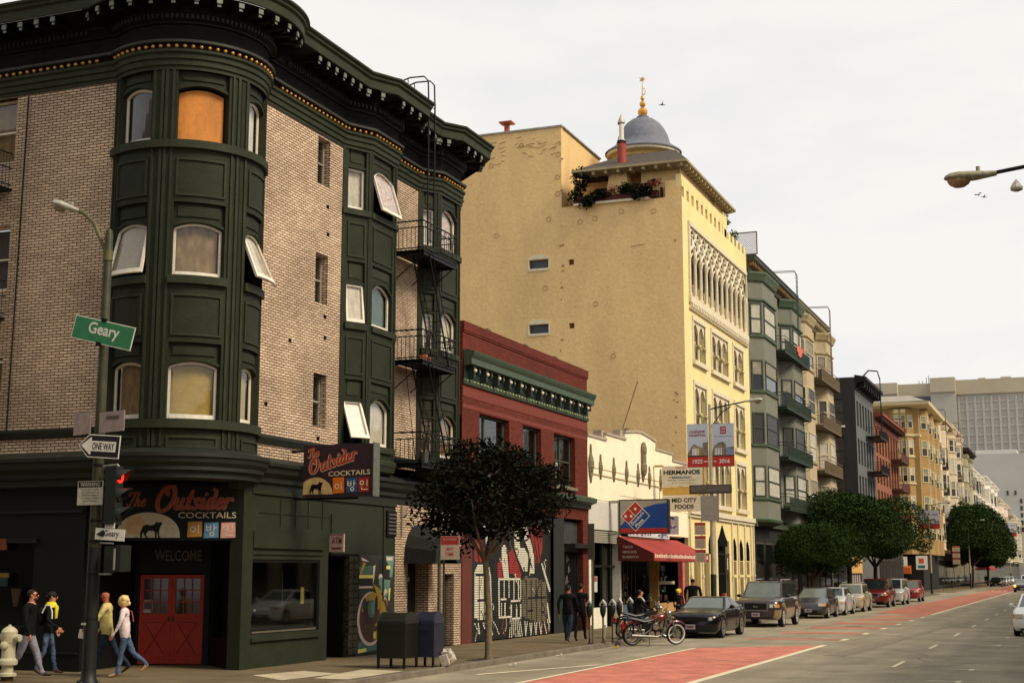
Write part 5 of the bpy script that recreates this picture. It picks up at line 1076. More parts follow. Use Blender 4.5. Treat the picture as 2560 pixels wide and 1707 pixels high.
# taco shop front under the awning
m=MB(); m.fbox(F,56.0,66.2,.13,3.9,-1.6,-1.5,k=0)
pc=[(150,90,62),(186,172,150),(118,54,38),(150,160,170),(176,140,70),(60,80,70),(196,186,160),(120,60,50),(90,110,140),(60,60,50)]
for k in range(70): y=rnd.uniform(56.1,59.8); z=rnd.choice([rnd.uniform(.9,1.3),rnd.uniform(1.3,2.0)]); w_=rnd.uniform(.06,.22); h=rnd.uniform(.1,.4); m.fbox(F,y,y+w_,z,z+h,-.62-.006*k,-.615-.006*k,k=1+rnd.randrange(10))
for k in range(7): m.fbox(F,56.1+.6*k,56.13+.6*k,.9,3.4,-.5,-.47,k=11)
m.fbox(F,56.0,60.0,.13,.95,-.4,-.2,k=0); m.fbox(F,57.0,58.0,.2,.95,-.19,-.17,k=9); m.fbox(F,56.3,56.9,.2,.95,-.19,-.17,k=2)
m.fbox(F,60.0,61.6,.13,3.9,-1.4,-1.3,k=0); m.fbox(F,66.2,66.3,.13,3.9,-3,-.0,k=0); m.fbox(F,55.98,56.0,.13,3.9,-1.6,-.3,k=0); m.fbox(F,61.6,61.75,.13,3.3,-.4,.0,k=5)
m.fbox(F,61.75,65.7,.13,.9,-.3,-.15,k=12); 
for k in range(60): y=rnd.uniform(61.8,65.6); z=rnd.choice([rnd.uniform(.92,1.2),rnd.uniform(1.2,1.9),rnd.uniform(1.9,2.6)]); m.fbox(F,y,y+rnd.uniform(.08,.35),z,z+rnd.uniform(.08,.3),-.6-.006*k,-.595-.006*k,k=rnd.choice([1+rnd.randrange(10),6,10,10]))
m.fbox(F,62.0,65.4,1.72,1.86,-.3,-.28,k=2); m.fbox(F,65.75,66.2,.13,3.2,-.2,.02,k=13)
m.build('market_shopfront',[dark_in]+[mat('goods_%d'%i,c,.7) for i,c in enumerate(pc)]+[mat('chrome_mullion',(120,118,108),.3,.8),mat('tan_stall_base',(196,150,96),.7,var=.1),mat('pink_pilaster',(196,98,96),.7)],B)
m=MB(); m.fbox(F,56.0,66.2,3.85,5.0,-.35,-.1); m.fbox(F,62.5,67.0,3.9,5.0,-.1,.0); m.build('upper_fascia',cw,B)
m=MB(); m.face([(-30,52,6.6),(XS-.3,52,6.6),(XS-.3,67,6.6),(-30,67,6.6)]); m.build('roof',roofm,B)
# antenna pole on the roof
S=root('roof_pole',(-17.8,58.0,8.0),'thin slanted dark pole rising above the cream stepped parapet','pole'); m=MB(); m.tube([(-17.9,57.9,7.9),(-17.75,60.2,10.6)],.03,6); m.lathe((-17.8,58.6,8.1),[(.2,0),(.22,.12),(.1,.25),(.001,.3)],10); m.build('mast',mat('rusty_mast',(92,70,52),.8),S)
# awning
S=root('shop_awning',(-16.6,60.3,2.6),'red canvas shop awning with white scalloped lettering band and TACO side panel','awning'); ra=mat('red_awning_canvas',(146,44,38),.8,var=.14,scale=2); ry0,ry1=55.7,64.9
m=MB(); zt,zl,zb=3.72,3.02,2.72; xo=-15.85
m.face([(XS,ry0,zt),(XS,ry1,zt),(xo,ry1,zl),(xo,ry0,zl)]); m.face([(xo,ry0,zl),(xo,ry1,zl),(xo,ry1,zb),(xo,ry0,zb)])
m.face([(XS,ry1,zt),(XS,ry1,zb),(xo,ry1,zb),(xo,ry1,zl)]); m.face([(XS,ry0,zb),(XS,ry1,zb),(xo,ry1,zb),(xo,ry0,zb)]); m.build('canopy',ra,S)
m=MB(); m.face([(XS,ry0-.004,zt),(XS,ry0-.004,zb),(xo,ry0-.004,zb),(xo,ry0-.004,zl)]); f=FY(ry0-.01); 
for t,z in (('TACO',3.22),('MENUDO',3.02),('BURRITO',2.82)): m.text(f,t,-17.15,z,.1,.006,width=.13*len(t)*.62+.1,k=1,bold=.01)
m.build('side_panel',[mat('dark_red_canvas',(92,26,24),.8,var=.1),mat('awning_lettering',(206,180,160),.7)],S)
m=MB(); f=FX(xo+.004); n=34
for k in range(n): y=ry0+.15+(ry1-ry0-.3)*k/n; m.fbox(f,y,y+.2,2.84,2.84+(.13 if k%3 else .16),0,.003)
m.build('valance_lettering',mat('awning_cream_print',(226,190,170),.7,var=.2,scale=15),S)
# pizza shop sign
S=root('pizza_shop_sign',(-15.9,54.6,3.8),'blue, grey and red pizza shop box sign with red dotted square','sign'); f=FY(54.5); x0,x1,z0,z1=-16.86,-14.95,3.8,5.06; w_=x1-x0; h=z1-z0
m=MB(); m.box(x0-.05,x1+.05,54.5,54.8,z0-.04,z1+.05,k=0); m.fbox(f,x0,x1,z0,z1,0,.004,k=1); arcp=[(0,.22),(.12,.4),(.3,.62),(.5,.77),(.75,.88),(1,.92)]
m.fpoly(f,[(x0,z0+.12*h)]+[(x0+w_*a,z0+h*b) for a,b in arcp]+[(x1,z0+.12*h)],.006,k=2); m.fbox(f,x0,x1,z0,z0+.14*h,.006,.009,k=3)
def rq(cx,cz,s,a,hx=1,hz=1): ca,sa=math.cos(R(a)),math.sin(R(a)); return [(x0+w_*cx+s*(dx*hx*ca-dz*hz*sa),z0+h*cz+s*(dx*hx*sa+dz*hz*ca)) for dx,dz in ((-1,-1),(1,-1),(1,1),(-1,1))]
ca=45
m.fpoly(f,rq(.325,.52,.44,ca,.97,.97),.011,k=4); m.fpoly(f,rq(.22,.67,.4,ca,.98,.98),.014,k=4) if 0 else None
# upper-left half red with three dots, lower-right half blue with name
c=Vector((x0+w_*.325,z0+h*.52)); ax=Vector((math.cos(R(45)),math.sin(R(45)))); ay=Vector((-ax.y,ax.x)); s=.42
def dq(a0,a1,b0,b1): return [tuple(c+ax*a+ay*b) for a,b in ((a0,b0),(a1,b0),(a1,b1),(a0,b1))]
m.fpoly(f,dq(-s+.02,s-.02,.0,s-.02),.014,k=3); m.fpoly(f,dq(-s+.02,s-.02,-s+.02,-.03),.014,k=2); m.fpoly(f,dq(-.012,.012,.0,s-.02),.017,k=4)
for a,b in ((.2,.2),(-.12,.12),(-.29,.28)): q=c+ax*a+ay*b; m.fpoly(f,[(q.x+.058*math.cos(t*.6283),q.y+.058*math.sin(t*.6283)) for t in range(10)],.018,k=4)
q=c-ax*.33-ay*.19; m.text(f,"Domino's",q.x,q.y,.13,.018,width=.66,k=4,rot=45,bold=.02); q=c-ax*.28-ay*.37; m.text(f,'Pizza',q.x,q.y,.13,.018,width=.42,k=4,rot=45,bold=.02)
m.build('box',[mat('sign_frame_black',(30,32,32),.5),mat('sign_pale_grey',(160,152,134),.6,var=.08),mat('sign_blue',(24,66,136),.5,var=.06),mat('sign_red',(176,42,28),.5,var=.06),mat('sign_white',(226,218,196),.5)],S)
m=MB(); m.box(-17.35,-16.9,54.55,54.75,4.98,5.08); m.box(-17.0,-16.92,54.58,54.72,3.7,5.1); m.box(-17.35,-16.9,54.55,54.75,3.72,3.8); m.build('mounting_arm',steel,S)
# hermanos / mid city signs
wm=mat('cream_sign_face',(214,206,180),.6,var=.06,scale=2); km=mat('sign_letter_black',(34,34,34),.6)
f=FY(61.0)
S=root('shop_sign',(-16,61,6.0),'cream box sign reading HERMANOS and FREE DELIVERY','sign'); m=MB(); m.box(-16.93,-15.1,61,61.25,6.0,6.88,k=0); m.text(f,'HERMANOS',-16.86,6.5,.2,.006,width=1.65,k=1,bold=.04); m.fbox(f,-16.5,-15.68,6.33,6.42,.0,.004,k=2); m.text(f,'TAQUERIA',-16.46,6.345,.06,.007,width=.74,k=0); m.text(f,'FREE DELIVERY',-16.65,6.22,.06,.004,width=1.25,k=1); m.text(f,'415 474 2093',-16.5,6.1,.05,.004,width=1.0,k=1); m.fbox(f,-16.3,-15.85,6.78,6.82,.0,.004,k=3)
for x in (-16.58,-15.62): m.fbox(f,x-.03,x+.03,6.35,6.41,0,.004,k=3)
m.build('box',[wm,km,mat('teal_band',(30,110,130),.6),mat('sign_small_red',(196,60,50),.6)],S)
S=root('shop_sign',(-16,61,5.6),'plain ochre yellow sign panel between the HERMANOS and MID CITY FOODS signs','sign'); m=MB(); m.box(-16.93,-15.15,61.02,61.25,5.6,5.97); m.build('box',mat('ochre_sign',(206,166,78),.6,var=.12,scale=3),S)
S=root('shop_sign',(-16,61,4.9),'cream box sign reading MID CITY FOODS','sign'); m=MB(); m.box(-16.92,-15.15,60.98,61.25,4.9,5.57,k=0); f=FY(60.98); m.text(f,'MID CITY',-16.5,5.28,.19,.006,width=1.12,k=1,bold=.03); m.text(f,'FOODS',-16.36,5.0,.19,.006,width=.84,k=1,bold=.03); m.build('box',[wm,km],S)
m=MB(); m.box(-17.3,-16.9,61.05,61.2,6.86,6.94); m.box(-17.3,-16.93,61.05,61.2,5.2,5.28); m.box(-15.1,-15.02,61,61.25,5.0,6.88); m.build('mounting_arm',mat('tan_sign_arm',(176,142,90),.6),S)
S=root('shop_banner',(-16,57.5,3.7),'colourful printed banner lying behind the pizza sign above the red awning','banner'); m=MB(); f=FX(XS+.3)
m.fbox(f,56.2,62.5,3.72,4.1,-.02,0,k=0)
for k in range(46): y=rnd.uniform(56.3,62.2); z=rnd.uniform(3.75,4.0); m.fbox(f,y,y+rnd.uniform(.08,.3),z,z+rnd.uniform(.03,.1),0.0,.002+.0004*k,k=1+k%4)
f=FY(61.3); m.fbox(f,-17.3,-16.3,3.9,4.7,-.02,0,k=0)
for k in range(26): x=rnd.uniform(-17.2,-16.5); z=rnd.uniform(3.95,4.6); m.fbox(f,x,x+rnd.uniform(.04,.12),z,z+rnd.uniform(.05,.2),0,.002+.0004*k,k=1+k%4)
m.build('cloth',[mat('banner_pale',(196,196,200),.7),mat('banner_p1',(60,110,170),.7),mat('banner_p2',(190,60,60),.7),mat('banner_p3',(230,224,210),.7),mat('banner_p4',(60,60,64),.7)],S)

# ================= yellow hotel with dome =================
B=root('yellow_hotel',(-18,74,.13),'tall pale yellow hotel with tan side wall, blue dome and moorish arcade','building')
tan=mat('tan_side_wall',(224,190,134),.85,var=.11,scale=.45,bump=.45,bscale=6,spec=.12,detail=11,streak=1,grain=7); yel=mat('yellow_stucco',(228,210,150),.8,var=.08,scale=.8,bump=.15,spec=.15); trim=mat('pale_moorish_trim',(214,202,172),.75,var=.12,scale=4); shade=mat('recess_shade_paint',(86,70,44),.8,var=.2)
YT=67.05; T=FY(YT); ZR=20.75
m=MB(); hs=[(-25.5,-24.42,17.6,18.12),(-25.5,-24.42,14.22,14.74),(-23.33,-23.05,17.7,17.99),(-23.33,-23.05,14.42,14.7)]
m.wall(T,-52,-17.35,0,ZR,hs,.22); m.wall(T,-52,-23.7,ZR,25.08)
m.face([(-23.7,YT,ZR),(-23.7,73.5,ZR),(-23.7,73.5,25.08),(-23.7,YT,25.08)]); m.face([(-52,YT,25.06),(-23.7,YT,25.06),(-23.7,73.5,25.06),(-52,73.5,25.06)])
m.face([(-18.2,YT+.003,ZR),(-17.35,YT+.003,ZR),(-17.35,YT+.003,21.6),(-18.2,YT+.003,21.6)])
m.build('side_wall',tan,B)
m=MB(); 
for x,z in ((-25.57,18.15),(-25.57,14.77)): fr=Fr(T.P,.14); m.fbox(fr,x,x+1.22,0,0,-.12,.03,bot=lambda u:z-.02,top=lambda u:z+.06+.16*(1-((u-x-.61)/.61)**2)); m.fbox(T,x,x+.08,z-.6,z-.02,-.1,.02); m.fbox(T,x+1.14,x+1.22,z-.6,z-.02,-.1,.02); m.fbox(T,x+.08,x+1.14,z-.62,z-.5,-.1,.04)
o=m.build('side_window_surround',trim,B)
m=MB(); m.fbox(T,-25.5,-24.42,17.6,18.12,-.3,-.2,k=0); m.fbox(T,-25.5,-24.42,14.22,14.74,-.3,-.2,k=0); m.fbox(T,-23.33,-23.05,17.7,17.99,-.3,-.18,k=1); m.fbox(T,-23.33,-23.05,14.42,14.7,-.3,-.18,k=1); m.build('side_window_pane',[mat('slate_pane',(58,66,68),.3,var=.1),mat('brown_vent',(112,84,44),.7,var=.3,scale=14)],B)
# plaster patches and anchor plates on the side wall
m=MB()
for x,z in ((-22.7,19.9),(-21.9,20.0),(-20.5,20.25),(-18.8,20.1),(-24.4,20.2),(-27.3,19.6),(-25.9,24.3),(-27.6,23.4),(-23.85,23.6),(-23.9,22.4),(-23.9,21.5),(-24.6,16.6),(-21.9,15.6),(-21,12.9)):
    r=.13; pts=[(x+r*math.cos(R(a)),z+r*math.sin(R(a))) for a in range(0,360,60)]
    for p,q in zip(pts,pts[1:]+pts[:1]): m.tube([T.P(*p,.01),T.P(*q,.01)],.013,4)
for k in range(34):
    x=-23.75+rnd.uniform(-.08,.08) if k<22 else (-17.9+rnd.uniform(-.2,.3)); z=rnd.uniform(8,25) if k<22 else rnd.uniform(5,19); m.fbox(T,x,x+rnd.uniform(.04,.16),z,z+rnd.uniform(.03,.12),0,.012)
for k in range(30): x=rnd.uniform(-28,-24); z=rnd.uniform(23.4,24.7); m.tube([T.P(x,z,.008),T.P(x+rnd.uniform(.1,.5),z+rnd.uniform(-.12,.12),.008)],.014,4)
m.tube([T.P(-20.0,18.4,.008),T.P(-19.3,18.45,.008)],.014,4)
m.build('plaster_scars',mat('plaster_scar',(158,126,78),.9,var=.2),B)
m=MB(); m.box(-52,-23.65,YT-.06,YT+.2,25.06,25.16,); m.box(-23.75,-23.6,YT+.2,73.5,25.06,25.14); m.build('parapet_cap',mat('grey_parapet_cap',(150,144,128),.8),B)
m=MB(); m.tube([(-27.1,68,25.0),(-27.1,68,25.9)],.16,8); m.box(-27.45,-26.75,67.7,68.3,25.9,25.98); m.build('vent_chimney',mat('red_vent_paint',(142,62,44),.7),B)
# street front
F=FX(-17.35); YA,YB2=67.05,81.85
arow=[(a,b,.0) for a,b in ()]
w3=[(68.75,71.15),(72.6,76.3),(77.75,80.15)]
rows=[(12.72,14.75),(9.05,11.5),(5.7,8.15)]
hs=[(68.25,81.35,15.95,19.5)]+[(a,b,z0,z1) for a,b in w3 for z0,z1 in rows]
m=MB(); m.wall(F,YA,YB2,5.2,20.75,hs,.35); m.wall(F,YA,YB2,.13,5.2,[(68.0,69.3,.13,3.2),(69.8,71.2,.13,3.2),(73.0,75.6,.13,3.9)],.3)
for k in range(15):    # crenellated parapet and small arches at roof garden level
    y=67.5+.98*k; m.fbox(F,y,y+.5,20.75,21.55 if k<9 else 21.2,-.3,0)
m.fbox(F,67.05,76.2,21.3,21.9,-.3,-.02); m.fbox(F,76.0,77.0,20.75,22.1,-.6,0)
m.fbox(FY(81.85),-30,-17.35,10,21,-.03,0)
m.build('street_wall',yel,B)
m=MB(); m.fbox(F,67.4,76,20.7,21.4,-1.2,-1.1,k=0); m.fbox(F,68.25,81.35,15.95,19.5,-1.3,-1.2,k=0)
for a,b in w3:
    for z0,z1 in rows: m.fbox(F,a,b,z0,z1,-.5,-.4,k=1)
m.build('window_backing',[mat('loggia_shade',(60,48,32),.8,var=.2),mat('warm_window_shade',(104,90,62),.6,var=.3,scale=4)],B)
# arcade: eleven slender columns, interlaced pointed arches above
m=MB(); n=11; y0,y1=68.35,81.25
m.fbox(F,68.05,81.5,19.5,19.72,-.05,.12); m.fbox(F,68.05,68.25,15.9,19.5,-.05,.1); m.fbox(F,81.35,81.5,15.9,19.5,-.05,.1); m.fbox(F,68.0,81.5,15.55,15.9,-.05,.14)
m.build('arcade_frame',trim,B)
m=MB()
for k in range(40): y=68.1+.33*k; m.fbox(F,y,y+.16,15.3,15.55,0,.2)
m.fbox(F,68.0,81.5,15.22,15.3,0,.1); m.build('corbel_table',trim,B)
for k in range(n+1):
    y=y0+(y1-y0)*k/n; m=MB(); m.lathe((-17.38,y,15.95),[(.14,0),(.14,.1),(.1,.16),(.09,1.75),(.1,1.8),(.17,2.05),(.17,2.12)],8); m.build('arcade_column',trim,B,smooth=30)
m=MB(); sp=(y1-y0)/n
for k in range(n):
    y=y0+sp*k
    for j in range(3):
        zb=18.05+.48*j; off=0 if j%2==0 else sp/2
        if k==n-1 and off: continue
        pts=[(y+off+t*sp,zb+(.5 if 1 else 0)*(1-abs(2*t-1)**1.6)+0) for t in [0,.15,.3,.5,.7,.85,1]]
        for p,q in zip(pts,pts[1:]): m.tube([F.P(*p,-.02),F.P(*q,-.02)],.075,5)
        m.ball(F.P(y+off+sp/2,zb+.1,-.0),.1,.6,1,1,n=6); m.tube([F.P(y+off,zb-.1,-.03),F.P(y+off,zb+.45,-.03)],.07,5)
m.build('arcade_tracery',trim,B,smooth=True)
m=MB()
for k in range(n): y=y0+sp*k; m.fbox(F,y+.12,y+sp-.12,15.95,16.75,-.3,-.2)
m.build('arcade_parapet_panels',mat('arcade_panel',(176,160,124),.8,var=.1),B)
# grouped windows
for a,b in w3:
    nn_=2 if b-a<3 else 3
    for z0,z1 in rows:
        m=MB(); m.fbox(F,a-.2,b+.2,z1,z1+.22,0,.07); m.fbox(F,a-.2,a,z0,z1,-.02,.05); m.fbox(F,b,b+.2,z0,z1,-.02,.05); m.fbox(F,a-.25,b+.25,z0-.22,z0,0,.16)
        for k in range(1,nn_): y=a+(b-a)*k/nn_; m.lathe((-17.4,y,z0),[(.08,0),(.07,.05),(.06,z1-z0-.1),(.09,z1-z0)],8)
        for k in range(nn_):
            p0=a+(b-a)*k/nn_+.05; p1=a+(b-a)*(k+1)/nn_-.05; fr=Fr(F.P,(p1-p0)/6); m.fbox(fr,p0,p1,0,z1,-.12,-.02,bot=arcfn(p0,p1,z1-.6,z1-.12))
        W=m.build('window',trim,B); m=MB()
        for k in range(nn_):
            p0=a+(b-a)*k/nn_+.06; p1=a+(b-a)*(k+1)/nn_-.06; zm=z0+(z1-z0)*.42
            m.fbox(F,p0,p1,zm,zm+.05,-.2,-.1); m.fbox(F,p0+.28*(p1-p0),p0+.33*(p1-p0)+.02,z0,z1,-.2,-.12); m.fbox(F,p0+.7*(p1-p0),p0+.76*(p1-p0),z0,z1,-.2,-.12); m.ball(F.P(p0,zm,.02),.1,n=6); m.ball(F.P(p1,zm,.02),.1,n=6)
        m.build('frame',mat('cream_sash_paint',(190,176,134),.7,var=.15),W)
# ground floor ornament: blind arches and gate
m=MB(); m.fbox(F,67.1,81.8,5.05,5.3,0,.18,k=0); m.fbox(F,67.1,81.8,4.9,5.05,0,.1,k=0)
for y in (67.2,69.5,71.5,72.3,76.1,77.6,79.3,80.9,81.6): m.fbox(F,y,y+.16,.13,4.9,0,.08,k=0); m.fbox(F,y-.03,y+.19,2.0,2.14,0,.11,k=0)
for (a,b,zt,zb) in ((76.35,77.3,4.1,2.9),(78.0,78.95,4.05,2.9),(79.65,80.6,4.0,2.9),(71.0,72.0,4.2,3.2)): 
    c=(a+b)/2; m.fpoly(F,[(a,zb),(a,zt-.5),(a+.2,zt-.2),(c,zt),(b-.2,zt-.2),(b,zt-.5),(b,zb)],.0,.02,k=1)
for a,b in ((76.4,77.2),(78.05,78.9),(79.7,80.5)): m.fbox(F,a,b,.5,2.0,0,.015,k=2); m.fbox(F,a,b,2.15,2.85,0,.016,k=2)
m.fpoly(F,[(73.0,3.6),(73.0,3.9),(73.4,4.2),(73.95,4.7),(74.5,4.2),(75.0,3.9),(75.0,3.6)],.02,.05,k=1)
m.fbox(F,73.0,75.6,.13,3.9,-.3,-.2,k=1)
for k in range(12): m.tube([F.P(73.05+.22*k,.15,.02),F.P(73.05+.22*k,3.2,.02)],.016,4,k=3)
for z in (1.0,2.2,3.2): m.tube([F.P(73.0,z,.02),F.P(75.6,z,.02)],.02,4,k=3)
m.fbox(F,73.6,73.9,.9,1.2,.05,.2,k=4); m.fbox(F,74.9,75.05,2.4,3.0,.03,.05,k=5)
for y in (68.0,69.8): m.fbox(F,y,y+1.3,.13,3.2,-.3,-.2,k=2)
m.build('ground_arcade',[trim,dark_in,mat('old_bronze_panel',(128,110,70),.6,var=.25,scale=5),iron,mat('red_flower_pot',(190,80,70),.7),mat('white_notice',(210,206,190),.7)],B)
# penthouse, roof, chimney
m=MB(); m.wall(FY(68.9),-23.6,-19.6,20.7,22.42,[(-22.5,-21.3,20.9,22.1)],.15); m.wall(FY(67.6),-19.6,-17.5,20.7,22.42); m.face([(-19.6,67.6,20.7),(-19.6,68.9,20.7),(-19.6,68.9,22.42),(-19.6,67.6,22.42)]); m.wall(FX(-17.5),67.35,77.3,20.7,22.42)
m.build('penthouse_wall',tan,B)
m=MB(); ex0,ex1,ey0,ey1=-23.0,-16.95,66.6,77.6; ap=(-20.2,72.3,25.3); zz=22.5
m.face([(ex0,ey0,zz),(ex1,ey0,zz),(ap[0]+1.6,ap[1]-1.6,24.3),(ap[0]-1.2,ap[1]-1.6,24.3)]); m.face([(ex1,ey0,zz),(ex1,ey1,zz),(ap[0]+1.6,ap[1]+2,24.3),(ap[0]+1.6,ap[1]-1.6,24.3)]); m.face([(ex0,ey0,zz),(ap[0]-1.2,ap[1]-1.6,24.3),(ap[0]-1.2,ap[1]+2,24.3),(ex0,ey1,zz)]); m.face([(ap[0]-1.2,ap[1]-1.6,24.3),(ap[0]+1.6,ap[1]-1.6,24.3),(ap[0]+1.6,ap[1]+2,24.3),(ap[0]-1.2,ap[1]+2,24.3)])
m.build('penthouse_roof',mat('dark_shingle',(70,62,54),.9,var=.3,scale=6,bump=.4),B)
m=MB(); m.box(ex0,ex1,ey0,ey0+.12,22.4,22.52); m.box(ex1-.12,ex1,ey0+.12,ey1,22.4,22.52); m.face([(ex0,ey0,22.4),(ex1,ey0,22.4),(ex1,67.4,22.3),(ex0,67.4,22.3)]); m.face([(ex1,ey0,22.4),(ex1,ey1,22.4),(-17.5,ey1,22.3),(-17.5,67.4,22.3)])
for k in range(9): x=-22.6+.66*k; m.box(x,x+.14,ey0+.1,67.3,22.22,22.4)
for k in range(17): y=66.9+.63*k; m.box(-17.5,-17.02,y,y+.14,22.22,22.4)
m.build('eave_rafters',mat('eave_paint',(160,144,110),.8,var=.15),B)
m=MB(); m.hull([(-21.15,YT-.0+.3,22.62),(-21.15,68.4,22.62),(-20.35,68.4,22.62),(-20.35,67.35,22.62)],[(-21.45,67.2,20.7),(-21.45,68.6,20.7),(-20.05,68.6,20.7),(-20.05,67.2,20.7)]); m.build('chimney_base',tan,B)
m=MB(); m.lathe((-20.7,67.9,22.62),[(.24,0),(.24,1.5),(.2,1.52)],12,k=0); m.lathe((-20.7,67.9,24.1),[(.22,0),(.22,.15),(.13,.16),(.13,1.1),(.14,1.1)],12,k=1); m.lathe((-20.7,67.9,24.12),[(.24,-.1),(.24,.08)],12,k=2); m.lathe((-20.7,67.9,25.15),[(.19,0),(.2,.05),(.12,.25),(.001,.55)],10,k=3); m.lathe((-20.75,67.9,25.1),[(.14,0),(.16,.02)],10,k=2)
m.build('chimney_flue',[mat('red_flue',(150,62,46),.7,var=.15),mat('white_flue',(212,206,190),.6),iron,mat('flue_cap',(180,176,160),.5,.3,var=.1)],B,smooth=40)
DC=(-20.9,72.6)
m=MB(); m.lathe((*DC,24.2),[(1.75,-1.2),(1.75,.3),(1.9,.45)],28,k=0); m.lathe((*DC,24.62),[(1.95,0),(2.02,.05),(2.02,.2),(1.95,.22)],32,k=1)
m.build('dome_drum',[mat('dome_drum_ochre',(186,154,92),.8,var=.1),trim],B,smooth=35)
m=MB(); m.lathe((*DC,24.8),[(2.1,0),(2.1,.06),(1.75,.3),(1.5,.52),(1.44,.7),(1.36,1.0),(1.18,1.38),(.92,1.72),(.62,1.95),(.34,2.05),(.34,2.14),(.26,2.18),(.001,2.22)],32); m.build('dome',mat('slate_blue_dome',(102,106,116),.7,var=.18,scale=4,bump=.3),B,smooth=50)
m=MB()
for a in (-75,-30): 
    c=Vector((DC[0]+1.76*math.cos(R(a)),DC[1]+1.76*math.sin(R(a)),24.1)); n_=Vector((math.cos(R(a)),math.sin(R(a)),0)); u_=Vector((-n_.y,n_.x,0)); m.face([c+n_*.02+(u_*math.cos(t)+Vector((0,0,1))*math.sin(t))*(.32 if i%2==0 else .17) for i,t in enumerate([2*math.pi*k/16 for k in range(16)])])
m.build('star_window',dark_in,B)
m=MB(); c=(*DC,27.0); m.lathe(c,[(.16,-.05),(.2,.0),(.27,.15),(.27,.28),(.18,.42),(.08,.48),(.1,.52),(.16,.6),(.17,.7),(.12,.8),(.05,.85),(.06,.9),(.11,.98),(.1,1.08),(.03,1.18),(.015,1.9)],12)
m.tube([(DC[0]+.02+.15*math.cos(R(a)),DC[1],28.4+.2*math.sin(R(a))) for a in range(-110,111,20)],.022,5)
cc=Vector((DC[0],DC[1],29.1))
for k in range(10): a=2*math.pi*k/10; l=.25 if k%2==0 else .16; d=Vector((math.cos(a),0,math.sin(a))); p=Vector((-d.z,0,d.x))*.04; m.hull([cc+p+Vector((0,.02,0)),cc-p+Vector((0,.02,0)),cc+d*l],[cc+p-Vector((0,.02,0)),cc-p-Vector((0,.02,0)),cc+d*l+Vector((0,-.001,0))])
m.build('gilded_finial',gold,B,smooth=30)
m=MB(); m.box(-23.0,-19.0,YT-.18,YT+.3,20.72,20.84,k=0); m.box(-23.0,-18.6,YT-.12,YT+.3,20.84,21.15,k=1); m.build('planter_box',[trim,mat('maroon_planter',(84,38,30),.8,var=.2)],B)
m=MB()
# ================= lattice screen =================
S=root('roof_lattice_screen',(-18,82.3,20.8),'brown diagonal lattice screen standing on the roof edge next to the yellow hotel','screen'); f=FY(82.4); x0,x1,z0,z1=-19.7,-16.9+.15,20.95,22.35
m=MB(); m.fbox(f,x0,x0+.06,z0,z1,0,.06); m.fbox(f,x1-.06,x1,z0,z1,0,.06); m.fbox(f,x0+.06,x1-.06,z1-.06,z1,0,.06); m.fbox(f,x0+.06,x1-.06,z0,z0+.06,0,.06); m.fbox(f,(x0+x1)/2-.03,(x0+x1)/2+.03,z0+.06,z1-.06,0,.06)
k=-2.9
while k<2.9:
    for s in (1,-1):
        pts=[]
        for t in range(0,121):
            x=x0+(x1-x0)*t/120; z=(z0+k+(x-x0)) if s>0 else (z1-k-(x-x0)); 
            if z0<z<z1: pts.append((x,z))
        if len(pts)>1: m.tube([f.P(*pts[0],.03),f.P(*pts[-1],.03)],.012,4,cap=False)
    k+=.14
m.build('lattice',mat('brown_lattice_paint',(120,96,66),.8),S)
# ================= buildings further down the street =================
def simple_window(B,F,a,b,z0,z1,d,fm,pm,mid=True,cur=None):
    m=MB(); w_=.07
    m.fbox(F,a,a+w_,z0,z1,d-.02,d+.05); m.fbox(F,b-w_,b,z0,z1,d-.02,d+.05); m.fbox(F,a+w_,b-w_,z0,z0+w_,d-.02,d+.05); m.fbox(F,a+w_,b-w_,z1-w_,z1,d-.02,d+.05)
    if mid: m.fbox(F,a+w_,b-w_,(z0+z1)/2-.03,(z0+z1)/2+.03,d-.02,d+.055)
    W=m.build('window',fm,B); m=MB(); m.fbox(F,a+w_/2,b-w_/2,z0+w_/2,z1-w_/2,d-.015,d,k=0)
    if cur is not None: m.fbox(F,a+w_,b-w_,z0+w_+ (0 if cur[1] else (z1-z0)*.45),z1-w_,d,d+.004,k=1)
    m.build('pane',[pm,cur[0] if cur else pm],W); return W
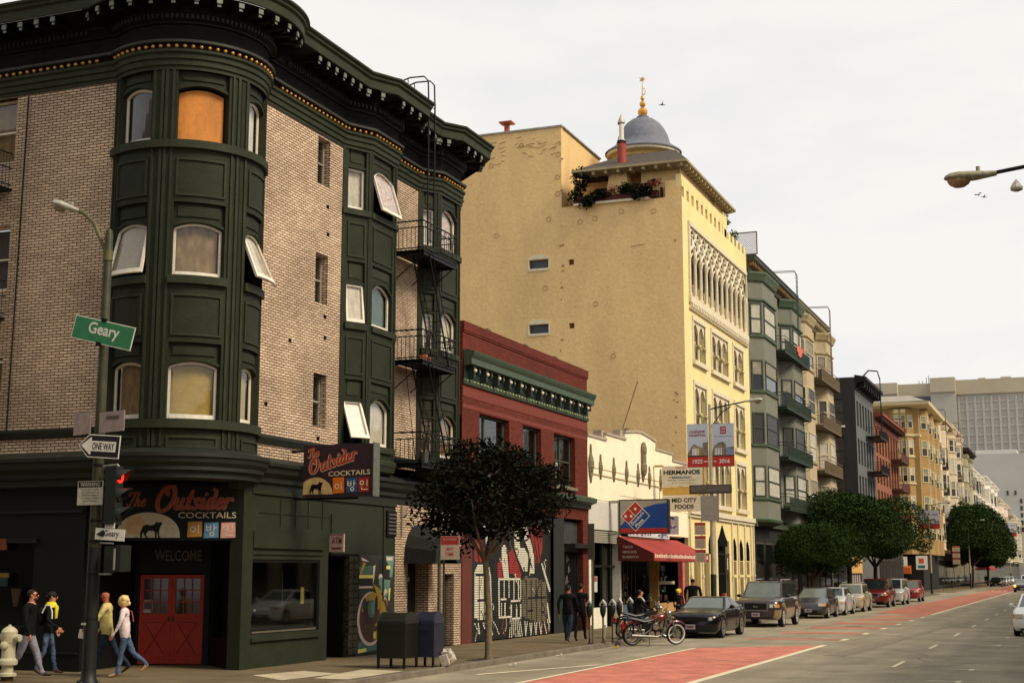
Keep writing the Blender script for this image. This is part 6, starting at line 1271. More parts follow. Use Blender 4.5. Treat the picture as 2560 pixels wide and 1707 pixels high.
def apart(name,label,y0,y1,zt,wm,tm,bays,floors,cor_h,cor_m,prt=None,balc=None,side=True,x=XS,ch=1.0,cproj=.55,fm=white_f,pm=darkglass,gz=5.2,gm_=None,curt=None,wallh=None,bal_rail=.9,dw=None):
    """street facade with projecting bays; floors = [(sill,head)]"""
    B=root(name,(x,(y0+y1)/2,.13),label,'building'); F=FX(x); m=MB()
    hs=[]
    for (a,b) in (dw or []):
        for s,h in floors: hs.append((a,b,s-.55,h))
    m.wall(F,y0,y1,gz,zt-ch,hs,.25); m.fbox(FY(y0),-42,x,.13,zt-.3,-.02,0) if side else None
    m.fbox(F,y0,y1,zt-ch,zt-.05,-.3,0)
    for (a,b,pj) in bays:
        c=.75*pj/.75*.9; A,B1=a+c,b-c
        m.hull([(x,a,zt-ch-.05),(x+pj,A,zt-ch-.05),(x+pj,B1,zt-ch-.05),(x,b,zt-ch-.05)],[(x,a,gz+.1),(x+pj,A,gz+.1),(x+pj,B1,gz+.1),(x,b,gz+.1)])
    m.build('street_wall',wm,B)
    t=MB()
    for (a,b,pj) in bays:
        c=.9*pj; pl=[(x,a),(x+pj,a+c),(x+pj,b-c),(x,b)]
        for s,h in floors: t.sweep(pl,[(0,s-.22),(.1,s-.18),(.12,s-.06),(0,s-.03)]); 
        t.sweep(pl,[(0,zt-ch-.6),(.12,zt-ch-.5),(.2,zt-ch-.3),(.3,zt-ch-.1),(.3,zt-ch),(0,zt-ch+.05)]); t.sweep(pl,[(0,floors[-1][1]+.12),(.12,floors[-1][1]+.16),(.12,floors[-1][1]+.28),(0,floors[-1][1]+.3)]); t.sweep(pl,[(-.3,gz-.25),(.05,gz-.05),(.12,gz+.1),(0,gz+.2)])
    t.fbox(F,y0,y1,gz-.3,gz,0,.2); t.build('bay_moulding',tm,B)
    for (a,b,pj) in bays:
        c=.9*pj; f1=plane((x,a,0),(pj,c,0)); l=math.hypot(pj,c); f2=FX(x+pj); f3=plane((x+pj,b-c,0),(-pj,c,0))
        for i,(s,h) in enumerate(floors):
            cu=curt and (curt[(i+int(a))%len(curt)])
            simple_window(B,f1,.12,l-.12,s,h,.01,fm,pm,True,cu); simple_window(B,f2,a+c+.15,b-c-.15,s,h,.01,fm,pm,True,cu)
    for (a,b) in (dw or []):
        for i,(s,h) in enumerate(floors): simple_window(B,F,a,b,s-.55,h,-.2,fm,pm,True,curt and curt[(i+1)%len(curt)])
    t=MB(); pl=[(x,y0+.02),(x,y1-.02)]; p=cproj
    t.sweep(pl,[(0,zt-cor_h),(.08,zt-cor_h+.04),(.1,zt-.42),(p*.9,zt-.32),(p,zt-.26),(p,zt-.08),(p+.06,zt),(0,zt+.05)],k=0)
    n=int((y1-y0)/.42)
    for k in range(n): y=y0+.2+(y1-y0-.4)*k/(n-1); t.fbox(F,y-.08,y+.08,zt-.62,zt-.36,.09,p*.82,k=1)
    t.build('cornice',cor_m,B,smooth=25)
    m=MB(); m.fbox(F,y0,y1,.13,gz-.3,-.3,-.01,k=0); n=max(2,int((y1-y0)/2.4))
    for k in range(n): y=y0+.4+(y1-y0-.8)*k/n; w_=(y1-y0-.8)/n-.5; m.fbox(F,y,y+w_,.4,gz-1.2,-.01,.03,k=1); m.fbox(F,y+.05,y+w_-.05,.5,gz-1.3,.03,.035,k=2)
    m.build('ground_floor',gm_ or [mat('dark_ground_floor',(26,25,21),.8,var=.2),mat('ground_trim_grey',(72,68,58),.7),darkglass],B)
    if balc:
        (ya,yb,pj,lv,bm)=balc; fire_escape(B,lv,x+.02,x+pj,ya,yb,bm,rail=bal_rail,scroll=False)
        for z1_,z2_ in zip(lv,lv[1:]): m=MB(); ladder(m,(x+pj*.6,yb-.6,z1_),(x+pj*.6,yb-1.8,z2_),.4,(1,0,0),r=.018); m.build('ladder',bm,B)
        m=MB(); yy=(ya+yb)/2+.5; ladder(m,(x+pj,yy,lv[-1]),(x+pj,yy,zt+.7),.42,(0,1,0)); 
        for s in (-.21,.21): m.tube([(x+pj,yy+s,zt+.65),(x+pj-.1,yy+s,zt+.95),(x-.5,yy+s,zt+1.0),(x-.7,yy+s,zt+.6)],.025,5)
        m.build('roof_ladder',bm,B)
    return B
gcur=[(mat('grey_room_curtain',(134,128,112),.8,var=.3,scale=3),0),(mat('white_room_curtain',(176,172,156),.8,var=.2,scale=3),1),(mat('dark_room',(44,44,38),.5,var=.3),1)]
sage=mat('sage_green_stucco',(112,112,98),.8,var=.1,scale=1.2,bump=.1); sage_t=mat('dark_sage_trim',(76,92,72),.7,var=.15)
GB=apart('green_apartment_building','sage green apartment block with dark cornice and green fire escapes beside the yellow hotel',81.9,96.2,20.85,sage,sage_t,[(82.0,87.0,.75),(91.3,96.1,.75)],[(6.6,8.4),(9.7,11.5),(12.85,14.6),(16.15,18.0)],1.0,[mat('dark_olive_cornice',(54,54,40),.7,var=.2),mat('amber_bracket',(120,92,40),.7)],balc=(87.2,96.0,1.15,[6.1,9.25,12.35,15.85],mat('dark_green_iron',(44,62,48),.6,.1)),cproj=.5,fm=mat('dark_green_frame',(50,58,48),.6),curt=gcur,dw=[(87.6,88.7),(89.4,90.6)])
S=root('hanging_cloth',(-16.1,92.5,16.4),'salmon red cloth hung over the top railing of the green fire escape','cloth'); m=MB(); n=10
for k in range(n):
    a,b=90.9+2.2*k/n,90.9+2.2*(k+1)/n; fa_=lambda y:16.62-.55*max(0,math.sin(math.pi*(y-90.9)/2.2))**.8; xo_=XS+1.2+.03*(-1)**k; xo2=XS+1.2-.03*(-1)**k; m.face([(xo_,a,16.75),(xo2,b,16.75),(xo2+.02,b,fa_(b)-.02),(xo_+.02,a,fa_(a)-.02)])
m.build('cloth',mat('salmon_cloth',(202,104,88),.9,var=.2,scale=5),S)
bei=mat('beige_stucco',(176,158,126),.8,var=.1,scale=1.2,bump=.1); bei_t=mat('beige_trim',(172,156,116),.75,var=.12)
TBD=apart('beige_apartment_building','warm beige apartment block with ornate bays and brown balconies beyond the sage green block',96.25,109.5,20.8,bei,bei_t,[(96.4,100.6,.75),(105.2,109.3,.75)],[(6.6,8.5),(9.8,11.7),(13.0,14.8),(16.2,18.1)],1.0,[mat('olive_brown_cornice',(96,86,54),.7,var=.2),bei_t],balc=(100.8,109.2,1.15,[6.1,9.3,12.5,15.85],mat('brown_iron',(110,92,66),.6,.1)),cproj=.5,fm=mat('cream_frame',(196,184,150),.6),curt=gcur,dw=[(101.2,102.2),(103.0,104.2)])
# dark building: plain side wall faces the camera across a low roofed lot
dk=mat('charcoal_paint',(38,36,34),.75,var=.15,scale=.8,bump=.2); B=root('charcoal_building',(-17.4,131,.13),'charcoal black building with plain side wall, three dim windows and white sills','building')
YD=125.5; ws=[(-19.6,-18.35,z,z+2.3) for z in (14.9,11.6,8.3)]
m=MB(); m.wall(FY(YD),-44,XS,.13,19.1,ws,.2); m.build('side_wall',dk,B)
for w_ in ws: simple_window(B,FY(YD),w_[0],w_[1],w_[2],w_[3],-.12,mat('maroon_frame',(54,44,40),.7),mat('dull_brown_pane',(64,54,44),.4,var=.3,scale=2),True); 
m=MB()
for i,w_ in enumerate(ws): m.fbox(FY(YD),w_[0]-.05,w_[1]+.05,w_[2]-.16,w_[2],0,.08,k=0 if i==0 else 1)
m.box(-22.5,-19.6,YD+.3,YD+3,19.1,20.1,k=2); m.build('window_sill',[white,dk,mat('pale_yellow_roof_box',(186,176,130),.8)],B)
F=FX(XS); lg=mat('blue_grey_front',(92,94,92),.75,var=.12); hs=[(126.2+1.8*k,127.3+1.8*k,z,z+2.2) for k in range(6) for z in (8.4,11.6,14.9)]
m=MB(); m.wall(F,YD,137.2,4.5,18.2,hs,.2); m.fbox(F,YD,137.2,.13,4.5,-.2,0); m.fbox(FY(137.2),-40,XS,10,18.8,-.02,0); m.build('street_wall',lg,B)
m=MB()
for h in hs: m.fbox(F,h[0],h[1],h[2],h[3],-.3,-.2)
m.build('window_backing',darkglass,B)
m=MB(); m.sweep([(XS,YD-.0),(XS,137.2)],[(0,18.0),(.1,18.1),(.15,18.5),(.9,18.8),(1.0,18.85),(1.0,19.1),(0,19.3)]); 
for k in range(8): m.fbox(F,126+1.5*k,126.4+1.5*k,18.2,18.7,.1,.8)
m.build('cornice',black,B)
fire_escape(B,[7.9,11.2,14.4],XS+.02,XS+1.3,131.5,136.8,iron,scroll=False)
m=MB(); ladder(m,(XS+1.2,133.5,14.4),(XS+1.2,133.5,20),.45)
for s in (-.22,.22): m.tube([(XS+1.2,133.5+s,19.8),(XS+1.0,133.5+s,20.6),(XS+.2,133.5+s,20.7),(XS-.3,133.5+s,20.2)],.04,5)
m.build('roof_ladder',iron,B)
# low building in the gap
B=root('low_dark_shop',(-17.4,117.5,.13),'low dark one storey shopfront with an ochre panel, half hidden behind the street trees','building'); F=FX(XS)
m=MB(); m.box(-30,XS,109.52,125.45,.13,4.7); m.fbox(F,109.6,125.4,4.0,4.8,0,.25); m.build('shop_wall',mat('dim_brown_wall',(30,26,20),.8,var=.25),B)
m=MB()
for k in range(6): m.fbox(F,110+2.6*k,112+2.6*k,.5,3.6,0,.03)
m.build('shop_window',darkglass,B)
m=MB(); m.fbox(F,118.5,124.6,2.2,3.9,.02,.2,k=0); 
for k in range(14): y=118.6+.42*k; m.fbox(F,y,y+.3,1.0,2.1,.02,.05,k=1+k%3)
m.build('ochre_panel',[mat('ochre_shop_panel',(206,160,92),.7,var=.1),mat('poster_pale',(190,180,170),.7),mat('poster_maroon',(130,50,50),.7),mat('poster_teal',(90,130,130),.7)],B)
# red brick hotel
orr=mat('orange_brick_far',(134,82,56),.85,var=.15,scale=1.5); RB=apart('orange_brick_building','orange red brick building with dark cornice and balconies between the charcoal and ochre buildings',137.3,157.0,17.2,orr,mat('dark_red_trim',(120,56,36),.8),[],[(8.0,10.0),(11.2,13.2),(14.1,15.9)],1.2,[mat('red_brown_cornice',(140,72,48),.7,var=.2),mat('red_brown_bracket',(70,40,28),.7)],balc=(149.5,156.5,1.1,[7.4,10.6,13.6],mat('red_brown_iron',(96,52,38),.6)),cproj=.9,fm=mat('dark_frame_far',(60,44,36),.6),curt=[(mat('red_room',(96,62,48),.7,var=.3),1),(mat('dark_room',(44,44,38)),1)],dw=[(138.5+2.3*k,139.8+2.3*k) for k in range(8)])
# ochre corner building: its side faces the camera
oc=mat('ochre_stucco',(156,126,76),.8,var=.12,scale=1.2); oct_=mat('ochre_cream_trim',(214,200,152),.75,var=.1)
B=root('ochre_corner_building',(-18,185,.13),'ochre corner building with cream panels, cross-street bays and orange awning below','building'); YO=176.0
flo=[(6.2,7.9),(9.5,11.25),(12.9,14.6),(16.05,17.95),(19.3,20.95)]
m=MB(); m.box(-48,-17.0,YO,196,4.4,22.4)
x1b,x2b=-22.6,-18.6
for a,b in ((-32,-27.5),(-26.2,-22.2),(-20.6,-17.6)): m.hull([(a,YO,21.6),(b,YO,21.6),(b-.7,YO-.8,21.6),(a+.7,YO-.8,21.6)],[(a,YO,4.4),(b,YO,4.4),(b-.7,YO-.8,4.4),(a+.7,YO-.8,4.4)])
for a,b in ((177.2,181.2),(184,188),(191,195)): m.hull([(-17.0,a,21.6),(-17.0,b,21.6),(-16.2,b-.8,21.6),(-16.2,a+.8,21.6)],[(-17.0,a,4.4),(-17.0,b,4.4),(-16.2,b-.8,4.4),(-16.2,a+.8,4.4)])
m.build('wall',oc,B)
cu2=[(mat('white_room_curtain',(176,172,156)),0),(mat('grey_room_curtain',(134,128,112)),0)]
i=0
for a,b in ((-26.2,-22.2),(-20.6,-17.6)):
    for s,h in flo:
        f=FY(YO-.8); n=2
        for k in range(n): w_=(b-a-1.4)/n; simple_window(B,f,a+.75+w_*k+.08,a+.7+w_*(k+1)-.08,s,h,.01,oct_,darkglass,True,cu2[i%2]); i+=1
        f=plane((b-.7,YO-.8,0),(.7,.8,0)); simple_window(B,f,.15,.9,s,h,.01,oct_,darkglass,True,cu2[i%2])
for s,h in flo: simple_window(B,FY(YO),-22.1,-20.8,s,h,.02,oct_,darkglass,True,cu2[0])
for a,b in ((177.2,181.2),(184,188),(191,195)):
    for s,h in flo: simple_window(B,FX(-16.2),a+.9,b-.9,s,h,.01,oct_,darkglass,True,cu2[0]); simple_window(B,plane((-17.0,a,0),(.8,.8,0)),.15,1.0,s,h,.01,oct_,darkglass,True,cu2[1])
m=MB()
for a,b in ((-26.2,-22.2),(-20.6,-17.6)):
    for (z0,z1) in ((8.1,9.0),(11.6,12.45),(14.85,15.7),(21.15,21.6),(5.0,5.9)):
        for k in range(2): w_=(b-a-1.4)/2; m.fbox(FY(YO-.8),a+.75+w_*k+.1,a+.7+w_*(k+1)-.1,z0,z1,0,.03)
    for z in (18.3,9.12,12.55,15.75): m.sweep([(a,YO),(a+.7,YO-.8),(b-.7,YO-.8),(b,YO)],[(0,z),(.12,z+.06),(.18,z+.2),(0,z+.28)])
m.sweep([(-48,YO),(-17,YO),(-17,196)],[(0,21.75),(.2,21.8),(.9,21.9),(1.4,22.05),(1.5,22.4),(.2,22.5)]); m.sweep([(-48,YO),(-17,YO),(-17,196)],[(0,18.3),(.1,18.35),(.15,18.6),(0,18.65)])
m.build('cream_panels_and_cornice',oct_,B)
m=MB(); m.face([(-48,YO-1.2,22.5),(-16,YO-1.2,22.5),(-18,YO+1,23.4),(-48,YO+1,23.4)]); m.face([(-16,YO-1.2,22.5),(-16,196,22.5),(-18,195,23.4),(-18,YO+1,23.4)]); m.build('roof',mat('grey_roof_far',(150,144,132),.9),B)
m=MB(); m.box(-48,-17.2,YO+.4,196,.13,4.4); m.fbox(FY(YO+.4),-26,-22.6,2.95,4.2,0,.05,k=1); m.fbox(FY(YO+.4),-22.2,-21.9,.2,4.2,0,.08,k=2)
for k in range(4): m.fbox(FY(YO+.4),-26+1.7*k,-24.9+1.7*k,.3,2.3,0,.04,k=3)
m.build('ground_floor',[mat('dim_shop_front',(24,22,18),.8,var=.2),mat('graffiti_boards',(190,184,170),.8,var=.6,scale=3),mat('ochre_pier',(170,130,70),.8),mat('dirty_glass',(84,80,60),.4,var=.4,scale=4)],B)
S=root('shop_awning',(-22,175,2.3),'long rust orange awning on the far ochre corner building','awning'); m=MB(); m.face([(-26.3,YO+.4,3.1),(-18.6,YO+.4,3.1),(-18.6,YO-1,2.8),(-26.3,YO-1,2.8)]); m.face([(-26.3,YO-1,2.8),(-18.6,YO-1,2.8),(-18.6,YO-1,2.1),(-26.3,YO-1,2.1)]); m.face([(-18.6,YO+.4,3.1),(-18.6,YO-1,2.8),(-18.6,YO-1,2.1),(-18.6,YO+.4,2.1)]); m.build('canopy',mat('rust_orange_canvas',(178,86,26),.8,var=.12),S)
S=root('shop_sign',(-19.8,175,3.2),'white box sign with blue print on the far corner shop','sign'); m=MB(); f=FY(YO-.9); m.fbox(f,-20.6,-18.9,3.0,4.1,-.1,0,k=0); m.fbox(f,-20.3,-19.3,3.55,3.8,0,.01,k=1); m.fbox(f,-20.2,-19.3,3.2,3.42,0,.01,k=1); m.build('box',[white,mat('blue_print',(50,70,130),.6)],S)
S=root('shop_sign',(-17.3,175,2.8),'white sign with orange and green squares standing out on the far street corner','sign'); m=MB(); m.fbox(f,-17.9,-16.6,2.6,4.2,-.1,0,k=0); m.fbox(f,-17.6,-17.0,3.3,3.9,0,.01,k=1); m.fbox(f,-17.7,-16.9,2.75,3.1,0,.01,k=2); m.build('box',[white,mat('orange_print',(210,90,40),.6),mat('teal_print',(30,110,100),.6)],S)
# utility pole in front of the ochre building
S=root('utility_pole',(-16.8,157.6,.13),'tall thin brown wooden utility pole in front of the ochre corner building','utility pole'); m=MB(); m.tube([(-19.7,158.5,.13),(-19.7,158.5,15.5)],[.14,.09],7); m.build('pole',mat('wooden_pole',(124,88,50),.9),S)
# pale buildings beyond
pk=mat('pale_pinkish_stucco',(206,186,156),.8,var=.1); pk2=mat('pale_cream_stucco_far',(214,204,180),.8,var=.1); olv=mat('olive_stucco_far',(150,142,108),.8,var=.1)
apart('pale_ornate_building','pale pinkish ornate block with dark fire escapes right of the ochre corner building',196.2,222,23.6,pk,pk,[(197,202,.8),(207,212,.8)],[(6.5,8.8),(10,12.3),(13.5,15.8),(17,19.3)],1.6,[pk,mat('pale_bracket',(150,134,108),.8)],balc=(202.5,206.5,1.2,[9.4,12.9,16.4],iron),cproj=1.0,fm=pk2,curt=gcur,dw=[(214,215.4),(217,218.4),(220,221.2)])
apart('tan_ornate_building','second pale ornate block with stepped skyline behind the first one',222.2,243,24.4,mat('pale_tan_far',(200,182,150),.8,var=.12),pk,[(223,228,.8),(236,241,.8)],[(6.5,8.8),(10,12.3),(13.5,15.8),(17,19.3),(20.2,22)],1.0,[pk,mat('pale_bracket',(150,134,108))],balc=(229,235,1.2,[9.4,12.9,16.4],mat('brown_iron',(110,92,66))),cproj=.7,fm=pk2,curt=gcur)
apart('olive_bay_building','olive building with dark overhanging cornice beyond the pale blocks',243.2,262,22.4,olv,olv,[(244,250,1.0),(254,260,1.0)],[(6.5,8.8),(10,12.3),(13.5,15.8),(17,19.3)],1.6,[mat('dark_brown_cornice',(60,52,44),.8),mat('dark_brown_cornice2',(50,44,38),.8)],cproj=1.6,fm=pk2,curt=gcur)
apart('cream_bay_building','cream white building with many bays partly behind the far street trees',262.2,300,20.6,pk2,mat('white_trim_far',(226,220,204),.8),[(264,270,1.0),(275,281,1.0),(286,292,1.0)],[(6.5,8.8),(10,12.3),(13.5,15.8),(16.6,18.8)],1.0,[mat('white_cornice_far',(224,220,208),.8),pk2],cproj=.8,fm=mat('brown_frame_far',(110,90,66),.7),curt=gcur)
apart('white_bay_building','white building with brick red chimney pier and quoins far down the street',300.3,352,21.4,mat('white_stucco_far',(226,220,210),.8,var=.08),mat('white_trim_far',(226,220,204)),[(304,310,1.2),(318,324,1.2),(332,338,1.2)],[(6.5,8.8),(10,12.3),(13.5,15.8),(16.6,18.8)],1.0,[mat('white_cornice_far',(224,220,208)),pk2],cproj=1.0,fm=pk2,curt=gcur)
apart('pink_bay_building','pale pink building at the far end of the visible row',352.3,410,19.4,mat('pale_pink_far',(214,196,180),.8,var=.08),pk2,[(356,364,1.2),(376,384,1.2)],[(6.5,8.8),(10,12.3),(13.5,15.8)],1.0,[pk2,pk2],cproj=1.0,fm=pk2,curt=gcur)
apart('grey_bay_building','small grey building with dark awnings beyond the pink one near the right edge',410.3,520,18.0,mat('grey_tan_far',(176,166,140),.8,var=.12),pk2,[(420,432,1.5),(450,462,1.5),(480,492,1.5)],[(6.5,8.8),(10,12.3),(13.5,15.8)],1.0,[pk2,pk2],cproj=1.2,fm=pk2,curt=gcur)
# blocks closing the street far away
def block(name,label,x0,x1,y,z1,m_,wins=None,dep=25,wm=darkglass):
    B=root(name,((x0+x1)/2,y,0),label,'building'); m=MB(); m.box(x0,x1,y,y+dep,0,z1); m.build('wall',m_,B)
    if wins:
        m=MB()
        for a,b,c,d in wins: m.fbox(FY(y),a,b,c,d,0,.15)
        m.build('windows',wm,B)
    return B
yb=block('yellow_far_building','small pale yellow building at the far end of the street by the right edge',-33,-24,560,30,mat('pale_yellow_far',(206,194,140),.8,var=.08),[(-31+2.5*k,-30+2.5*k,10+5*j,12.5+5*j) for k in range(3) for j in range(4)])
block('cream_far_building','cream building with rows of small windows at the right edge far away',-24.5,14,575,27,mat('cream_far',(206,192,160),.8,var=.1),[(-23+3*k,-21.6+3*k,6+4*j,8.4+4*j) for k in range(10) for j in range(5)])
hz=[]
lw_=mat('pale_grey_slab_paint',(188,186,178),.85,var=.08,scale=.1)
block('pale_grey_block','pale grey block with scattered small dark windows in front of the ribbed slab',-86,-4,470,39,lw_,[(-19.8,-19.2,26,27.4),(-17.5,-16.9,26,27.4)]+[(-16.0,-15.3,z,z+1.3) for z in (23.5,21.3,19.1,16.9,14.7)])
block('pale_grey_block','pale grey roof storey block standing behind the plain pale grey one',-29,-16.5,480,41,lw_)
# ribbed hospital slab
B=root('grey_ribbed_slab_building',(-60,600,0),'huge grey concrete slab building with ribbed facade and blank top storey closing the view','building'); cg=mat('grey_concrete_slab',(172,166,156),.9,var=.1,scale=.08); ct=mat('tan_concrete_top',(180,168,144),.9,var=.08,scale=.08)
ys_=610
m=MB(); m.box(-150,-67,ys_+2,ys_+40,0,76.3,k=0); m.box(-67,-53.5,ys_+6,ys_+40,0,75,k=0); m.box(-53.5,-43.5,ys_,ys_+40,0,76,k=0); m.box(-43.5,40,ys_+3,ys_+40,0,75,k=0)
m.box(-150,-67,ys_+1,ys_+40,76.3,81,k=1); m.box(-67,-53.5,ys_+5,ys_+40,75,80.6,k=1); m.box(-53.5,-43.5,ys_-1,ys_+40,76,82,k=1); m.box(-43.5,40,ys_+2,ys_+40,75,81,k=1)
for k in range(26): x=-43+3.2*k; m.box(x,x+.9,ys_+2.5,ys_+3,30,74,k=2)
for j in range(12): z=34+3.4*j; m.box(-43.5,40,ys_+2.75,ys_+3,z,z+.7,k=2)
m.box(-61,-54,ys_+4,ys_+6,66,75,k=3); m.box(-35,-32,ys_+10,ys_+20,81,82.5,k=1); m.box(-26,-22,ys_+10,ys_+20,81,82.6,k=1)
for x in (-59,-57.6,-56,-55,-50,-47,-45): m.tube([(x,ys_+12,80),(x,ys_+12,83.5+1.2*math.sin(x))],.14,4,k=3)
m.build('slab',[cg,ct,mat('light_rib',(180,176,168),.9),mat('dark_blue_glazing',(70,78,92),.4,var=.3,scale=.3)],B)
# ================= trees =================
leafA=mat('ficus_leaf',(36,54,15),.75,var=.5,scale=.8,island=.5,spec=.08); leafB=mat('dark_leaf',(22,25,15),.8,var=.25,scale=2,island=.5,spec=.06); leafR=mat('reddish_leaf',(64,34,26),.7,var=.2,island=.4); barkm=mat('bark',(112,98,76),.9,var=.3,scale=8,bump=.6); barkd=mat('dark_bark',(64,54,42),.9,var=.3,scale=8,bump=.6)
def crown(m,c,rx,ry,rz,n,size,seed=1,shell=.55,lumps=9,k=0,flat=.0,lump=.35):
    r=random.Random(seed); C_=Vector(c); L_=[(Vector((r.gauss(0,1),r.gauss(0,1),r.gauss(0,1))).normalized(),r.uniform(.1,lump)) for _ in range(lumps)]
    for _ in range(n):
        d=Vector((r.gauss(0,1),r.gauss(0,1),r.gauss(0,1))).normalized()
        R_=1+sum(a*max(0,d.dot(v)-.55)*2 for v,a in L_)-.2
        t=(shell+(1-shell)*r.random()**.6)*R_
        if d.z<-.35: t*=1-flat
        p=C_+Vector((d.x*rx,d.y*ry,d.z*rz))*t
        u=Vector((r.gauss(0,1),r.gauss(0,1),r.gauss(0,.8))).normalized(); v=u.cross(Vector((r.gauss(0,1),r.gauss(0,1),r.gauss(0,1)))).normalized(); s=size*r.uniform(.6,1.35)
        i=m.add([p-u*s,p-v*s*.45,p+u*s,p+v*s*.45]); m.f.append((i,i+1,i+2,i+3)); m.m.append(k)
def branch_tree(m,base,top,spread,r0,seed,nb=6):
    r=random.Random(seed); b=Vector(base); t=Vector(top); m.tube([b,b+(t-b)*.05,b+(t-b)*.5+Vector((.03,.02,0)),t],[r0*1.5,r0*1.1,r0*.95,r0*.85],10)
    for k in range(nb):
        a=2*math.pi*k/nb+r.uniform(-.3,.3); e_=t+Vector((spread*math.cos(a)*r.uniform(.5,.9),spread*math.sin(a)*r.uniform(.5,.9),spread*r.uniform(.5,1.1))); mid=(t+e_)/2+Vector((spread*.12*math.cos(a),spread*.12*math.sin(a),.05)); m.tube([t-Vector((0,0,.1)),mid,e_],[r0*.55,r0*.38,r0*.15],7)
        for j in range(3): g=mid+(e_-mid)*r.random(); h=g+Vector((r.gauss(0,.3),r.gauss(0,.3),r.uniform(.1,.5)))*spread*.6; m.tube([g,h],[r0*.2,r0*.06],5)
T1=root('street_tree',(-13.75,33.3,.13),'small dark leafed tree with pale slim trunk in front of the red brick building','tree')
m=MB(); branch_tree(m,(-13.75,33.3,.13),(-13.85,33.3,2.6),1.3,.085,3,7); m.build('trunk',barkm,T1,smooth=True)
m=MB(); 
for c,rx,ry,rz,n,sd in (((-13.75,33.3,4.25),1.35,1.35,.85,4600,1),((-14.75,33.3,4.1),.85,.9,.55,1900,2),((-12.75,33.4,4.05),.85,.9,.62,2000,3),((-14.1,33.2,5.0),.85,.8,.5,1500,4),((-13.2,33.3,4.95),.6,.7,.5,900,7),((-13.9,33.3,3.5),1.05,1.0,.45,1300,5),((-15.1,33.5,3.6),.5,.5,.45,500,6),((-12.35,33.2,4.55),.45,.5,.35,420,8),((-14.75,33.1,4.75),.5,.5,.3,380,9),((-14.55,33.3,3.25),.45,.5,.5,330,10),((-12.6,33.5,3.45),.4,.4,.3,220,11)): crown(m,c,rx,ry,rz,n,.07,sd,.25,14,lump=.55)
crown(m,(-13.7,33.3,4.2),1.6,1.5,1.1,160,.05,9,.7,8,1); m.build('crown',[leafB,leafR],T1)
def ficus(x,y,zc,rx,ry,rz,label,seed,n=9000,size=.11,tr=2.4):
    S=root('street_tree',(x,y,.13),label,'tree','ficus trees along the kerb'); m=MB(); branch_tree(m,(x,y,.13),(x+.1,y,tr),rx*.7,.17,seed,7); m.build('trunk',barkd,S,smooth=True)
    m=MB(); r=random.Random(seed); crown(m,(x,y,zc),rx,ry,rz,n,size,seed,.66,26,flat=.3,lump=.3)
    for k in range(14):
        a=r.uniform(0,6.28); crown(m,(x+rx*.6*math.cos(a),y+ry*.6*math.sin(a),zc+rz*r.uniform(-.45,.55)),rx*.42,ry*.36,rz*.42,int(n*.08),size,seed*7+k,.45,8,lump=.6)
    m.build('crown',leafA,S)
ficus(-14.5,84,3.3,1.9,2.1,1.45,'smaller dark rounded street tree behind the gold wagon',11,14000,.075,1.9)
ficus(-14.6,99,5.1,2.7,5.0,2.25,'big round clipped street tree, nearest of the two merged crowns',12,30000,.1,2.7)
ficus(-14.3,110,5.0,2.1,3.9,1.95,'clipped street tree whose crown merges with the larger one, to its right',13,24000,.1,2.7)
ficus(-14.2,214,7.2,3.0,9,4.0,'large dark rounded tree far down the street, left and tallest of the far pair',14,22000,.19,3.2)
ficus(-14.1,248,6.4,3.3,17,3.7,'long dark tree crown down the street, right one of the far pair',15,24000,.2,3.2)
# roof garden plants
RG=root('roof_garden_plants',(-21,67,20.9),'dark green and dusky red shrubs spilling over the maroon roof planter under the dome','shrub','roof garden shrubs'); m=MB(); 
for c,rx,ry,rz,n,k in (((-22.6,67.0,22.0),.55,.5,.75,500,0),((-22.9,67.0,21.3),.5,.5,.5,260,0),((-21.6,66.9,21.2),.7,.35,.35,320,0),((-20.2,66.9,21.35),.55,.35,.35,300,0),((-19.3,66.9,21.2),.7,.35,.45,420,0),((-18.75,66.85,21.5),.4,.35,.25,180,1),((-20.9,66.85,21.3),.5,.3,.25,90,1),((-22.2,66.75,20.85),.5,.3,.4,320,0),((-19.6,66.75,20.95),.4,.3,.3,200,0)): crown(m,c,rx,ry,rz,n,.09,n+k,.1,6,k)
m.build('foliage',[leafB,mat('dusky_red_leaf',(116,52,44),.8,var=.3,island=.4)],RG)
for i,(y,z,s,lb) in enumerate(((73.6,21.9,.55,'small green shrub in the parapet gap of the yellow hotel, nearest the eave'),(77.6,21.9,.5,'green shrub growing behind the crenellated parapet of the yellow hotel, middle one'),(79.6,21.4,.5,'small green tuft on the yellow parapet, farthest down the street'))):
    S=root('roof_shrub',(-17.7,y,20.8),lb,'shrub','roof garden shrubs'); m=MB(); crown(m,(-17.6,y,z),s*.7,s,s*.8,160,.09,20+i,.1,5); m.build('foliage',mat('bright_shrub_leaf',(60,84,36),.7,var=.2,island=.4),S)
# far lamps and banners
lamp(150.5,'street lamp with hospital banners beyond the clipped trees, in front of the ochre building'); banner(-14.95,-14.0,150.5,6.6,8.45,True,'left banner on the lamp beyond the clipped trees',True); banner(-13.85,-12.9,150.5,6.6,8.45,False,'right banner on the lamp beyond the clipped trees',True)
lamp(206,'distant street lamp in front of the dark far trees',h=9.2)
lamp(330,'farthest street lamp with small banners by the right edge'); banner(-15.6,-14.1,330,10.0,13.0,True,'left banner on the farthest lamp near the right edge',True); banner(-13.8,-12.3,330,10.0,13.0,False,'right banner on the farthest lamp near the right edge',True)
for i,(x,y,lb,z) in enumerate(((-14.0,88.5,'stack of red and white parking signs before the clipped tree, upper one',4.0),(-14.0,88.5,'stack of red and white parking signs before the clipped tree, middle one',3.35),(-14.0,88.5,'stack of red and white parking signs before the clipped tree, lowest one',2.7))): parksign(x,y,z,.45,.58,lb)
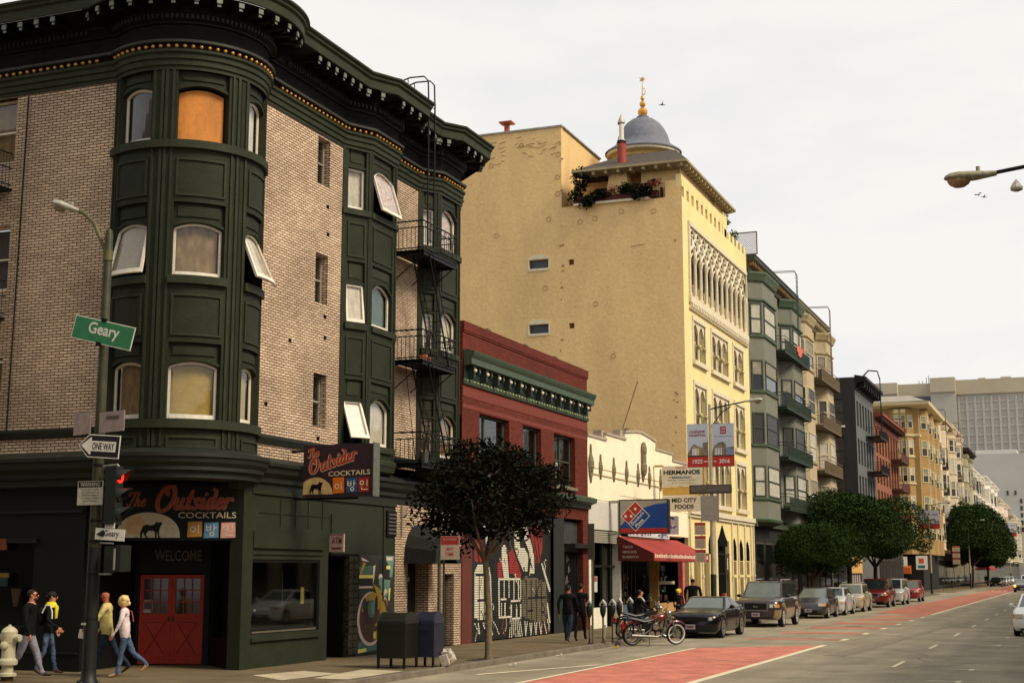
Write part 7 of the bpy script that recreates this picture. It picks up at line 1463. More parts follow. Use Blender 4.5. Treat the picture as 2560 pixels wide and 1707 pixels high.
S=root('sign_post',(-14,88.6,.13),'thin post holding the parking signs in front of the clipped trees','sign post'); m=MB(); m.tube([(-14,88.65,.13),(-14,88.65,4.6)],.035,6); m.build('post',steel,S)
for i,z in enumerate((4.9,4.1,3.3)): parksign(-14.6,192,z,.9,.7,'small red and white far parking sign before the dark far tree, %s'%['top','middle','bottom'][i])
# birds
for i,(u,v,y,l) in enumerate(((-19.4,28.9,90,'dark speck of a bird in flight right of the gilded finial'),(-1.3,8.5,24,'bird gliding below the right hand lamp head, left one'),(-1.16,8.4,24,'bird gliding below the right hand lamp head, right one'))): pass
# ---- unseen buildings added beyond the frame, sized to shade the street and darken reflections
ob=mat('opposite_stucco',(112,100,82),.85,var=.2,scale=.6)
for i,(x0,x1,y0,y1,h,lb) in enumerate(((3.6,16,-40,60,8.5,'plain unseen low building added along the right sidewalk for its shade, nearest the camera'),(3.6,16,60,170,10.5,'plain unseen building added further along the right sidewalk for its shade'),(3.6,16,186,420,12,'long plain unseen row added far along the right sidewalk for its shade'),(-70,-17.35,-22,7.6,20,'plain brown unseen building added across the side street to shade the brick wall'))):
    Bo=root('unseen_shading_building',((x0+x1)/2,(y0+y1)/2,.13),lb,'building'); m=MB(); 
    m.box(x0,x1,y0,y1,.1,h); m.build('wall',ob,Bo); m=MB(); f=plane((x0,0,0),(0,-1,0)) if i<3 else plane((0,y1,0),(-1,0,0)); a,b=(-y1,-y0) if i<3 else (-x1,-x0); k=a+1.5
    while k<b-2:
        for z in (1.0,4.6,7.2): m.fbox(f,k,k+1.5,z,z+(2.2 if z<2 else 1.6),-.02,.05)
        k+=3
    m.build('window',darkglass,Bo)
# ================= vehicles =================
tyre_m=mat('tyre_rubber',(20,20,20),.85,var=.1); alloy=mat('alloy_rim',(196,194,188),.35,.5,var=.1); carglass=mat('car_window_glass',(30,38,36),.04,var=0,spec=.6); plate_m=mat('plate_paint',(176,160,160),.6,var=.3,scale=30); lampg=mat('headlight_glass',(206,202,186),.1,var=.1,spec=.8); amber=mat('amber_lamp',(216,116,30),.2,var=0,spec=.6); trimk=mat('black_car_trim',(16,16,16),.4,var=0); redl=mat('red_tail_lamp',(150,20,16),.2,var=0,spec=.6)
def lerp_tab(tab,y):
    if y<=tab[0][0]: return tab[0][1:]
    for a,b in zip(tab,tab[1:]):
        if y<=b[0]: t=(y-a[0])/(b[0]-a[0]); t=t*t*(3-2*t) if len(a)>3 and False else t; return tuple(p+(q-p)*t for p,q in zip(a[1:],b[1:]))
    return tab[-1][1:]
def car(name,label,cat,loc,rot,L_,W,paint,top,cab,wheels,wr=.33,clear=.22,lower=None,glass_m=None,hl=.62,grille=(.45,.62,.45),rails=False,chromeg=False,group='cars parked along the kerb',stripe=None,rim_m=None,ws_m=None,low_m=None,signal=True):
    """top: [(y, z_top)] along the hood, belt and deck; cab: (y0,y1,y2,y3,zroof,tumble)"""
    S=root(name,loc,label,cat,group); M_=Matrix.Translation(Vector(loc))@Matrix.Rotation(rot,4,'Z')
    def fin(m,nm,mt,parent,smooth=False,bev=0):
        for v in m.v: v[:]=(M_@v)[:]
        return m.build(nm,mt,parent,smooth)
    ra=wr+.055
    ys=sorted({0,.02,.07,.16,.3,.5,*[L_*k/22 for k in range(1,22)],L_-.3,L_-.12,L_-.04,L_,*[yw+ra*math.sin(R(a)) for yw in wheels for a in (-90,-88,-70,-50,-30,-10,10,30,50,70,88,90)]})
    ys=[y for y in ys if 0<=y<=L_]
    def wid(y): return W*(1-.2*max(0,1-y/.32)**2.2-.12*max(0,1-(L_-y)/.3)**2)
    m=MB(); ids=[]; NP=0
    for y in ys:
        zt=lerp_tab(top,y)[0]; w_=wid(y); zl=clear+.1*max(0,1-y/.2)**1+.12*max(0,1-(L_-y)/.3)
        for yw in wheels:
            if abs(y-yw)<ra: zl=max(zl,wr+math.sqrt(max(0,ra*ra-(y-yw)**2)))
        zl=min(zl,zt-.1); h=zt-zl
        half=[(0,zl),(w_*.9,zl),(w_*.975,zl+.15*h),(w_,zl+.5*h),(w_*.985,zl+.78*h),(w_*.94,zt-.035),(w_*.84,zt+.005),(w_*.45,zt+.03),(0,zt+.038)]
        ring=[(x,y,z) for x,z in half]+[(-x,y,z) for x,z in half[-2:0:-1]]; NP=len(ring); ids.append(m.add(ring))
    for a,b in zip(ids,ids[1:]):
        for q in range(NP): m.f.append((a+q,a+(q+1)%NP,b+(q+1)%NP,b+q)); m.m.append(1 if low_m and q in (1,2,NP-3,NP-2) else 0)
    m.f.append(tuple(ids[0]+q for q in range(NP))); m.f.append(tuple(ids[-1]+q for q in range(NP))[::-1]); m.m+=[0,0]
    Bd=fin(m,'body',[paint,low_m or paint],S,smooth=45)
    y0,y1,y2,y3,zr,tb=cab; zb0=lerp_tab(top,y0)[0]; zb3=lerp_tab(top,y3)[0]; Wb=W*.9; Wr=Wb-tb
    bot=[(-Wb*.96,y0,zb0-.02),(Wb*.96,y0,zb0-.02),(Wb*.94,y3,zb3-.02),(-Wb*.94,y3,zb3-.02)]; tp=[(-Wr,y1,zr-.03),(Wr,y1,zr-.03),(Wr,y2,zr-.03),(-Wr,y2,zr-.03)]
    m=MB(); i=m.add(bot); j=m.add(tp); 
    for a in range(4): m.f.append((i+a,i+(a+1)%4,j+(a+1)%4,j+a)); m.m.append(0)
    k=m.add([(-Wr*.8,y1+.12,zr),(Wr*.8,y1+.12,zr),(Wr*.8,y2-.1,zr),(-Wr*.8,y2-.1,zr)])
    for a in range(4): m.f.append((j+a,j+(a+1)%4,k+(a+1)%4,k+a)); m.m.append(0)
    m.f.append((k,k+1,k+2,k+3)); m.m.append(0)
    fin(m,'cabin',paint,S,smooth=30)
    def panel(nm,c4,mt,ins=(.06,.06),off=.008,parent=S):
        a,b,c,d=[Vector(q) for q in c4]; n=(b-a).cross(d-a).normalized()
        cen=(a+b+c+d)/4; 
        if n.dot(cen-Vector((0,(y0+y3)/2,zb0-.3)))<0: n=-n
        q=lambda u,v:(a*(1-u)*(1-v)+b*u*(1-v)+c*u*v+d*(1-u)*v)+n*off
        m=MB(); pts=[q(ins[0],ins[1]),q(1-ins[0],ins[1]),q(1-ins[0],1-ins[1]),q(ins[0],1-ins[1])]; m.hull([Vector(p) for p in pts],[Vector(p)-n*.012 for p in pts]); return fin(m,nm,mt,parent)
    gm2=glass_m or carglass
    panel('windscreen',[bot[0],bot[1],tp[1],tp[0]],ws_m or gm2,(.055,.07)); panel('rear_window',[bot[3],bot[2],tp[2],tp[3]],gm2,(.08,.1))
    for s in (0,1):
        A,B_,C_,D_=(bot[1],bot[2],tp[2],tp[1]) if s else (bot[0],bot[3],tp[3],tp[0]); A,B_,C_,D_=map(Vector,(A,B_,C_,D_))
        lq=lambda p,q,t:p+(q-p)*t
        cuts=(0,.5,1) if y2-y1<1.6 else (0,.36,.7,1)
        for c0,c1 in zip(cuts,cuts[1:]):
            panel('side_window',[lq(A,B_,c0+(.03 if c0==0 else 0)),lq(A,B_,c1),lq(D_,C_,c1),lq(D_,C_,c0)],gm2,(.05 if c1-c0<.6 else .035,.1))
    for yw in wheels:
        for s in (-1,1):
            Wl=MB(); c=(s*(W-.2),yw,wr); Wl.lathe(c,[(wr*.66,0),(wr*.96,0),(wr,.04),(wr,.17),(wr*.95,.205),(wr*.68,.2)],22,ax=(s,0,0),cap=False); T=fin(Wl,'wheel',tyre_m,S,smooth=35)
            r_=MB(); r_.lathe((s*(W-.2),yw,wr),[(wr*.7,.12),(wr*.72,.203),(wr*.58,.208),(wr*.56,.12)],18,ax=(s,0,0),cap=False); 
            for k in range(5):
                a=2*math.pi*k/5+.3; d=Vector((0,math.cos(a),math.sin(a))); r_.obox(Vector((s*(W-.2+.19),yw,wr))+d*wr*.34,(d,Vector((s,0,0)),d.cross(Vector((s,0,0)))),wr*.32,.012,.055)
            r_.lathe((s*(W-.2),yw,wr),[(wr*.14,.15),(wr*.12,.19),(.001,.19)],10,ax=(s,0,0)); fin(r_,'rim',rim_m or alloy,T,smooth=35)
            r_=MB(); r_.lathe((s*(W-.2),yw,wr),[(wr*.66,.06),(.001,.06)],14,ax=(s,0,0)); fin(r_,'brake_disc',trimk,T)
    zf=lerp_tab(top,.1)[0]; g0,g1,gw=grille
    m=MB(); m.fbox(FY(0),-gw*W,gw*W,g0,g1,-.05,.02 if chromeg else .012,k=0)
    if chromeg:
        for a,b,c,d in ((-gw*W-.03,-gw*W+.03,g0,g1),(gw*W-.03,gw*W+.03,g0,g1),(-gw*W-.03,gw*W+.03,g0-.05,g0)): m.fbox(FY(0),a,b,c,d,-.05,.03,k=1)
        m.fbox(FY(0),-.1,.1,(g0+g1)/2-.03,(g0+g1)/2+.03,.02,.025,k=1)
    fin(m,'grille',[trimk,chrome],S)
    for s in (-1,1):
        m=MB(); d=Vector((s*.93,.36,0)).normalized(); c=Vector((s*W*.74,.045,hl)); m.obox(c,((1,s*.22,0),(-s*.22,1,0),(0,0,1)),.15 if signal else .06,.045,.07 if signal else .05,0)
        if signal: m.obox(Vector((s*W*.915,.14,hl)),((.4,s*.9,0),(-s*.9,.4,0),(0,0,1)),.075,.03,.065,1)
        fin(m,'headlight',[lampg,amber if signal else lampg],S)
        m=MB(); zb=lerp_tab(top,y0+.25)[0]; m.ball((s*(W+.06),y0+.32,zb+.07),.1,1.0,.6,.75,n=8); m.tube([(s*(W-.08),y0+.38,zb+.0),(s*(W+.04),y0+.34,zb+.05)],.025,5); fin(m,'mirror',paint if not name=='suv' else trimk,S,smooth=True)
        m=MB(); m.obox((s*W*.8,L_-.03,zf-.05),((1,0,0),(0,1,0),(0,0,1)),.1,.04,.08); fin(m,'tail_light',redl,S)
    m=MB(); m.fbox(FY(0),-.17,.17,clear+.12,clear+.28,.0,.03,k=0); m.fbox(FY(0),-.12,.12,clear+.17,clear+.23,.03,.032,k=1); fin(m,'licence_plate',[plate_m,mat('plate_print',(90,70,80),.7)],S)
    m=MB(); m.fbox(FY(0),-W*.7,W*.7,clear+.02,clear+.1,-.06,.004); 
    for s in (-1,1):
        for yd in [wheels[0]+.55,(y1+y2)/2+.15]: m.fbox(plane((s*(W*1.003),0,0),(0,s,0)) if False else (FX(W*1.001) if s>0 else plane((-W*1.001,0,0),(0,-1,0))),*( (yd,yd+.012) if s>0 else (-yd-.012,-yd)),clear+.12,lerp_tab(top,yd)[0]-.1,-.01,.002)
    fin(m,'panel_gap',trimk,S)
    if rails:
        m=MB()
        for s in (-1,1): m.tube([(s*Wr*.85,y1+.3,zr),(s*Wr*.85,y1+.45,zr+.07),(s*Wr*.85,y2-.45,zr+.07),(s*Wr*.85,y2-.3,zr)],.02,5)
        fin(m,'roof_rack',steel,S)
    return S
def paint(n,c,metal=.3): return mat(n,c,.28,metal,var=.05,spec=.5,coat=.6)
bp_=mat('glossy_black_paint',(7,7,8),.22,0,var=.05,spec=.35,coat=.25)
XC=-12.65
sky_ws=mat('painted_sky_windscreen',(96,104,96),.1,var=.15,scale=2,spec=.6)  # windscreen glass with the sky's reflection put into its paler colour
car('sports_coupe','glossy black sports coupe, first parked car behind the motorcycle','car',(XC,48.9,0),0,4.85,.95,bp_,[(0,.66),(.06,.78),(.3,.85),(1.7,.98),(3.4,1.0),(4.5,1.02),(4.85,.9)],(1.75,2.5,3.35,4.4,1.4,.2),[.95,3.85],.36,.2,hl=.68,grille=(.58,.72,.62),ws_m=sky_ws,signal=False,rim_m=mat('dark_rim',(150,146,138),.3,.6))
car('suv','large dark brown SUV with chrome U shaped grille and tan lower doors, second parked vehicle','car',(XC-.02,59.8,0),0,5.2,.99,paint('dark_brown_paint',(62,50,44),.3),[(0,.98),(.08,1.08),(.5,1.15),(1.3,1.2),(5.0,1.22),(5.2,1.18)],(1.35,2.0,4.85,5.12,1.88,.14),[.98,4.0],.4,.32,hl=.88,grille=(.72,.98,.5),rails=True,chromeg=True,ws_m=sky_ws,low_m=paint('tan_lower_paint',(136,116,86),.2))
car('hatchback','dark charcoal hatchback with rounded nose behind the brown SUV','car',(XC+.02,72.0,0),0,4.4,.87,paint('charcoal_car_paint',(52,52,52)),[(0,.56),(.1,.7),(1.0,.98),(3.8,1.05),(4.4,1.0)],(1.0,2.1,3.2,4.3,1.5,.2),[.85,3.55],.32,.2,hl=.68,grille=(.3,.42,.5),ws_m=sky_ws)
car('silver_sedan','silver white sedan parked fourth behind the charcoal hatchback','car',(XC,77.6,0),0,4.8,.91,paint('silver_white_paint',(196,196,192)),[(0,.62),(.1,.74),(1.1,1.0),(4.2,1.05),(4.8,1.0)],(1.15,2.0,3.3,4.3,1.46,.18),[.9,3.75],.34,.2,hl=.68,grille=(.36,.5,.45),group='cars parked along the kerb')
car('wagon','pale gold small wagon with dark side windows parked fifth in the row','car',(XC,84.9,0),0,4.5,.89,paint('pale_gold_paint',(178,168,140)),[(0,.68),(.1,.82),(1.0,1.02),(4.3,1.08),(4.5,1.0)],(1.05,1.8,3.9,4.35,1.6,.16),[.85,3.6],.33,.22,hl=.74,grille=(.5,.62,.4),rails=True,ws_m=sky_ws)
car('suv','maroon red SUV with white bumper line parked sixth, under the clipped tree','car',(XC-.05,96.2,0),0,5.0,.98,paint('maroon_red_paint',(112,26,20)),[(0,.92),(.1,1.02),(1.2,1.14),(4.8,1.18),(5.0,1.1)],(1.3,1.9,4.5,4.9,1.85,.14),[.95,3.9],.38,.3,hl=.84,grille=(.72,.9,.4),chromeg=True)
car('minivan','silver white minivan parked behind the maroon SUV','car',(XC,104.6,0),0,4.9,.96,paint('silver_white_paint',(196,196,192)),[(0,.8),(.1,.9),(.9,1.1),(4.8,1.15),(4.9,1.1)],(.9,1.7,4.5,4.85,1.82,.14),[.9,3.8],.35,.24,hl=.78,grille=(.5,.65,.4))
car('small_suv','small red SUV with pale hood, last parked car before the intersection','car',(XC+.05,115.8,0),0,4.4,.9,paint('faded_red_paint',(150,44,40)),[(0,.84),(.1,.94),(1.1,1.06),(4.3,1.1),(4.4,1.0)],(1.15,1.6,4.0,4.3,1.66,.12),[.85,3.5],.35,.26,hl=.8,grille=(.58,.74,.4),ws_m=sky_ws)
car('hatchback','white hatchback cut off by the right edge of the photo, parked on the right side','car',(-1.48,54.6,0),0,4.45,.86,paint('bright_white_paint',(226,224,214),0),[(0,.6),(.1,.74),(1.0,1.0),(3.8,1.06),(4.45,1.02)],(.95,2.0,3.2,4.3,1.49,.2),[.85,3.6],.32,.2,hl=.72,grille=(.3,.45,.5),ws_m=sky_ws,group='cars on the right side of the street')
tx=car('taxi','black sedan with lit amber turn signal driving towards the camera at the right edge','car',(-6.35,177,0),0,4.8,.95,paint('taxi_black_paint',(26,26,26)),[(0,.66),(.1,.8),(1.1,1.02),(4.2,1.06),(4.8,1.0)],(1.15,2.0,3.3,4.3,1.5,.16),[.9,3.8],.34,.2,hl=.72,ws_m=sky_ws,group='cars driving far down the street',signal=False)
S=root('turn_signal_glow',(-7.1,176.9,.7),'lit orange turn signal lamp on the black sedan at the right edge','lamp'); m=MB(); m.ball((-7.12,176.93,.72),.13,n=8); o=m.build('turn_signal',emis('lit_amber',(255,170,70),4),tx); bpy.data.objects.remove(S); 
S=tx; 
car('white_van','white van following far behind the black sedan at the right edge','car',(-6.3,196,0),0,4.9,.97,paint('bright_white_paint',(226,224,214),0),[(0,.9),(.1,1.0),(.8,1.15),(4.8,1.2),(4.9,1.1)],(.8,1.4,4.6,4.88,1.95,.12),[.9,3.9],.36,.26,hl=.82,group='cars driving far down the street')
for i,(y,c,lb) in enumerate(((243,(24,26,26),'black car parked deep in tree shade far down the street, nearest of the far row'),(252,(34,36,36),'dark grey car parked far down the street, second of the far row'),(262,(170,170,168),'light grey car parked far down the street, third of the far row'),(274,(150,146,138),'silver beige car parked far down the street, fourth of the far row'),(290,(200,200,196),'white car parked far down the street, fifth of the far row'),(306,(60,62,60),'dark olive car parked far down the street, last of the far row'))):
    car('sedan',lb,'car',(XC,y,0),0,4.7,.92,paint('far_car_paint_%d'%i,c),[(0,.66),(.1,.8),(1.1,1.0),(4.2,1.04),(4.7,1.0)],(1.15,1.95,3.3,4.3,1.5,.16),[.9,3.75],.34,.2,group='cars parked far down the street')

# ---- motorcycles
def motorcycle(label,loc,yaw,tank_m,white_ring=True):
    S=root('motorcycle',loc,label,'motorcycle'); M_=Matrix.Translation(Vector(loc))@Matrix.Rotation(yaw,4,'Z')@Matrix.Rotation(R(6),4,'X')
    def fin(m,nm,mt,parent=S,smooth=False):
        for v in m.v: v[:]=(M_@v)[:]
        return m.build(nm,mt,parent,smooth)
    for nm,x,r,w_ in (('rear',0,.33,.075),('front',1.53,.34,.055)):
        m=MB(); m.lathe((x,0,r),[(r*.76,-w_*.7),(r*.9,-w_),(r*.985,-w_*.6),(r,0),(r*.985,w_*.6),(r*.9,w_),(r*.76,w_*.7)],30,ax=(0,1,0),cap=False); T=fin(m,'wheel',tyre_m,S,True)
        m=MB()
        for s in (-1,1): m.lathe((x,0,r),[(r*.74,s*w_*.75),(r*.8,s*w_*1.0),(r*.86,s*w_*.98),(r*.74,s*w_*.6)],30,ax=(0,1,0),k=0 if (nm=='front' and white_ring) else 1,cap=False)
        m.lathe((x,0,r),[(r*.76,-w_*.5),(r*.76,w_*.5)],26,ax=(0,1,0),k=1,cap=False); m.lathe((x,0,r),[(.05,-.09),(.05,.09)],10,ax=(0,1,0),k=1)
        for k in range(18): a=2*math.pi*k/18; m.tube([(x,.03*(-1)**k,r),(x+r*.75*math.cos(a+.15),0,r+r*.75*math.sin(a+.15))],.004,3,k=1,cap=False)
        m.lathe((x,-.07,r),[(.001,0),(.14,0),(.14,.008),(.001,.009)],18,ax=(0,1,0),k=2)
        if nm=='front': m.obox((x-.12,-.08,r-.02),((1,0,0),(0,1,0),(0,0,1)),.03,.025,.05,1)
        fin(m,'rim',[mat('white_rim_band',(206,202,190),.4),chrome,mat('brake_disc_steel',(130,126,118),.35,.8)],T,30)
    m=MB()
    for s in (-.09,.09): m.tube([(1.53,s,.34),(1.36,s,.72)],.028,8); m.tube([(1.36,s,.72),(1.19,s,1.05)],.02,8)
    m.tube([(1.24,-.12,.93),(1.24,.12,.93)],.025,6); fin(m,'fork',chrome,S,True)
    m=MB(); m.tube([(1.2,0,1.04),(1.14,0,1.12)],.02,6)
    for s in (-1,1): m.tube([(1.14,0,1.1),(1.13,s*.15,1.18),(1.0,s*.33,1.17),(.92,s*.38,1.13)],.013,6); m.tube([(1.0,s*.33,1.17),(.88,s*.39,1.11)],.02,6,k=1); m.tube([(1.08,s*.25,1.18),(1.04,s*.32,1.32)],.006,4); m.ball((1.04,s*.34,1.36),.055,1,.35,.7,n=8,k=1)
    fin(m,'handlebar',[chrome,blackp],S,True)
    m=MB(); m.lathe((1.24,0,.98),[(.001,-.1),(.06,-.08),(.085,0),(.085,.05),(.07,.07)],12,ax=(1,0,.0)); H=fin(m,'headlight',chrome,S,True); m=MB(); m.ball((1.3,0,.98),.07,.3,1,1,n=10); fin(m,'lens',lampg,H,True)
    m=MB(); m.ball((1.33,-.16,.86),.03,n=6); m.ball((1.33,.16,.86),.03,n=6); m.ball((-.28,-.15,.72),.03,n=6); m.ball((-.28,.15,.72),.03,n=6); fin(m,'turn_signal',amber,S,True)
    m=MB(); st=[(.66,.05,.76,.06),(.72,.1,.8,.1),(.85,.13,.84,.12),(1.0,.13,.86,.12),(1.1,.1,.87,.09),(1.16,.05,.87,.05)]; rings=[[(x,w_*math.cos(R(a)),z+h*math.sin(R(a))) for a in range(0,360,30)] for x,w_,z,h in st]
    for p,q in zip(rings,rings[1:]): i=m.add(p); j=m.add(q); [ (m.f.append((i+a,i+(a+1)%12,j+(a+1)%12,j+a)),m.m.append(0)) for a in range(12)]
    m.face(rings[0]); m.face(rings[-1]); fin(m,'fuel_tank',tank_m,S,True)
    m=MB(); st=[(.72,.07,.8,.04),(.55,.11,.76,.05),(.35,.14,.74,.06),(.15,.12,.79,.05),(-.05,.1,.83,.05),(-.18,.06,.83,.04)]; rings=[[(x,w_*math.cos(R(a)),z+h*math.sin(R(a))) for a in range(0,360,30)] for x,w_,z,h in st]
    for p,q in zip(rings,rings[1:]): i=m.add(p); j=m.add(q); [ (m.f.append((i+a,i+(a+1)%12,j+(a+1)%12,j+a)),m.m.append(0)) for a in range(12)]
    m.face(rings[0]); m.face(rings[-1]); fin(m,'saddle',mat('black_leather',(24,22,20),.4,spec=.5),S,True)
    def fender(cx,r,a0,a1,w_): 
        m=MB(); n=10; A=[]
        for k in range(n+1): a=R(a0+(a1-a0)*k/n); A.append([(cx+r*math.cos(a),-w_,r+r*math.sin(a)-r+.0+ .34 if 0 else .34+r*math.sin(a)),(cx+(r+.03)*math.cos(a),-w_*.6,.34+(r+.03)*math.sin(a)),(cx+(r+.03)*math.cos(a),w_*.6,.34+(r+.03)*math.sin(a)),(cx+r*math.cos(a),w_,.34+r*math.sin(a))])
        for p,q in zip(A,A[1:]):
            for k in range(3): m.face([p[k],p[k+1],q[k+1],q[k]])
        return fin(m,'fender',tank_m,S,True)
    fender(0,.37,40,175,.09); fender(1.53,.385,35,140,.06)
    m=MB(); m.obox((-.34,0,.58),((1,0,.3),(0,1,0),(-.3,0,1)),.04,.08,.05); m.ball((-.36,0,.66),.05,1,1.2,.8,n=8); fin(m,'tail_light',redl,S)
    m=MB(); m.obox((.72,0,.4),((1,0,0),(0,1,0),(0,0,1)),.22,.13,.12,0)
    for a in (-22,22):
        d=Vector((math.sin(R(a)),0,math.cos(R(a))))
        for k in range(8): c=Vector((.72,0,.48))+d*(.03+.03*k); m.lathe(c,[(.1,0),(.1,.012)],12,ax=d,k=1 if k%2 else 0)
    m.lathe((.72,-.14,.6),[(.11,0),(.11,.07),(.06,.09)],16,ax=(0,-1,0),k=1); m.lathe((.72,-.21,.6),[(.07,0),(.001,.004)],14,ax=(0,-1,0),k=0); m.lathe((.6,-.12,.36),[(.1,0),(.1,.05)],14,ax=(0,-1,0),k=1); m.lathe((.82,-.12,.36),[(.08,0),(.08,.05)],14,ax=(0,-1,0),k=1)
    fin(m,'engine',[mat('engine_black',(34,34,32),.4,.5),chrome],S,30)
    m=MB(); m.tube([(.9,-.13,.62),(1.02,-.14,.5),(.98,-.15,.34),(.8,-.16,.28),(.45,-.18,.3),(-.1,-.18,.33)],[.022,.024,.024,.03,.042,.045],8); m.tube([(.62,-.13,.62),(.56,-.15,.5),(.4,-.17,.4),(.1,-.18,.37),(-.05,-.18,.34)],[.022]*5,8); fin(m,'exhaust',mat('dull_exhaust_chrome',(120,118,112),.5,.9,var=.1),S,True)
    m=MB(); m.tube([(1.18,0,1.0),(1.08,0,.55),(.95,0,.28),(.4,0,.26),(.3,0,.5),(0,0,.33)],.022,6); m.tube([(1.18,0,1.0),(.5,0,.7),(.0,0,.62)],.022,6); m.tube([(0,-.1,.33),(-.02,-.1,.66)],.025,6); m.tube([(0,.1,.33),(-.02,.1,.66)],.025,6); m.obox((.4,-.1,.6),((1,0,0),(0,1,0),(0,0,1)),.12,.03,.09); m.tube([(.55,-.1,.25),(.48,-.28,.03)],.012,5); m.tube([(.85,-.3,.28),(.85,.3,.28)],.014,5); fin(m,'frame',iron,S)
    return S
motorcycle('red and black cruiser motorcycle with whitewall front rim parked on its stand at the kerb',(-13.08,43.3,.02),R(43),mat('cherry_red_tank',(98,22,15),.25,.2,var=.05,spec=.5,coat=.6))
motorcycle('black motorcycle half hidden behind the red one with a rider sitting on it',(-13.95,45.3,.13),R(40),mat('black_tank',(22,22,24),.25,.2,var=0,coat=.6),False)

# ================= people =================
skin_a=mat('light_skin',(196,134,104),.6,var=.06,spec=.3); skin_b=mat('tan_ruddy_skin',(166,92,62),.6,var=.08,spec=.3)
def person(label,loc,yaw,h=1.75,shirt=None,pants=None,skin=None,shoes=None,legs=((25,10),(-20,15)),arms=((-20,25),(15,20)),lean=4,bulk=1.0,wide=1.0,hair=None,hairstyle='short',extras=None,head_turn=0,seated=False,group=None,belly=0):
    """local frame: +Y forward, x right, z up; legs/arms: (swing forward deg, bend deg) for left,right"""
    S=root('person',loc,label,'person',group); s=h/1.75; V=[];E_=[];Rr=[];seg=[]
    def v(p,r,par=None,lab=None):
        V.append(Vector(p)); Rr.append(r if isinstance(r,tuple) else (r,r)); i=len(V)-1
        if par is not None: E_.append((par,i)); seg.append((par,i,lab))
        return i
    cl=math.cos(R(lean)); sl_=math.sin(R(lean)); hipz=.93
    def T(x,z,y=0): dz=z-hipz; return (x,y*cl+dz*sl_,hipz+dz*cl-y*sl_)
    b=bulk
    pel=v((0,0,hipz),(.135*b*wide,.1*b),None); sp=v(T(0,1.1,belly*.03),(.135*b*wide,.105*b+belly*.03),pel,'T'); ch=v(T(0,1.3,belly*.02),(.155*b*wide,.11*b+belly*.02),sp,'T'); up=v(T(0,1.42),(.12*b,.085*b),ch,'T'); nk=v(T(0,1.5,.01),(.052,.052),up,'S'); hb=v(T(0,1.57,.035),(.066,.074),nk,'S'); hc=v(T(0,1.65,.03),(.08,.097),hb,'S'); ht=v(T(0,1.725,.02),(.064,.08),hc,'S')
    feet=[]
    for k,sd in enumerate((-1,1)):
        th,kn=legs[k]; hx=sd*.088*wide; hp=v((hx,0,hipz-.06),(.088*b,.09*b),pel,'P'); a=R(th); kz=Vector((hx,math.sin(a)*.42,hipz-.06-math.cos(a)*.42)); kk=v(kz,(.058*b,.06*b),hp,'P'); a2=R(th-kn); az=kz+Vector((0,math.sin(a2)*.4,-math.cos(a2)*.4)); ck=v(kz+Vector((0,math.sin(a2)*.13-.015,-math.cos(a2)*.13)),(.054*b,.055*b),kk,'P'); an=v(az,(.038,.042),ck,'P')
        fa=R((th-kn)*.6); hl_=v(az+Vector((0,-.03,-.045)),(.034,.03),an,'F'); tt=v(az+Vector((0,.13*math.cos(fa),-.055+.13*math.sin(fa))),(.038,.026),an,'F'); te=v(az+Vector((0,.19*math.cos(fa),-.058+.19*math.sin(fa))),(.03,.018),tt,'F'); feet.append(az.z-.09+min(0,.13*math.sin(fa)))
    for k,sd in enumerate((-1,1)):
        sw,bd=arms[k]; spt=Vector(T(sd*.185*b*wide,1.41)); si=v(spt,(.058*b,.058*b),up,'T'); a=R(sw); el=spt+Vector((sd*.05,math.sin(a)*.28,-math.cos(a)*.28)); ei=v(el,(.042*b,.044*b),si,'T'); a2=R(sw+bd); wr=el+Vector((-sd*.02,math.sin(a2)*.25,-math.cos(a2)*.25)); wi=v(wr,(.027,.03),ei,'T'); d=Vector((-sd*.04,math.sin(a2),-math.cos(a2))).normalized(); pm=v(wr+d*.045,(.026,.034),wi,'H'); side=Vector((0,math.cos(a2),math.sin(a2)))
        for f,(o_,l_) in enumerate(((.024,.072),(.008,.08),(-.008,.075),(-.024,.06))):
            q=v(wr+d*.085+side*o_,.0095,pm,'H'); q2=v(wr+d*(.085+l_*.5)+side*o_+Vector((-sd*.008,0,0)),.0088,q,'H'); v(wr+d*(.085+l_*.85)+side*o_+Vector((-sd*.03,0,0)),.0075,q2,'H')
        q=v(wr+d*.04+side*.036+Vector((-sd*.008,0,0)),.011,pm,'H'); v(wr+d*.085+side*.052+Vector((-sd*.018,0,0)),.009,q,'H')
    me=bpy.data.meshes.new('body'); me.from_pydata([p*s for p in V],E_,[]); o=bpy.data.objects.new('body',me); col.objects.link(o)
    sk=o.modifiers.new('skin','SKIN'); 
    for i,r in enumerate(Rr): me.skin_vertices[0].data[i].radius=(r[0]*s,r[1]*s)
    me.skin_vertices[0].data[0].use_root=True; sb=o.modifiers.new('sub','SUBSURF'); sb.levels=2; sb.render_levels=2
    bpy.context.view_layer.update(); dg=bpy.context.evaluated_depsgraph_get(); nm=bpy.data.meshes.new_from_object(o.evaluated_get(dg)); bpy.data.objects.remove(o)
    gz=0 if seated else min(feet)*s
    for mt in (shirt,pants,skin,shoes): nm.materials.append(mt)
    idx={'T':0,'P':1,'S':2,'H':2,'F':3}; SG_=[(V[a]*s,V[b_]*s,lab,max(Rr[a][0],Rr[b_][0])) for a,b_,lab in seg]
    for pl in nm.polygons:
        c=pl.center; best=None
        for a,b_,lab,r_ in SG_:
            ab=b_-a; t=max(0,min(1,(c-a).dot(ab)/ab.length_squared)); dd=(c-(a+ab*t)).length-r_*s*.6
            if best is None or dd<best[0]: best=(dd,lab)
        lab=best[1]
        if lab=='P' and c.z>(hipz-.075)*s: lab='T'
        pl.material_index=idx[lab]; pl.use_smooth=True
    from mathutils import noise as _n
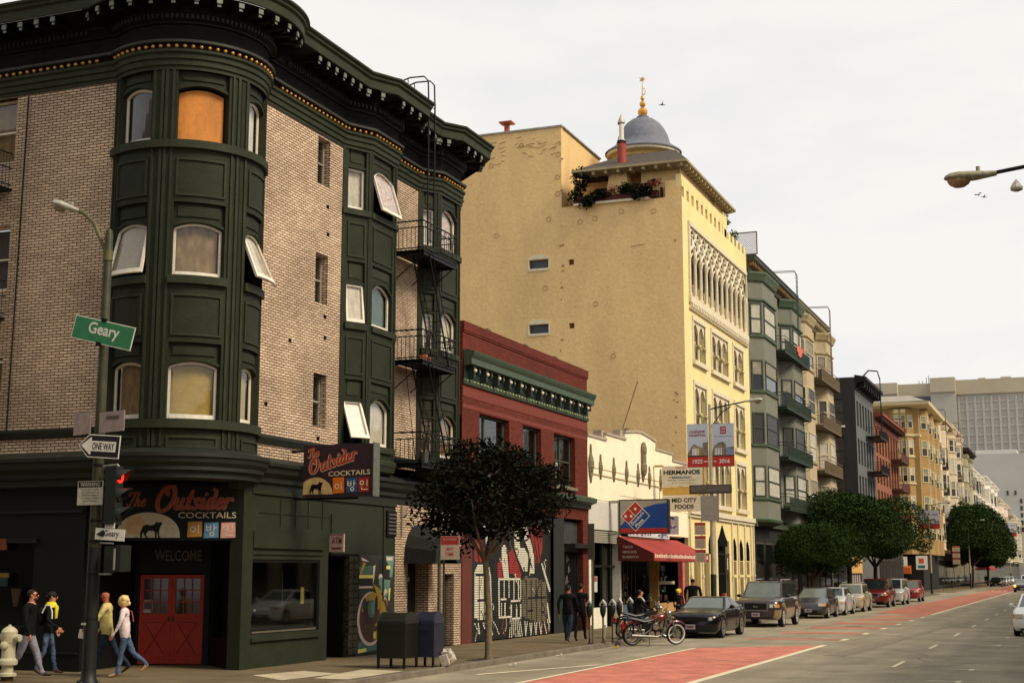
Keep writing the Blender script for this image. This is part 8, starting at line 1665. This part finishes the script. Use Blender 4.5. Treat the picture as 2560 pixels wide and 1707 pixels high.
    nrm=[v_.normal.copy() for v_ in nm.vertices]; sk=set(i_ for p_ in nm.polygons if p_.material_index>=2 for i_ in p_.vertices)
    for i_,v_ in enumerate(nm.vertices):
        if i_ not in sk: c_=v_.co+Vector((loc[0],loc[1],0)); v_.co+=nrm[i_]*(.012*_n.noise(c_*9)+.009*_n.noise(Vector((c_.x*16,c_.y*16,c_.z*26))))
    M_=Matrix.Translation(Vector((0,0,-gz))); nm.transform(Matrix.Rotation(yaw,4,'Z')@M_)
    ob=bpy.data.objects.new('body',nm); col.objects.link(ob); ob.parent=S; ob['_w']=list(loc)
    M2=Matrix.Translation(Vector(loc))@Matrix.Rotation(yaw,4,'Z')@M_@Matrix.Scale(s,4)
    H_=Matrix.Translation(V[hc])@Matrix.Rotation(R(head_turn),4,'Z')
    def part(nm_,mt,fn,sm=True,head=True):
        m=MB(); fn(m)
        for q in m.v: q[:]=(M2@(H_@q if head else q))[:]
        return m.build(nm_,mt,S,sm)
    part('nose',skin,lambda m:m.ball((0,.098,-.015),.017,.8,1,1.5,n=6)); part('ears',skin,lambda m:[m.ball((x,0,-.01),.026,.4,.8,1.2,n=6) for x in (-.075,.075)])
    part('eyes',mat('eye_dark',(40,30,26),.4),lambda m:[m.ball((x,.088,.012),.012,n=6) for x in (-.03,.03)]); part('mouth',mat('lips',(140,72,62),.6),lambda m:m.ball((0,.09,-.06),.02,1.2,.4,.35,n=6))
    if hair:
        def hf(m):
            if hairstyle=='short': m.ball((0,-.036,.024),.098,.88,.92,.98,n=14)
            elif hairstyle=='ball': m.ball((0,-.02,.01),.125,.98,1.02,1.1,n=14); [m.ball((.09*math.cos(k),-.02+.09*math.sin(k)*.9-.02,.02+.07*math.sin(k*2.3)),.055,n=8) for k in range(9)]
            elif hairstyle=='bun': m.ball((0,-.015,.03),.1,.88,1.0,.9,n=14); m.ball((0,-.1,.0),.06,n=8)
            elif hairstyle=='cap': m.ball((0,-.005,.04),.103,.88,1.02,.78,n=14); m.obox((0,.11,.05),((1,0,0),(0,1,0),(0,0,1)),.06,.06,.008)
        part('hair',hair,hf)
    if label.startswith(('bearded','woman','bald')): part('shoe_sole',mat('pale_sole',(150,140,128),.8),lambda m:[m.obox(V[i],((1,0,0),(0,1,0),(0,0,1)),.001,.001,.001) for i in ()] or m.obox((0,0,-.02),((1,0,0),(0,1,0),(0,0,1)),.001,.001,.001),False,False) if 0 else None
    if extras: extras(part,V,M2,S)
    return S
drk=mat('black_cloth',(22,22,24),.85,var=.3,bump=.9,bscale=9,spec=.1); jeans=mat('blue_jeans',(74,92,116),.9,var=.35,scale=9,bump=.9,bscale=11,spec=.1); jeansd=mat('dark_jeans',(40,50,62),.9,var=.2,scale=12,spec=.1); greyp=mat('pale_grey_trousers',(128,126,136),.9,var=.2,scale=14,spec=.1); shoe=mat('dark_shoe',(34,28,26),.6); dh=mat('dark_brown_hair',(22,15,11),.8,var=.2); sung=mat('sunglasses_black',(12,12,12),.15,spec=.6)
def sg_(part): part('sunglasses',sung,lambda m:[m.obox((0,.094,.014),((1,0,0),(0,1,0),(0,0,1)),.062,.008,.017),m.obox((-.07,.04,.016),((1,0,0),(0,1,0),(0,0,1)),.005,.05,.005),m.obox((.07,.04,.016),((1,0,0),(0,1,0),(0,0,1)),.005,.05,.005)],False)
def ex_man(part,V,M2,S):
    sg_(part); part('beard',mat('brown_beard',(70,42,30),.9,var=.2),lambda m:m.ball((0,.045,-.075),.06,.9,.85,.6,n=10));  part('sleeve_patch',mat('orange_patch',(200,110,30),.8),lambda m:m.obox((.245,.02,1.25),((1,0,0),(0,1,0),(0,0,1)),.012,.03,.02),False,False)
EYEAZ=R(-90)
person('bearded man in black jacket, sunglasses and pale grey trousers walking right at the far left',(-20.08,23.95,.13),R(-72),1.79,drk,greyp,skin_a,shoe,((24,4),(-16,34)),((-10,14),(6,10)),3,1.24,1.0,dh,'short',ex_man)
def ex_wom(part,V,M2,S):
    sg_(part); ys_=mat('yellow_scarf',(212,200,40),.9,var=.2,scale=14)
    part('scarf',ys_,lambda m:[m.lathe((0,.03,1.42),[(.15,0),(.13,.05),(.1,.1),(.075,.12)],14),m.hull([(-.1,.15,1.46),(.12,.14,1.46),(.12,.17,1.42),(-.1,.17,1.42)],[(.02,.15,1.2),(.1,.15,1.18),(.1,.18,1.18),(.02,.18,1.2)])],True,False)
    part('backpack_strap',mat('white_strap',(206,204,196),.8),lambda m:[m.tube([(.15,.1,1.18),(.17,.1,1.34),(.14,.05,1.46),(.13,-.05,1.46),(.15,-.12,1.3)],.018,6),m.tube([(-.15,.1,1.18),(-.17,.1,1.34),(-.14,.05,1.46),(-.13,-.05,1.46)],.018,6)],True,False)
    part('backpack',drk,lambda m:m.ball((0,-.17,1.22),.17,.85,.55,1.2,n=12),True,False); part('shoe_soles',mat('white_sole',(200,196,190),.8),lambda m:[m.obox((V[i].x,V[i].y-.07,V[i].z-.03),((1,0,0),(0,1,0),(0,0,1)),.04,.13,.012) for i in (V.index(V[14]),) ] and None if 0 else m.obox((0,0,-5),((1,0,0),(0,1,0),(0,0,1)),.001,.001,.001)) if 0 else None
person('woman in black jacket with bright yellow scarf and blue jeans walking right',(-20.3,24.85,.13),R(-66),1.68,drk,jeans,skin_a,mat('red_brown_sneaker',(96,44,34),.7),((14,6),(-8,16)),((-8,40),(6,46)),2,.92,.95,dh,'bun',ex_wom)
ylw=mat('pale_yellow_shirt',(200,184,120),.85,var=.22,scale=7,bump=1,bscale=9,spec=.1); wht=mat('white_blouse',(214,198,198),.85,var=.2,scale=7,bump=1,bscale=9,spec=.1)
def ex_bald(part,V,M2,S):
    part('glasses',sung,lambda m:m.obox((0,.096,.014),((1,0,0),(0,1,0),(0,0,1)),.06,.004,.008),False)
    P=V
person('bald man in loose pale yellow shirt walking left with a folded paper in his hand',(-18.98,25.1,.13),R(116),1.74,ylw,jeansd,skin_b,shoe,((20,6),(-24,22)),((30,20),(12,22)),4,1.12,1.02,None,'short',ex_bald,belly=1.0)
S=root('folded_paper',(-19.38,24.95,.98),'pale folded paper held by the man in the yellow shirt','paper'); m=MB(); m.obox((-19.43,24.92,.97),((1,.1,-.2),(-.1,1,0),(.2,0,1)),.13,.012,.09); m.build('paper',mat('pale_paper',(206,192,180),.8),S)
def ex_bl(part,V,M2,S):
     part('bag_strap',mat('red_strap',(150,60,50),.7),lambda m:m.tube([(.1,.12,1.46),(.16,.02,1.47),(.14,-.1,1.42),(.0,-.16,1.2)],.012,5),True,False)
person('woman with short blonde hair in white blouse and blue jeans walking left',(-18.38,24.9,.13),R(120),1.6,wht,jeans,skin_a,mat('tan_sneaker',(180,140,100),.7),((12,4),(-24,30)),((16,14),(-6,18)),5,1.1,1.06,mat('blonde_hair',(222,190,128),.8,var=.2,scale=20),'ball',ex_bl,belly=.6)
person('man in dark jacket and jeans walking away along the red brick wall, nearer of two',(-14.72,42.0,.13),R(8),1.74,drk,jeansd,skin_b,mat('pale_shoe',(150,144,136),.7),((22,8),(-22,20)),((-18,20),(16,20)),3,1.15,1.08,dh,'short')
person('dark dressed man beside the nearer walker, half hidden, walking the same way',(-14.75,43.3,.13),R(4),1.76,drk,drk,skin_b,shoe,((-16,14),(20,6)),((14,18),(-14,22)),3,1.1,1.0,dh,'short')
person('rider in black jacket and blue jeans sitting on the black motorcycle',(-13.6,45.6,-.02),R(-50),1.72,drk,jeans,skin_a,shoe,((72,70),(68,66)),((34,40),(38,34)),10,1.05,1.0,dh,'short',seated=True)
person('big man in black cap seen from behind on the sidewalk beyond the coupe',(-14.95,58.3,.13),R(5),1.8,drk,drk,skin_b,shoe,((6,2),(-4,4)),((4,12),(2,12)),0,1.3,1.15,drk,'cap')
person('person in dark clothes with a bright yellow hood beside the big man in black',(-15.1,56.6,.13),R(20),1.42,drk,drk,skin_a,shoe,((8,4),(-6,8)),((4,12),(6,14)),6,1.0,1.0,mat('yellow_hood',(214,200,50),.8),'ball')
person('far pedestrian in pink top and red shorts crossing at the far corner',(-19.0,174.3,.0),R(20),1.7,mat('pink_top',(196,120,120),.8),mat('red_shorts',(150,40,36),.8),skin_a,shoe,hair=dh)
for i,(x,y,lb) in enumerate(((-14.9,262,'tiny dark pedestrian under the far red awning, left one'),(-15.6,268,'tiny dark pedestrian near the far street end, middle one'),(-8.6,300,'tiny dark pedestrian standing near the far white van, right one'))): person(lb,(x,y,.13),R(10*i),1.75,drk,drk,skin_b,shoe,hair=dh)
# far kerb furniture
for i,(x,y,lb) in enumerate(((-15.2,178.5,'far parking meter with orange cap right of the crossing pedestrian'),(-15.6,187,'second far parking meter beyond the orange capped one'),(-15.6,196,'third far parking meter with yellow cap in tree shade'),(-15.4,204,'fourth far parking meter with yellow cap, deepest in shade'))):
    meter(x,y,lb,0)
S=root('shop_awning',(-17,300,2.4),'small faded red awning far down the street past the dark trees','awning'); m=MB(); m.face([(XS,290,3.8),(XS,312,3.8),(XS+1.4,312,3.1),(XS+1.4,290,3.1)]); m.face([(XS,290,3.8),(XS+1.4,290,3.1),(XS+1.4,290,2.7),(XS,290,2.7)]); m.face([(XS+1.4,290,3.1),(XS+1.4,312,3.1),(XS+1.4,312,2.7),(XS+1.4,290,2.7)]); m.build('canopy',ra,S)
# trash / news boxes at the far crossing
for i,(x,y,lb) in enumerate(((-14.6,128.5,'dark news box on the kerb behind the last red car, left one'),(-14.5,130,'dark news box on the kerb behind the last red car, right one'))):
    S=root('news_box',(x,y,.13),lb,'news box'); m=MB(); m.box(x-.3,x+.3,y-.3,y+.3,.25,1.3); m.box(x-.33,x+.33,y-.33,y+.33,1.3,1.4); m.box(x-.25,x+.25,y-.25,y+.25,.13,.25); m.fbox(FY(y-.3),x-.22,x+.22,.7,1.2,0,.01,k=1); m.build('box',[mat('dark_news_box',(40,46,42),.5),darkglass],S)
def bird(p,s,label,a):
    S=root('bird',p,label,'bird'); m=MB(); P=Vector(p); X_=Vector((math.cos(a),math.sin(a),0)); m.tube([P-X_*s*.5,P,P+X_*s*.5],[s*.03,s*.1,s*.04],5); n=Vector((-X_.y,X_.x,0))
    for q in (-1,1): m.face([P+X_*s*.15,P+n*q*s*.5+Vector((0,0,s*.35)),P+n*q*s*.95+Vector((0,0,s*.15)),P-X_*s*.15])
    m.build('body',mat('bird_grey',(90,90,92),.8),S)
bird((-25.9, 95, 35.29),0.5,'dark speck of a bird in flight right of the gilded finial',0.5)
bird((-3.0, 60, 17.6),0.25,'bird gliding below the right hand lamp head, left one',0.8)
bird((-2.77, 60, 17.49),0.25,'bird gliding below the right hand lamp head, right one',0.3)
# clean up helper properties
for o in bpy.data.objects:
    if '_w' in o.keys(): del o['_w']
